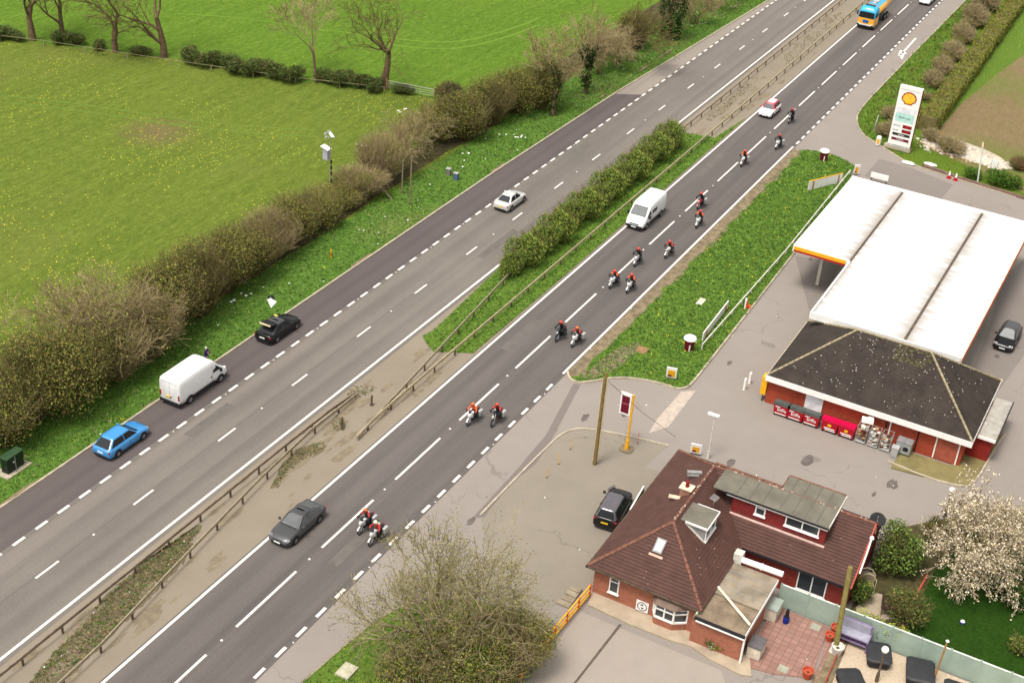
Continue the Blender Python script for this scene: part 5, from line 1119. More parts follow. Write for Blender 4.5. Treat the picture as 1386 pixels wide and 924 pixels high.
# ivy-clad roadside trees
tree('roadside_tree','tall bare tree with pale twigs and ivy round its trunk beside the far verge',G(793,126),11.5,.62,.03,(5,4,3,3,3),5,.26,leaves=1500,lmats=[M['bud']],ls=.1,minr=.018,L0=3.0,seed=31,ivy=900)
tree('roadside_tree','bare pale tree left of the tallest ivy-clad one on the far verge',G(748,156),10.5,.6,.04,(5,4,3,3,3),5,.22,minr=.017,L0=2.7,leaves=1800,lmats=[M['bud'],M['bud2']],ls=.13,seed=32,ivy=700,trunkh=2)
tree('roadside_tree','smaller brown bare tree right of the tallest ivy-clad one',G(852,84),9,.62,.03,(5,4,3,3,3),5,.16,minr=.016,L0=2.4,leaves=400,lmats=[M['bud']],ls=.12,seed=33,twigm=M['twigd'])
# dark ivy column
t=tree('ivy_covered_tree','dark green ivy-smothered tree standing alone by the upper verge',G(906,52),11,.35,.1,(4,3,3,2),3,.3,leaves=300,lmats=[M['lfd']],seed=34)
random.seed(4); b=MB()
for i in range(5200):
    z=random.uniform(.2,11); r=(1.15+.7*math.sin(z*.28)+.22*math.sin(z*1.9)+.15*math.sin(z*3.7+1))*(1 if z<9.5 else .6)*random.uniform(.6,1.05); a=random.random()*6.283; leaf(b,Vector((math.cos(a)*r,math.sin(a)*r,z)),.27,random.random()<.3,.3)
b.build('ivy',[M['ivy'],M['lfd']],t)
# field boundary: trees
BT=[(44,54,14,.3,41,'leftmost bare tree with thick trunk on the field boundary'),(84,46,12,.2,42,'slim bare tree with twisted trunk, second from the left on the field boundary'),(156,70,13,.22,43,'bare tree with a forked bent trunk on the field boundary'),(222,77,15,.28,44,'large spreading bare tree left of the dark boundary shrubs'),(521,118,14,.34,46,'largest bare tree with forked trunk beside the field gate')]
for px,py,h,r,s,lb in BT:
    tree('boundary_tree',lb,G(px,py),h,.8,.03,(4,4,3,3,3),5,r*1.25,seed=s,L0=h*.24,twigm=M['twigd'],leaves=300,lmats=[M['bud']],ls=.1,group='bare trees on the boundary between the two fields',minr=.017)
tree('boundary_tree','slender pale feathery tree between the dark boundary shrubs and the gate tree',G(427,112),11,.5,.05,(4,4,3,3,3),5,.14,seed=45,L0=2.6,twigm=M['twig'],leaves=900,lmats=[M['bud']],ls=.1,group='bare trees on the boundary between the two fields',minr=.015)
DK=[M['lfd'],leafm('dull dark leaf',srgb(54,76,34)),M['lf'],M['twigd']]
pb=bush('boundary_shrub','x',(0,0,0),1.8,1.9,1.3,3200,DK,[4,3,4,2],.15,51,twigs=90)
for i,(px,py,h,w,lb) in enumerate([(2,52,1.3,1,'dark clump at the far left end of the field boundary'),(20,54,1.1,.8,'small clump left of the thick-trunked boundary tree'),(80,58,1.3,.8,'dark bush under the slim twisted boundary tree'),(100,60,1.3,.9,'dark bush just right of the slim twisted boundary tree'),(135,66,.9,.7,'low dead-looking bush left of the forked bent tree'),(190,74,.9,.8,'low bush between the forked bent tree and the spreading one'),(258,84,1.6,1.1,'first dense dark bush right of the spreading boundary tree'),(285,90,1.7,1.1,'second dense dark bush right of the spreading boundary tree'),(315,96,1.7,1.15,'dense dark bush, the largest in the boundary row'),(345,101,1.7,1.15,'dense dark bush left of centre in the boundary row'),(372,106,1.8,1.1,'dense dark bush left of the pale feathery tree'),(398,110,1.6,1,'last dense bush before the pale feathery tree'),(440,111,1.4,.9,'bush just right of the pale feathery tree'),(462,114,1.5,1,'bush with reddish litter between the two boundary trees'),(488,118,1.5,1,'bush left of the gate tree'),(508,122,1.2,.9,'bush at the foot of the gate tree'),(545,126,.9,.8,'low brush behind the field gate')]):
    place(pb,G(px,py),i*1.7,(w*1.15,w*1.0,h/1.6),lb,'dark bushes along the field boundary')
bush('boundary_shrub','round dark purple-brown bush at the right end of the field gate',G(608,138),2.4,1.9,1.8,2200,[mk('purple brown twigs',srgb(84,66,58),var=.3,obj=False),M['lfd']],[4,1],.14,52,twigs=500)
# median hedge
MH=[leafm('median leaf',srgb(116,136,54)),leafm('median leaf green',srgb(90,118,44)),leafm('median leaf dull',srgb(96,110,48)),mk('ochre bud',srgb(146,138,56),var=.25,obj=False),M['lfd']]
mp=[bush('median_shrub','x',(0,0,0),2.4,2.3,1.7,8000,MH,[5,4,3,2,1.5],.14,61,twigs=120,core=.6),bush('median_shrub','x',(0,0,0),2.4,2.3,1.8,8000,MH,[5,4,3,2,1.5],.14,62,twigs=120,core=.6)]
xs=[99.9,102.6,105.6,108.7,111.8,114.8,117.9,120.6,123.4,126.4,129.4,132.4,134.9,136.6]
for i,x in enumerate(xs):
    s=(.9 if i==0 else 1.12)*(1 if 0<i<13 else .9)
    w='nearest bush of the median hedge with the barrier running into it' if i==0 else('farthest bush of the median hedge' if i==len(xs)-1 else ('low bush at the dip in the median hedge' if i==6 else f'bush of the median hedge, number {i+1} counting from the nearest'))
    place(mp[i%2],(x,49.85+.15*math.sin(i*2),0),i*3.14+.1,(s,s*.92,(1.05 if i in(0,6) else 1.25)*(1+.05*math.sin(i*3))),w,'bushes of the hedge on the central reservation')
# trimmed hedge at right
b=MB(); random.seed(71)
pA,pB=G(1253,178),G(1386,-5)
d=(pB-pA).normalized(); nn=Vector((-d.y,d.x,0)); LL=(pB-pA).length+30; ht,wd=1.9,1.15
def nz(x): return .1*math.sin(x*.8)+.07*math.sin(x*2.3+1)
th=empty('clipped_hedge',(0,0,0),0,'long flat-topped clipped hedge running away beside the brown field','hedge')
for i in range(26000):
    x=random.uniform(0,LL); f=random.random(); h1=ht+nz(x)
    if f<.45: y=random.uniform(-wd,wd); z=h1+random.gauss(0,.05)
    elif f<.75: y=-wd+random.gauss(0,.06)+nz(x+5)*.5; z=random.uniform(.05,h1)
    else: y=wd+random.gauss(0,.06)+nz(x+9)*.5; z=random.uniform(.05,h1)
    p=pA+d*x+nn*(-y); p.z=z; leaf(b,p,.2*random.uniform(.7,1.3),random.choices((0,1,2),(4,3,2))[0],.3)
b.build('foliage',[leafm('clipped olive leaf',srgb(112,118,38)),leafm('clipped tan leaf',srgb(122,112,52)),M['lf']],th)
c=MB()
for i in range(40):
    x0,x1=LL*i/40,LL*(i+1)/40; c.add([pA+d*x_+nn*y_+Vector((0,0,z_)) for x_ in(x0,x1) for y_,z_ in((-wd*.85,0),(wd*.85,0),(wd*.85,ht-.15),(-wd*.85,ht-.15))],[(0,1,5,4),(1,2,6,5),(2,3,7,6),(3,0,4,7)]+([(0,3,2,1)] if i==0 else [])+([(4,5,6,7)] if i==39 else []))
c.build('branches',M['twigd'],th)
sp_=bush('scrub_bush','x',(0,0,0),1.4,1.7,1.5,1300,[M['bud'],M['lfd'],M['twig'],M['lf']],[3,2,3,3],.12,72,twigs=420,twigm=M['twig'])
for i,(px,py,h,w,lb) in enumerate([(1218,172,1.5,1.0,'scrub at the foot of the tall price sign'),(1205,160,1.4,.9,'scrub left of the tall price sign'),(1197,182,1.3,.9,'dark twiggy bush behind the yellow bollard'),(1262,112,1.4,1,'scrub in front of the clipped hedge, nearest the price sign'),(1275,95,1.5,1.1,'scrub midway along the clipped hedge, lower one'),(1290,75,1.6,1.2,'scrub midway along the clipped hedge, upper one'),(1303,52,1.8,1.2,'taller scrub by the clipped hedge near the arrow marking'),(1318,30,2.4,1.4,'tall twiggy scrub by the top of the clipped hedge'),(1332,10,2.8,1.5,'tallest twiggy scrub at the top edge beside the clipped hedge'),(1286,205,1.5,1.2,'bare twiggy bush on the chalk rubble'),(1262,190,1.2,1,'small bare bush at the left end of the chalk rubble')]):
    place(sp_,G(px,py),.05*i,(w*(1.9 if i>2 and i<9 else 1.2),w*1.0,h/1.5),lb,'scrub bushes beside the clipped hedge and sign')
for i,(px,py,h,w,lb) in enumerate([(1268,118,1.0,1.0,'green tangle left of the lowest scrub by the clipped hedge'),(1252,135,.9,1.0,'low green tangle above the price sign'),(1283,82,1.1,1.1,'green tangle between the two middle scrub bushes'),(1298,60,1.2,1.1,'green tangle below the taller scrub near the arrow marking'),(1312,38,1.4,1.2,'green tangle between the two topmost scrub bushes'),(1238,152,.9,1.0,'low brown tangle against the near end of the clipped hedge')]):
    place(HB[(i+1)%3],G(px,py),i*2.1,(w*.5,w*.42,h/5),lb,'scrub bushes beside the clipped hedge and sign')
cb=[leafm('clipped green leaf',srgb(60,94,24)),leafm('clipped green leaf light',srgb(84,120,34))]
rb_=bush('round_shrub','x',(0,0,0),1.5,1.4,1.2,3400,cb,None,.13,73,twigs=40,lump=.5)
for px,py,w,h,lb in((1313,243,.9,.8,'low rounded clipped shrub left of the white post'),(1348,252,1.25,1.15,'larger rounded clipped shrub right of the white post'),(1366,256,1.0,1.0,'clipped shrub at the right edge behind the kerb wall')): place(rb_,G(px,py)+Vector((.6,0,0)),w,(w,w,h),lb,'clipped round shrubs by the forecourt wall')
bush('red_shrub','reddish leafless bush at the right edge beyond the chalk rubble',G(1378,228),1.2,1.6,1.2,900,[mk('red stems',srgb(150,70,60),var=.3,obj=False)],None,.12,74,twigs=300)
# ---- garden
tree('blossom_tree','tree covered in white blossom leaning over the garden lawn',G(1312,772),6.6,.8,.0,(5,4,4,3,2),5,.16,L0=2.0,leaves=20000,lmats=[M['bloss'],mk('cream blossom',srgb(190,174,138),var=.12,obj=False),M['bud']],lw=[6,4,1.2],ls=.12,seed=81,jit=.09,stems=4,barkm=M['twigd'],twigm=mk('grey brown twigs',srgb(140,124,100),var=.2,obj=False),minr=.014,rz=1.1,squash=1.15)
bush('garden_bush','tall leafy green bush behind the bungalow gable',G(1210,768),3.4,2.1,2.0,5200,[M['lf'],M['lfd'],leafm('bright bush leaf',srgb(110,134,60))],[4,3,3],.17,82,twigs=150)
bush('garden_bush','dark olive bush beside the round garden path',G(1226,838),2.0,1.7,1.6,3200,[M['lfd'],M['lf'],M['bud']],[3,2,2],.14,83,twigs=200)
bush('garden_bush','brown-leaved bush between the green bush and the blossom tree',G(1262,735),2.2,.9,.9,900,[M['twigd'],M['lfd'],M['bud']],None,.15,84,twigs=120)
bush('climbing_plant','green climber at the corner of the bungalow beside the fence',G(1160,812),1.9,1.0,1.0,1500,[M['lf'],M['lfd'],M['bud2']],[4,3,1],.15,85,twigs=70)
b_=bush('fence_creeper','lime green creeper spilling over the grey green fence',(70.75,G(1195,845,1.2).y,.2),2.0,.45,2.0,1500,[M['lfy'],M['bud2']],None,.14,86,twigs=30)
bush('garden_bush','dark bush at the right edge of the lawn',G(1376,812),2.4,1.7,1.7,3000,[M['lfd'],M['ivy'],M['lf']],[4,3,1],.16,87,twigs=60)
bush('garden_bush','small pale green plant at the lower right corner of the lawn',G(1378,878),.9,.9,.8,900,[M['lf'],M['bud2'],M['lfd']],None,.13,88,twigs=40)
bush('garden_plant','grey and green plant against the brick extension wall',G(962,876)+Vector((0,.1,.1)),.8,.55,.5,700,[mk('grey green leaf',srgb(150,160,140),var=.2,obj=False),M['lfy'],M['lf']],None,.12,89,twigs=30)
bush('garden_plant','small bright green plant against the brick extension wall',G(974,882)+Vector((0,.1,.1)),.6,.4,.4,500,[M['lfy'],M['lf']],None,.1,90,twigs=20)
# ---- big foreground tree
BTm=[M['bud'],leafm('fresh olive bud',srgb(128,132,60)),leafm('olive bud light',srgb(150,146,70)),M['lfd']]
ft=tree('budding_tree','large budding tree with spreading bare twigs in the foreground by the lay-by',(54.6,30.0,0),10.8,.66,.01,(6,4,4,3,2),5,.34,L0=2.8,leaves=14000,lmats=BTm,lw=[5,3,3,3],ls=.09,seed=93,jit=.25,twigm=mk('foreground twigs',srgb(140,128,98),var=.35,obj=False),minr=.014,squash=.86,barkm=mk('pale bark',srgb(120,104,76),var=.3,obj=False),stems=3)
bush('undergrowth_shrub','dense dark green shrub beneath the big budding tree',G(650,915)+Vector((0,0,0)),4.3,3.8,3.4,20000,[M['bud'],M['bud2'],M['lfd'],M['lf']],[4,5,4,5],.13,94,core=.4,twigs=900,twigm=M['twig'])
bush('undergrowth_shrub','twiggy budding shrub right of the big tree by the yellow railing',G(695,905),4.4,2.6,2.4,11000,[M['bud'],M['bud2'],M['lfd']],[4,4,2],.11,95,twigs=600,twigm=M['twig'])
bush('undergrowth_shrub','low green shrub left of the big budding tree',G(560,930),3.8,2.8,2.6,10000,[M['lf'],M['bud'],M['lfd'],M['bud2']],[3,4,3,3],.13,96,twigs=420,twigm=M['twig'])
# ---------------------------------------------------------------- barriers, street furniture, small things
def rail(name,label,pts,h=.62,step=3.2,mat=None,post=None,beam=.115,th=.05,cat='crash barrier',end=None,group=None):
    t=empty(name,(0,0,0),0,label,cat,group); b=MB(); P=[Vector((p[0],p[1],p[2] if len(p)>2 else h)) for p in pts]
    prof=[(-th,-beam),(th,-beam*.75),(-th*.2,-beam*.3),(th,0),(-th*.2,beam*.3),(th,beam*.75),(-th,beam)]
    prof=[(-.04,-beam),(.04,-beam),(.055,-beam*.5),(.02,0),(.055,beam*.5),(.04,beam),(-.04,beam)]
    rings=[]
    for i,p in enumerate(P):
        d=(P[min(i+1,len(P)-1)]-P[max(i-1,0)]); d.z=0; d.normalize(); n=Vector((-d.y,d.x,0)); rings.append([p+n*a+Vector((0,0,c)) for a,c in prof])
    b.loft(rings); fixn(b.build('rail',mat or M['steel'],t)); acc=0
    for i in range(len(P)-1):
        L=(P[i+1]-P[i]).length; s=step-acc if acc else step*.5
        while s<L:
            q=P[i].lerp(P[i+1],s/L); 
            if sum(1 for c in t.children if c.name.startswith('post'))<99: b=MB(); b.cbox((q.x,q.y,q.z/2-.08),(.12,.1,q.z-.1)); b.build('post',post or M['rust'],t)
            s+=step
        acc=L-(s-step)
    return t
cr='steel crash barrier rails'
rail('crash_barrier','brown steel barrier on the carriageway side of the lower median',[(20,50.15),(57,50.2),(66,50.25),(72,50.25,.55),(75.5,50.2,.3)],mat=mk('brown barrier steel',srgb(132,116,100),var=.25,scale=2))
rail('crash_barrier','pale barrier crossing the lower median weeds to meet the other rail',[(20,46.2),(40.5,46.95),(44.1,47.15),(51.9,48.15),(61.9,49.3),(69,49.85),(75.3,50.0,.35)],mat=M['steel'])
rail('crash_barrier','pale barrier beginning beside the fork and running into the median hedge',[(70.4,46.75,.3),(74,47.05,.55),(85.7,48.2),(98.4,49.5),(99.5,49.6)],mat=M['steel'])
rail('crash_barrier','long barrier along the near edge of the median past the hedge to the top',[(70.5,46.9,.28),(74,46.95,.52),(80,46.95),(95.5,46.95),(129,47.0),(161.7,47.15),(205,47.3),(330,47.6)],mat=mk('cream barrier steel',srgb(170,156,124),var=.2,scale=2))
rail('crash_barrier','far barrier starting at the end of the median hedge and running to the top',[(138.8,50.1),(170,50.15),(202.4,50.18),(330,50.3)],mat=mk('brown barrier steel far',srgb(150,136,118),var=.25,scale=2))
for i,(px,py,h,lb) in enumerate(((463,580,1.05,'short wooden stump post standing in weeds on the median'),(503,548,.9,'second short post with a sprig of weeds near the rail end'))):
    g=G(px,py); b=MB(); b.cbox((0,0,h/2),(.14,.12,h),b=.02); b.cbox((0,0,.04),(.3,.3,.08),b=.05); b.build('stump_post',M['rust'],loc=g,label=lb,cat='post')
# white timber knee rail round grass island
def timber(name,label,P,h,mat,step=2.4,t_=.09,hh=.08,cat='fence',postm=None,extra=None):
    t=empty(name,(0,0,0),0,label,cat); b=MB()
    for z in([h] if not extra else [h]+extra):
        for i in range(len(P)-1):
            a,c=Vector((*P[i],z)),Vector((*P[i+1],z)); d=(c-a).normalized(); n=Vector((-d.y,d.x,0))*t_/2
            b.add([a+n-Vector((0,0,hh)),a-n-Vector((0,0,hh)),a-n,a+n,c+n-Vector((0,0,hh)),c-n-Vector((0,0,hh)),c-n,c+n],[(0,1,2,3),(7,6,5,4),(0,4,5,1),(1,5,6,2),(2,6,7,3),(3,7,4,0)])
    b.build('rail',mat,t)
    for i in range(len(P)-1):
        a,c=Vector((*P[i],0)),Vector((*P[i+1],0)); L=(c-a).length; k=max(1,int(L/step))
        for j in range(k+(i==len(P)-2)):
            q=a.lerp(c,j/k); b=MB(); b.cbox((q.x,q.y,h/2),(.1,.1,h+.04)); b.build('post',postm or mat,t)
    return t
timber('knee_rail','white timber knee rail along the forecourt side of the grass island',[(97.6,30.25),(119,30.15),(141.5,30.6)],.62,M['upvcd'],2.3)
# boards
def board(name,label,a,c,z0,z1,mat,th=.08,cat='sign',lean=0,text=None):
    t=empty(name,(a[0],a[1],0),math.atan2(c[1]-a[1],c[0]-a[0]),label,cat); L=math.dist(a[:2],c[:2])
    b=MB(); b.box(0,L,-th/2,th/2,z0,z1); b.build('panel',mat,t)
    for x in(L*.12,L*.88): b=MB(); b.box(x-.05,x+.05,-th/2-.1,-th/2-.005,0,z1-.05); b.build('post',M['wood'],t)
    return t
a_=G(950,463);c_=G(977,430); bd=board('long_board','long white board leaning on the knee rail near the coffee cup display',a_,(a_.x+6.6,a_.y+.25),.15,.95,M['upvc'])
a2=G(1093,259);c2=G(1138,248); bd2=board('roadside_board','long white board standing on the grass near the canopy corner',a2,c2,.1,1.15,M['upvc']); 
b=MB(); b.box(0,math.dist(a2[:2],c2[:2]),-.05,.05,1.151,1.2); b.build('edge_strip',M['yellow'],bd2)
# coffee cup displays
def cup(px,py,label,h=1.25):
    g=G(px,py,.1); t=empty('coffee_cup_bin',g,0,label,'cup display','giant takeaway coffee cup displays')
    b=MB(); b.lathe([(.34,0),(.48,h*.82)],n=20); b.build('cup',M['maroon'],t,smooth=False)
    b=MB(); b.lathe([(.53,h*.82),(.56,h*.86),(.53,h*.93),(.47,h),(.2,h)],n=20); b.build('lid',M['upvc'],t)
    b=MB(); 
    for i in(-1,0): b.add([((.36+.13*z/h*.98)*math.cos(3.6+.16*k),(.36+.13*z/h*.98)*math.sin(3.6+.16*k),z) for z in(0.02,h*.7) for k in(i,i+1)],[(0,1,3,2)])
    b.build('stripe',M['upvc'],t)
cup(932,473,'giant takeaway coffee cup with white lid on the grass by the long board'); cup(1114,217,'giant takeaway coffee cup with white lid at the far tip of the grass island')
# poster sign on island
def poster(px,py,rz,label,w=.85,h=1.15,top=M['upvc'],pic=M['yellow']):
    g=G(px,py,.1); t=empty('poster_stand',g,rz,label,'sign','small pump poster stands'); b=MB(); b.M=Matrix.Rotation(-.15,4,'Y'); b.box(-.04,.04,-w/2,w/2,.1,h); b.build('frame',top,t)
    b=MB(); b.M=Matrix.Rotation(-.15,4,'Y'); b.box(-.052,-.041,-w/2+.13,w/2-.13,.22,h-.27); b.build('poster',pic,t); b=MB(); b.M=Matrix.Rotation(-.15,4,'Y'); b.box(-.06,-.053,-.02,w/2-.15,.24,.42); b.build('poster_figure',M['maroon'],t)
    b=MB(); b.cyl((0,-w/2,.05),(0,w/2,.05),.06); b.build('foot',M['black'],t)
    b=MB()
    for s in(-1,1): b.cyl((0,s*w*.3,.05),(0,s*w*.3,.12),.03)
    b.build('bracket',M['black'],t)
poster(908,512,.25,'white framed poster stand with orange picture on the grass island tip'); poster(941,614,.2,'yellow poster stand behind the bungalow roof corner',.8,1.0)
poster(1158,236,.5,'yellow poster stand at the far corner of the canopy',.6,1.2,M['upvc'],M['yellow'])
t=empty('crate',G(1008,418),.2,'orange and white stand leaning by the knee rail','display'); b=MB(); b.cbox((0,0,.55),(.5,.12,.9)); b.build('frame',M['upvc'],t); b=MB(); b.cbox((0,-.1,.45),(.35,.15,.7)); b.cbox((.15,-.3,.2),(.3,.3,.35)); b.build('poster',M['orange'],t)
# price totem
sgn=empty('price_totem',(152.1,28.05,.1),0,'tall white fuel price totem with yellow shell emblem at the forecourt entrance','sign')
w2,hh,TK=1.28,7.45,.28
b=MB(); b.box(-TK,TK,-w2,w2,.35,hh); b.build('cabinet',M['upvc'],sgn); b=MB(); b.box(-.4,.4,-w2-.1,w2+.35,0,.34); b.build('plinth',M['kerb'],sgn,label='stone plinth')
def fp(mat,name,y0,y1,z0,z1,x=-TK-.012,par=None): b=MB(); b.box(x,-TK+.0 if x>-TK-.013 else x+.006,y0,y1,z0,z1); return b.build(name,mat,par or sgn)
b=MB(); b.box(-TK-.001,TK,-w2-.03,-w2-.001,.35,hh); b.build('side_panel',mk('dark red edge',srgb(110,30,40)),sgn)
fp(mk('teal panel',srgb(176,216,204)),'teal_panel',-w2+.28,w2-.2,3.35,4.35); fp(mk('pale grey panel',srgb(222,220,222)),'grey_panel',-w2+.2,w2-.2,4.4,5.05)
dr_=mk('dark red display',srgb(110,8,20),.3); 
for z in(2.85,2.3): fp(dr_,'price_display',-w2+.28,-w2+1.3,z-.19,z+.19,-TK-.02); 
fp(M['black'],'black_strip',-w2+.3,w2-.3,1.68,1.98,-TK-.02); fp(M['maroon'],'maroon_strip',-w2+.3,w2-.3,1.1,1.4,-TK-.02)
fp(mk('silver strip',srgb(170,170,170)),'base_strip',-w2+.02,w2-.02,.36,.56,-TK-.02); fp(M['silver'],'top_line',-w2+.15,w2-.15,7.08,7.12,-TK-.02)
def text(s,size,mat,parent,loc,name='lettering',rot=None,ext=.004,sx=1):
    cu=D.curves.new('t','FONT'); cu.body=s; cu.size=size; cu.align_x='CENTER'; cu.align_y='CENTER'; cu.extrude=ext; o=D.objects.new('t',cu); COL.objects.link(o)
    dg=bpy.context.evaluated_depsgraph_get(); me=D.meshes.new_from_object(o.evaluated_get(dg)); D.objects.remove(o); me.name=name
    R_=rot or Matrix(((0,0,-1),(-1,0,0),(0,1,0))).to_4x4()
    me.transform(Matrix.Translation(loc)@R_@Matrix.Diagonal((sx,1,1,1))); me.materials.clear(); me.materials.append(mat); q=D.objects.new(name,me); COL.objects.link(q); q.parent=parent; return q
dk=mk('dark lettering',srgb(60,80,76)); gy=mk('grey lettering',srgb(120,120,120)); led=mk('red digits',srgb(230,40,40)); 
text('Welcome',.34,dk,sgn,(-TK-.02,.05,3.85)); text('Unleaded',.24,gy,sgn,(-TK-.02,.72,2.85)); text('Diesel',.24,gy,sgn,(-TK-.02,.72,2.3))
text('132.9',.3,led,sgn,(-TK-.03,-.5,2.85)); text('134.9',.3,led,sgn,(-TK-.03,-.5,2.3)); text('deli2go',.24,M['upvc'],sgn,(-TK-.03,0,1.83)); text('COSTA',.24,M['upvc'],sgn,(-TK-.03,0,1.25))
# scallop emblem
def shell(r,x,name,mat,k=1.0,ribs=False):
    b=MB(); pts=[]
    N=36
    for i in range(N+1):
        a=math.radians(-22+224*i/N); rr=r*(1+.015*abs(math.sin(i*math.pi/4))); pts.append((rr*math.cos(a)*1.04,rr*math.sin(a)*.96))
    pts=[(.52*r,-.98*r*.86),(.60*r,-.62*r)]+pts+[(-.60*r,-.62*r),(-.52*r,-.98*r*.86)]
    n=len(pts); v=[(x,-p[0],p[1]) for p in pts]+[(x+.012,-p[0],p[1]) for p in pts]
    b.add(v,[tuple(range(n)),tuple(range(2*n-1,n-1,-1))]+[(i,(i+1)%n,n+(i+1)%n,n+i) for i in range(n)]); o=fixn(b.build(name,mat,sgn)); o.location=(0,0,6.12); return o
shell(.80,-TK-.018,'emblem_outline',mk('dark red emblem',srgb(150,20,26))); shell(.66,-TK-.034,'emblem',mk('emblem yellow',srgb(250,184,14)))
b=MB()
for k in range(7):
    a=math.radians(24+132*k/6); d_=Vector((0,-math.cos(a),math.sin(a))); n_=Vector((0,-math.sin(a),-math.cos(a))); p=Vector((-TK-.037,0,5.62)); b.quad(p+d_*.32+n_*.003,p+d_*(1.02+.1*math.sin(a))+n_*.022,p+d_*(1.02+.1*math.sin(a))-n_*.022,p+d_*.32-n_*.003)
b.build('emblem_ribs',mk('emblem rib',srgb(250,232,190)),sgn)
# small post with yellow, next to the totem
t=empty('bollard',G(1188,196,.1),0,'white and yellow bollard beside the price totem','bollard'); b=MB(); b.lathe([(.28,0),(.28,.9),(.22,1.05),(.05,1.1)],n=12); b.build('body',M['upvc'],t); b=MB(); b.box(-.3,-.27,-.14,.14,.2,.8); b.build('panel',M['yellow'],t)
for i,(px,py,lb) in enumerate(((1007,527,'white bollard nearer the bungalow of the pair left of the shop'),(1014,519,'white bollard nearer the canopy of the pair left of the shop'))):
    t=empty('bollard',G(px,py),0,lb,'bollard','pair of white bollards'); b=MB(); b.lathe([(.11,0),(.11,1.0),(.08,1.08)],n=12); b.build('body',M['upvc'],t); b=MB(); b.lathe([(.16,0),(.14,.05)],n=12); b.build('base',M['kerb'],t)
for px,py,lb in((1284,241,'red and white traffic cone further from the clipped shrub'),(1293,244,'red and white traffic cone nearer the clipped shrub')):
    t=empty('traffic_cone',G(px,py),0,lb,'traffic cone','traffic cones'); b=MB(); b.lathe([(.2,.04),(.13,.35)],n=12); b.cbox((0,0,.02),(.5,.5,.05),b=.08); b.build('cone',M['red'],t); b=MB(); b.lathe([(.132,.35),(.06,.8)],n=12); b.build('sleeve',M['upvc'],t)
for px,py,s,lb in((1229,222,1.0,'white painted boulder on the kerb below the totem'),(1259,224,1.0,'white painted boulder on the grass right of the totem')):
    b=MB(); random.seed(px); 
    for i in range(1): b.lathe([(.5,0),(.6,.12),(.45,.25),(.15,.32)],n=9)
    b.v=[(v[0]*.5+random.uniform(-.05,.05),v[1]*1.3+random.uniform(-.05,.05),v[2]) for v in b.v]; o=b.build('painted_boulder',M['upvc'],loc=G(px,py,.03),label=lb,cat='boulder')
t=empty('street_post',G(1323,247),0,'leaning white post between the clipped shrubs','post'); b=MB(); b.cyl((0,0,0),(.25,.45,4.0),.1,.07,10); b.build('shaft',mk('greenish white post',srgb(196,206,190)),t); b=MB(); b.cyl((.25,.45,4.0),(.3,.55,4.5),.12,.05); b.build('cap',mk('cream cap',srgb(230,205,170)),t)
t=empty('notice_board',G(1343,232),0,'small white notice board on the grass by the clipped shrubs','sign'); b=MB(); b.box(-.04,.04,-.4,.3,.3,1.3); b.build('panel',M['upvc'],t); b=MB(); b.cyl((.03,-.4,0),(.03,-.4,1.3),.04); b.cyl((.03,.3,0),(.03,.3,1.3),.04); b.build('bracket',M['rust'],t)
t=empty('white_panel',G(1188,248),0,'low white barrier board at the far edge of the canopy','sign'); b=MB(); b.box(-.05,.05,-1.0,.9,.5,1.1); b.build('panel',M['upvc'],t); b=MB(); b.box(-.05,.05,-.9,-.8,0,.5); b.build('foot',M['rust'],t); b=MB(); b.box(-.05,.05,.7,.8,0,.5); b.build('foot',M['rust'],t)
wl0,wl1=[(147.5,18.5),(147.0,13),(146.0,-10)],None
strip('retaining_kerb',[(149.2,24.5),(148.2,20.5),(147.3,13),(146.2,0),(145.6,-12)],.3,.3,mk('dark brick kerb',srgb(120,96,84),var=.25,obj=False))
t=timber('field_fence','low wire and post fence in front of the chalk rubble',[tuple(G(1242,200)[:2]),tuple(G(1290,222)[:2]),tuple(G(1340,238)[:2]),tuple(G(1386,250)[:2])],.8,M['wood'],3,.05,.05)
# wooden pole, banner, lamps
pg=G(805,628); t=empty('utility_pole',pg,0,'tall brown timber pole with two side battens in the middle of the car park','utility pole')
b=MB(); b.cyl((0,0,0),(0,0,7.65),.17,.13,12); b.build('pole',M['polewood'],t); b=MB(); b.cbox((.0,.17,3.9),(.06,.06,7.2)); b.cbox((0,-.17,3.9),(.06,.06,7.2)); b.build('batten',mk('pale cover strip',srgb(196,180,140)),t); b=MB(); b.cbox((0,0,7.75),(.1,.1,.5)); b.build('finial',M['wood'],t)
b=MB(); p0=Vector((0,0,7.5)); p1=Vector((84-pg.x,26.9-pg.y,.3))
b.path([p0,p0.lerp(p1,.5)-Vector((0,0,.25)),p1],.015,4); b.path([p0,Vector((3.5,-1.0,3)),Vector((5.0,-1.6,0))],.012,4) if 0 else None; b.build('stay_wire',M['black'],t)
bg_=G(848,608); t=empty('banner_pole',bg_,0,'yellow pole carrying a white and maroon banner beside the car park entrance','sign')
b=MB(); b.cyl((0,0,0),(0,0,4.9),.09,.08,10); b.cyl((0,0,0),(0,0,.9),.16,.13,10); b.build('pole',M['yellow'],t); b=MB(); b.box(-.06,.06,.12,.98,3.0,4.85); b.build('banner_frame',M['upvc'],t)
bn=MB(); bn.box(-.075,-.061,.24,.86,3.15,4.62); bn=bn.build('banner',M['maroon'],t); text('COSTA',.2,mk('banner lettering',srgb(190,120,130)),t,(-.08,.55,3.95),ext=.002)
b=MB(); b.cbox((0,0,.04),(1.0,1.0,.08),b=.2); b.build('base',M['dirt'],t)
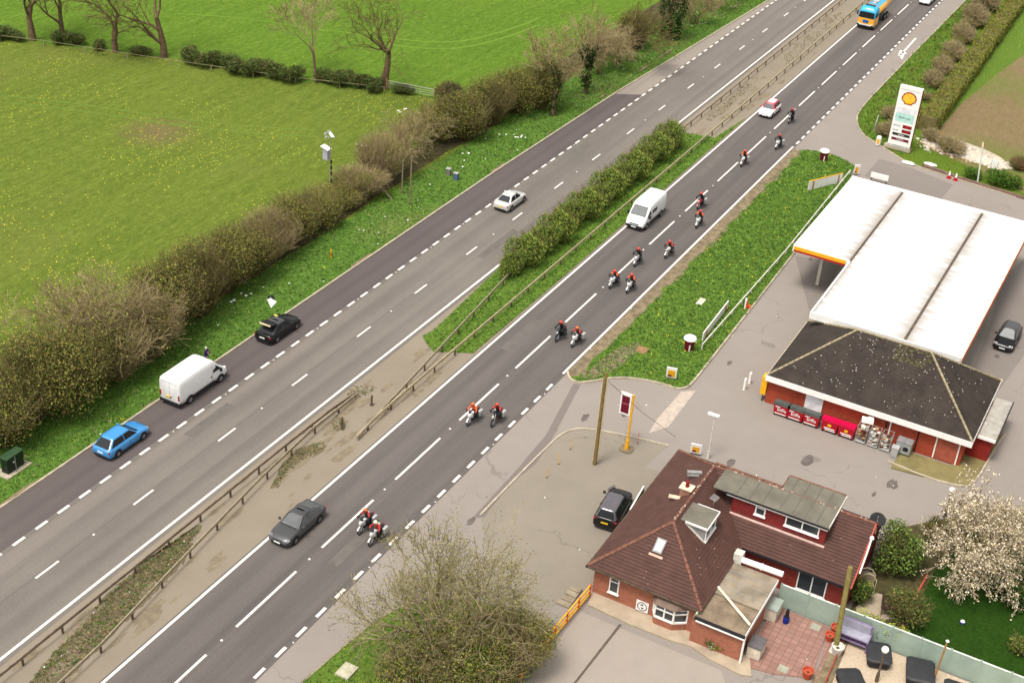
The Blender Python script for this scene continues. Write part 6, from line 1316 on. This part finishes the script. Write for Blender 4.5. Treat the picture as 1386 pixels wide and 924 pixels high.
def lamp(px,py,h,label,globe=False,lz=0):
    t=empty('lamp_post',G(px,py),0,label,'street lamp'); b=MB(); b.cyl((0,0,0),(0,0,h),.07,.05,8); b.cyl((0,0,0),(0,0,.7),.12,.11,8); b.build('column',M['upvcd'] if not globe else M['rust'],t)
    if globe: b=MB(); b.lathe([(.02,-.22),(.18,-.15),(.24,0),(.18,.15),(.02,.22)],(0,0,h+.15),12); b.build('lamp_globe',M['upvc'],t,smooth=True)
    else: b=MB(); b.cbox((0,.12,h+.04),(.25,.9,.14),b=.05); b.build('lamp_head',M['upvc'],t)
lamp(958,620,3.85,'white lamp post with flat head behind the bungalow roof'); lamp(1278,700,2.3,'dark post with white globe in front of the blossom tree',True)
lamp(1186,922,2.5,'thin post with white round lamp among the black covered tubs',True)
# poles on the far verge
pb_=G(447,272); t=empty('camera_pole',pb_,0,'thin pole with a grey equipment box and solar panel in the olive pasture','pole')
b=MB(); b.cyl((0,0,0),(0,0,6.9),.07,.05,8); b.build('pole',M['steel'],t); b=MB(); b.cbox((0,.45,4.9),(.5,.55,1.1)); b.build('equipment_box',mk('grey box',srgb(168,168,176)),t); b=MB(); b.M=Matrix.Translation((0,.5,5.55))@Matrix.Rotation(.3,4,'X'); b.cbox((0,0,0),(.7,.9,.06)); b.build('box_roof',M['upvc'],t)
b=MB(); b.M=Matrix.Translation((0.1,-.1,6.9))@Matrix.Rotation(.9,4,'Z'); b.cbox((.3,0,0),(1.4,.3,.08)); b.build('solar_panel',M['upvc'],t); b=MB(); 
for v in((0,.5,6.6),(.1,.65,6.9),(.1,.3,7.2)): b.cbox(v,(.18,.18,.2))
b.cyl((0,0,6.7),(0,.6,6.7),.02); b.build('camera',M['silver'],t)
b=MB()
for z in(1,2.2,3,3.6,4.2): b.cbox((0,-.1,z),(.12,.12,.4))
b.build('clamp',M['black'],t)
for px,py,h,lb,lean in((555,277,5.2,'short grey timber pole rising from the hedge foot',0),(544,262,3.6,'thinner grey stake just left of the short timber pole',0),(531,271,2.6,'leaning broken stake on the verge',-1)):
    b=MB(); b.cyl((0,0,0),(0,1.6 if lean else 0,h*.5 if lean else h),.09,.07,8); b.build('timber_stake',mk('weathered timber',srgb(128,116,92),obj=False),loc=G(px,py),label=lb,cat='post')
# guard cabinet, boxes
t=empty('roadside_cabinet',G(18,634),0.02,'dark green roadside utility cabinet on the verge at lower left','utility cabinet'); b=MB(); b.cbox((0,0,.65),(1.5,.6,1.2)); b.build('body',mk('dark green cabinet',srgb(24,38,26),.5,var=.2),t); b=MB(); b.cbox((0,0,1.29),(1.6,.7,.08)); b.build('lid',mk('dark green lid',srgb(52,76,50),.5),t)
b=MB(); b.cbox((0,0,.03),(2.3,1.3,.08)); b.build('base_slab',M['kerb'],t); b=MB(); b.box(-.01,.01,-.305,-.3,.1,1.2); b.cbox((-.15,-.31,.8),(.12,.03,.12)); b.build('door_handle',M['upvc'],t)
for px,py,c,lb in((617,243,srgb(86,100,128),'blue grey box standing on the far verge'),(607,237,srgb(120,116,112),'small grey box left of the blue grey one')):
    t=empty('service_box',G(px,py),.1,lb,'box'); b=MB(); b.cbox((0,0,.35),(.4,.45,.7)); b.build('body',mk('box paint',c),t); b=MB(); b.cbox((0,0,.73),(.46,.5,.06)); b.build('lid',M['silver'],t)
t=empty('marker_post',G(448,350),0,'small orange and yellow marker post on the verge','post'); b=MB(); b.cyl((0,0,0),(0,0,.95),.06); b.build('post',M['yellow'],t); b=MB(); b.cyl((0,0,.35),(0,0,.6),.065); b.build('band',M['orange'],t)
t=empty('rubbish_bag',G(366,410),.4,'white sheet and black bag dumped on the verge past the black car','rubbish'); b=MB(); b.add([(-.9,-.3,.03),(.3,-.5,.03),(.35,.4,.1),(.1,0,.45)],[(0,1,3),(1,2,3),(2,0,3)]); b.build('sheet',M['upvc'],t); b=MB(); b.lathe([(.3,0),(.34,.15),(.2,.35),(.04,.45)],(.6,.1,0),8); b.build('bag',M['black'],t)
t=empty('bundle',G(373,433),0,'small yellow and black bundle on the kerb beside the black car','bag'); b=MB(); b.lathe([(.3,0),(.36,.15),(.25,.3),(.05,.36)],(0,0,.1),9); b.build('cover',mk('yellow cover',srgb(220,196,90)),t); b=MB(); b.lathe([(.2,0),(.25,.2),(.1,.4)],(.3,-.1,.1),8); b.lathe([(.18,0),(.2,.2),(.1,.35)],(-.35,.1,.1),8); b.build('strap',M['black'],t)
random.seed(15); b=MB()
def bit(x,y,z,r): a0=random.random()*6; b.add([(x+r*math.cos(a0+1.57*k)*random.uniform(.5,1.2),y+r*math.sin(a0+1.57*k)*random.uniform(.5,1.2),z+random.uniform(0,.08)) for k in range(4)],[(0,1,2,3)])
for i in range(40): bit(random.uniform(45,190),62.3+abs(random.gauss(0,1.2)),.1,random.uniform(.04,.12))
for i in range(22): bit(random.uniform(60,135),random.gauss(65.6,.5),.15,random.uniform(.05,.15))
for i in range(16): bit(random.uniform(40,56),random.gauss(48.9,.5),.08,random.uniform(.03,.06))
for px,py in((612,142),(700,187),(542,152),(548,150),(492,199),(500,200),(630,209),(320,408),(330,400),(28,588),(90,545)): 
    for k in range(4): g=G(px,py); bit(g.x+random.gauss(0,.35),g.y+random.gauss(0,.3),.12,.16)
for i in range(70): bit(random.uniform(66,130),random.uniform(8,33),.02,random.uniform(.03,.07))
b.build('litter',M['upvc'],kind='stuff',label='scraps of pale litter scattered over the verges and paving',cat='litter')
# stones by kerb north
t=empty('x');D.objects.remove(t)
b=MB(); b.box(-.6,.6,-.25,.3,0,.1); b.build('loose_slab',mk('loose concrete slab',srgb(206,196,176),obj=False),loc=G(949,409,.1),label='loose pale slab lying on the grass island',cat='slab')
b=MB(); b.box(-.5,.5,-.45,.45,0,.06); b.build('buried_cover',mk('brown inspection cover',srgb(150,110,80),obj=False),loc=G(869,474,.1),label='brown inspection cover in the grass by the island tip',cat='manhole cover')
b=MB(); b.box(-.55,.0,-.45,.45,0,.14); b.box(.02,.6,-.45,.45,0,.14); b.build('concrete_chamber',mk('pale chamber lid',srgb(176,170,146),obj=False),loc=G(469,909,.09),label='pale two-piece chamber cover on the corner grass',cat='manhole cover')
# yellow railing, green gate panel
timber('yellow_railing','yellow and orange timber railing running down from the bungalow corner',[(64.5,24.75),(58.3,24.95),(55.5,25.0)],1.0,M['yellow'],1.5,.08,.08,extra=[.55,.2],postm=M['orange'])
gpn=(G(848,712),G(860,672)); t=empty('gate_panel',(73.9,25.45,.0),.1,'white framed green panel standing between the black car and the bungalow','gate'); b=MB(); b.M=Matrix.Rotation(-.2,4,'X')
for q in((-1.5,-1.42,.0,1.6),(1.42,1.5,.0,1.6),(-1.42,1.42,1.52,1.6),(-1.42,1.42,0,.08)): b.box(q[0],q[1],-.05,.05,q[2],q[3])
b.build('frame',M['upvc'],t); b=MB(); b.M=Matrix.Rotation(-.2,4,'X'); b.box(-1.41,1.41,-.02,.02,.08,1.52); b.build('infill',mk('green infill',srgb(92,124,78)),t)
# steps beside front corner
t=empty('entrance_steps',(64.0,26.1,0),0,'worn concrete steps at the front corner of the bungalow','steps'); b=MB()
for i in range(4): b.box(-1.3+i*.5,-.83+i*.5,-.75,.15-.05*i,0,.1+.05*i)
b.build('steps',M['kerbd'],t)
# fence round yard (grey green)
ff=empty('garden_fence',(0,0,0),0,'grey green panelled garden fence between patio, gravel yard and lawn','fence'); fm=mk('grey green fence',srgb(146,162,148),.7,var=.1,scale=.8,obj=False)
y=14.0
while y>-6:
    y1=y-1.83; b=MB(); b.box(70.42,70.47,y1+.06,y-.06,.05,1.8); p=b.build('fence_panel',fm,ff)
    b=MB(); b.cbox((70.45,y,.95),(.12,.12,1.9)); b.build('post',fm,ff); b=MB(); b.box(70.4,70.5,y1+.06,y-.06,1.801,1.85); b.build('capping',mk('pale capping',srgb(205,212,200)),ff) ; y=y1
# patio boxes
def crate(px,py,d,label,lid,body,rz=0,z=.06,name='storage_box',cat='box'):
    t=empty(name,G(px,py,z),rz,label,cat); b=MB(); b.cbox((0,0,d[2]/2+.04),(d[0],d[1],d[2])); b.build('body',body,t); b=MB(); b.cbox((0,0,d[2]+.08),(d[0]+.08,d[1]+.08,.08)); b.build('lid',lid,t); b=MB(); b.cbox((0,0,.02),(d[0]*.9,d[1]*.9,.04)); b.build('base',M['black'],t); return t
cbd=mk('beige cabinet',srgb(206,196,176)); crate(1022,884,(1.1,.85,.85),'beige storage box with slate grey lid by the extension wall',mk('slate lid',srgb(96,92,92)),cbd)
crate(1043,832,(1.25,.95,.9),'beige storage box with glass top and red things by the patio',mk('glass lid',srgb(150,160,150),.3),cbd)
t=empty('blue_pot',G(1063,842,.06),0,'blue and black pot beside the beige storage box','pot'); b=MB(); b.lathe([(.18,0),(.22,.45)],n=12); b.build('pot',mk('blue pot',srgb(20,40,130)),t); b=MB(); b.cyl((0,0,.45),(0,0,1.1),.15,.1); b.build('plant',M['black'],t)
for px,py,lb in((1104,848,'square grey drain cover near the fence on the pink patio'),(1060,905,'square grey drain cover near the front of the pink patio')): b=MB(); b.cbox((0,0,.01),(.62,.62,.03)); b.build('drain_cover',mk('grey cover',srgb(150,148,130),obj=False),loc=G(px,py,.065),label=lb,cat='drain cover')
# leaning timber pole
pk=G(1130,880); t=empty('utility_pole',pk,0,'mossy timber pole rising past the bungalow gable from the gravel yard','utility pole'); tp=G(1151,767,6.2)-pk; b=MB(); b.cyl((0,0,0),tp,.19,.15,12); b.build('pole',mk('mossy pole',srgb(128,118,66),var=.25),t)
b=MB(); b.cbox((0,0,.05),(.8,.6,.1),b=.1); b.build('base',M['upvcd'],t)
def pot(px,py,label,c,s=.3): t=empty('flower_pot',G(px,py,.03),0,label,'plant pot'); b=MB(); b.lathe([(s*.7,0),(s,s*1.5),(s*1.1,s*1.5),(s*1.1,s*1.75),(s*.9,s*1.75),(s*.85,s*1.3)],n=14); b.build('pot',c,t); b=MB(); b.lathe([(s*.84,s*1.2),(.02,s*1.35)],n=10); b.build('soil',M['litterfloor'],t)
tc=mk('terracotta',srgb(178,78,52)); pot(1130,856,'terracotta pot behind the mossy pole',tc,.32); pot(1122,866,'terracotta pot left of the mossy pole',tc,.3); pot(1092,916,'terracotta pot at the bottom of the patio edge',tc,.34); pot(1132,884,'white urn in front of the mossy pole',M['upvcd'],.38)
timber('driftwood_border','low rusty red edging between patio and gravel yard',[(69.8,9.3),(63.5,9.05)],.3,mk('rusty edging',srgb(150,62,44)),1.6,.07,.07)
t=empty('potting_bench',(69.75,G(1163,855).y+.1,.03),0,'lilac grey wooden bench with shelves against the fence','bench'); lm=mk('lilac paint',srgb(134,114,148)); gm_=mk('grey board',srgb(150,148,160))
b=MB(); b.box(-.05,.3,-1.0,1.0,.0,.08); b.box(-.55,.3,-1.0,-.92,0,.85); b.box(-.55,.3,.92,1.0,0,.85); b.box(.22,.3,-1,1,0,1.6); b.box(-.6,.3,-1.02,1.02,.85,.92); b.box(-.5,.2,-.9,.9,.4,.46); b.build('frame',lm,t); b=MB(); b.box(.15,.215,-.9,.9,.95,1.55); b.box(-.58,.2,-.95,.95,.921,.945); b.build('shelf',gm_,t); b=MB(); b.box(.12,.21,-.9,.9,.1,.84); b.build('back',mk('dark purple board',srgb(74,54,84)),t)
blk=mk('black rattan cover',(.015,.015,.018),.55,var=.3); gyt=mk('grey black lid',srgb(50,50,52),.5)
def tub(px,py,rz,label,w=1.75,d=1.4,h=.55):
    t=empty('covered_tub',G(px,py,.03),rz,label,'covered furniture','black covered tubs in the gravel yard'); b=MB(); b.cbox((0,0,h/2+.12),(w,d,h*.8),b=.18); b.build('body',blk,t)
    b=MB(); hw,hd=w/2+.06,d/2+.06
    def rp(k,z): return [(-hw*k+.2,-hd*k,z),(hw*k-.2,-hd*k,z),(hw*k,-hd*k+.2,z),(hw*k,hd*k-.2,z),(hw*k-.2,hd*k,z),(-hw*k+.2,hd*k,z),(-hw*k,hd*k-.2,z),(-hw*k,-hd*k+.2,z)]
    b.loft([rp(1,h),rp(1.02,h+.12),rp(.9,h+.2),rp(.5,h+.26)]); fixn(b.build('cover',gyt,t))
    for sx in(-1,1):
        for sy in(-1,1): b=MB(); b.cyl((sx*w*.38,sy*d*.38,0),(sx*w*.38,sy*d*.38,.2),.06); b.build('foot',M['black'],t)
tub(1187,893,.35,'black covered tub nearest the lilac bench'); tub(1243,917,.25,'black covered tub in front of the fence, right of the thin lamp',2.0,1.6); tub(1150,930,.6,'black covered tub cut by the bottom edge below the mossy pole',1.8,1.4); tub(1290,946,.1,'black covered tub at the lower right corner by the fence')
t=empty('timber_mast',G(1262,924),0,'thin timber post with white knob in front of the fence','post'); b=MB(); b.cyl((0,0,0),(.35,-.1,3.2),.07,.05,8); b.build('shaft',M['wood'],t); b=MB(); b.lathe([(.02,-.1),(.12,0),(.02,.1)],(.35,-.1,3.25),10); b.build('knob',M['upvc'],t)
# garden things
t=empty('garden_arch',G(1170,800),.4,'pale curved garden seat frame beside the climber','garden furniture'); b=MB()
for k in(0,.6): b.path([(k,-.6,0),(k,-.6,1.0),(k,-.35,1.4),(k,0,1.55),(k,.35,1.4),(k,.6,1.0),(k,.6,0)],.035,6)
b.build('frame',mk('pale cane',srgb(205,196,160)),t); b=MB(); b.box(.0,.6,-.55,.55,.4,.46); b.box(.56,.6,-.55,.55,.46,1.2); b.build('seat',mk('taupe seat',srgb(158,144,118)),t)
t=empty('garden_table',G(1200,826),.2,'dark garden table beside the dark olive bush','table'); b=MB(); b.cbox((0,0,.7),(1.4,.9,.06)); b.build('tabletop',mk('dark brown wood',srgb(54,36,34)),t)
for sx in(-1,1):
    for sy in(-1,1): b=MB(); b.cbox((sx*.6,sy*.35,.34),(.07,.07,.66)); b.build('leg',M['rust'],t)
t=empty('toy_ball',G(1302,844,.02),0,'blue and white ball on the lawn','ball'); b=MB(); b.lathe([(.02,0),(.13,.06),(.17,.17),(.13,.28),(.02,.34)],n=12); b.build('ball',M['upvc'],t,smooth=True); b=MB(); b.lathe([(.165,.12),(.175,.17),(.165,.22)],n=12); b.build('band',mk('blue band',srgb(30,60,140)),t)
strip('lawn_edging',smooth([(70.9,5.6),(72.4,6.4),(75,6.5),(79,6.3)],2),.12,.14,mk('terracotta edging',srgb(170,80,56),obj=False))
# wheeled bins and cages along the shop wall
def sbin(y,label,lidm,kind):
    t=empty('wheeled_bin',(92.1,y,.0),math.pi/2,label,'wheeled bin','wheeled bins lined up against the shop'); b=MB(); b.loft([[(-.58,-.36,.18),(.58,-.36,.18),(.58,.36,.18),(-.58,.36,.18)],[(-.64,-.44,1.02),(.64,-.44,1.02),(.64,.44,1.02),(-.64,.44,1.02)]]); b.build('body',M['red'],t); S_=1
    b=MB(); b.loft([[(-.66,-.46,1.03),(.66,-.46,1.03),(.66,.46,1.03),(-.66,.46,1.03)],[(-.66,-.3,1.14),(.66,-.3,1.14),(.66,.46,1.3),(-.66,.46,1.3)]]); b.build('lid',lidm,t)
    # print on the side facing the forecourt (local +y faces -X world)
    Rm=Matrix(((-1,0,0),(0,0,1),(0,1,0))).to_4x4()
    b=MB()
    if kind: b.box(-.14,.14,.43,.442,.62,.84); b.build('emblem',M['yellow'],t); b=MB(); b.box(-.45,.4,.405,.425,.4,.48); b.build('label_strip',M['upvc'],t); b=MB(); b.box(-.5,.3,.38,.40,.24,.3); b.build('label_strip',M['upvc'],t)
    else: text('biffa',.42,M['upvc'],t,(-.05,.44,.66),rot=Rm,sx=1.1); b=MB(); b.box(.1,.5,.44,.45,.86,.92); b.build('label_strip',M['upvc'],t); b=MB(); b.box(-.42,.5,.385,.405,.24,.31); b.build('label_strip',M['upvc'],t)
    for sx in(-1,1):
        for sy in(-1,1): b=MB(); b.cyl((sx*.5,sy*.3-.03,.08),(sx*.5,sy*.3+.03,.08),.08,n=10); b.cyl((sx*.5,sy*.3,.1),(sx*.5,sy*.3,.2),.02); b.build('castor',M['black'],t)
gl=mk('grey bin lid',srgb(84,88,84),.5)
ys=[G(px,py).y for px,py in((1050,572),(1069,578),(1090,586),(1114,596),(1137,603))]
for i,(y,lb) in enumerate(zip(ys,('red wheeled bin with grey lid at the left end of the row','red wheeled bin with grey lid, second from the left','red wheeled bin with grey lid in front of the white door','red wheeled bin with magenta lid next to the grey-lidded ones','red wheeled bin with magenta lid next to the roll cages'))): sbin(y,lb,gl if i<3 else M['pink'],i>=3)
def cage(y,label,seed):
    t=empty('roll_cage',(92.1,y,0),math.pi/2,label,'roll cage','roll cages full of packaging'); b=MB()
    for x in(-.38,.38):
        for yy in(-.34,.34): b.cyl((x,yy,.12),(x,yy,1.6),.018,n=5)
        for z in(.3,.7,1.1,1.5): b.cyl((x,-.34,z),(x,.34,z),.012,n=4)
    for z in(.3,.7,1.1,1.55): b.cyl((-.38,-.34,z),(.38,-.34,z),.012,n=4)
    b.box(-.4,.4,-.36,.36,.12,.17); b.build('frame',M['silver'],t); random.seed(seed); b=MB(); 
    for i in range(26): b.M=Matrix.Translation((random.uniform(-.28,.28),random.uniform(-.24,.24),random.uniform(.25,1.45)))@Matrix.Rotation(random.random()*3,4,'Z')@Matrix.Rotation(random.uniform(-.5,.5),4,'X'); b.mi=random.choice((0,0,1,2,3)); b.cbox((0,0,0),(random.uniform(.15,.4),random.uniform(.12,.3),random.uniform(.06,.25)))
    b.build('packaging',[M['upvcd'],mk('cardboard',srgb(170,134,96)),mk('brown box',srgb(96,60,48)),mk('grey plastic',srgb(160,164,156))],t)
    for sx in(-1,1): b=MB(); b.cyl((sx*.3,-.03,.06),(sx*.3,.03,.06),.06); b.build('castor',M['black'],t)
yc=G(1158,608).y; cage(yc,'roll cage next to the red bins full of cardboard and trays',1); cage(yc-.95,'middle roll cage full of mixed packaging',2); cage(yc-1.9,'roll cage with white sacks at the right of the three',3)
t=empty('stacked_tray',(92.55,yc-.1,1.75),.2,'white bread trays stacked on top of the roll cages','tray'); b=MB(); b.cbox((0,0,0),(.5,.9,.3)); b.cbox((0,-.2,.22),(.4,.4,.14)); b.build('tray',M['upvc'],t)
t=empty('grey_caddy',(91.6,yc-2.75,0),0,'small grey bin at the right end of the roll cages','bin'); b=MB(); b.cbox((0,0,.45),(.5,.5,.8)); b.build('body',mk('grey caddy',srgb(166,168,164)),t); b=MB(); b.cbox((0,0,.88),(.54,.54,.08)); b.build('lid',M['silver'],t)
yg=G(1222,612).y; t=empty('wheeled_bin',(92.35,yg,.1),math.pi/2,'pale grey wheeled bin standing apart on the mossy pavement','wheeled bin'); b=MB(); b.cbox((0,0,.6),(1.15,.8,.9),b=.04); b.build('body',mk('pale grey bin',srgb(150,154,150)),t); b=MB(); b.cbox((-.3,0,1.1),(.58,.86,.08)); b.cbox((.3,0,1.1),(.58,.86,.08)); b.build('lid',mk('mid grey lid',srgb(128,124,124)),t); b=MB(); b.lathe([(.2,0),(.02,.02)],(-.2,.4,.6),12,axis='Y'); b.cbox((-.2,.405,.6),(.35,.02,.3),b=.08); b.build('print',M['black'],t)
for sx in(-1,1): b=MB(); b.cyl((sx*.4,-.05,.08),(sx*.4,.05,.08),.08); b.build('castor',M['black'],t)
fg=G(1322,612,.1); t=empty('feather_flag',fg,0,'pale leaning feather flag in a round black base beside the shop','flag'); b=MB(); b.lathe([(.5,0),(.5,.12),(.4,.16)],n=18); b.build('base',mk('dark base',srgb(50,62,66)),t); b=MB(); b.M=Matrix.Rotation(.25,4,'Y'); b.cyl((0,0,0),(0,0,2.4),.03); b.loft([[(0,0,.5),(.0,.03,.5),(.35,.03,.6),(.35,0,.6)],[(0,0,2.3),(0,.03,2.3),(.22,.03,2.45),(.22,0,2.45)]]); fixn(b.build('flag',mk('pale flag',srgb(216,226,216)),t))
# thin yellow bay marker posts & crack patches in the car park
for i,(px,py) in enumerate(((772,608),(756,628),(740,646),(863,600))):
    t=empty('marker_stake',G(px,py),0,('thin yellow stake nearest the timber pole','thin yellow stake midway along the car park edge','thin yellow stake with a dead weed at its foot','thin orange stake right of the banner pole')[i],'stake','thin stakes in the car park'); b=MB(); b.cyl((0,0,0),(0,0,1.0),.02,n=6); b.build('rod',M['yellow'] if i<3 else M['orange'],t); b=MB(); b.lathe([(.09,0),(.05,.06)],n=8); b.build('foot',M['rust'],t)
# field gate and fence
gA,gB_=G(525,122),G(587,134); t=empty('field_gate',gA,math.atan2(gB_.y-gA.y,gB_.x-gA.x),'pale metal field gate between the largest bare tree and the purple bush','gate'); Lg=(gB_-gA).length; b=MB()
for z in(.35,.6,.85,1.15): b.cyl((0,0,z),(Lg,0,z),.025 if z<1 else .05,n=6)
for x in(0,Lg/2,Lg): b.cyl((x,0,.3),(x,0,1.15),.03,n=6)
b.build('bars',mk('pale gate metal',srgb(160,158,146)),t)
for x in(-.15,Lg+.15): b=MB(); b.cyl((x,0,0),(x,0,1.4),.1,n=8); b.build('post',M['wood'],t)
timber('pasture_fence','low post and wire fence along the field boundary',[tuple(G(0,56)[:2]),tuple(G(60,63)[:2]),tuple(G(230,89)[:2]),tuple(G(400,113)[:2]),tuple(G(520,126)[:2])],.75,mk('weathered fence',srgb(140,136,100),obj=False),4.5,.05,.04)
timber('junction_rail','short pale rail by the totem scrub',[tuple(G(1183,178)[:2]),tuple(G(1187,165)[:2])],.9,M['silver'],2,.06,.06)
for o in D.objects:
    for k in('used',):
        if k in o: del o[k]
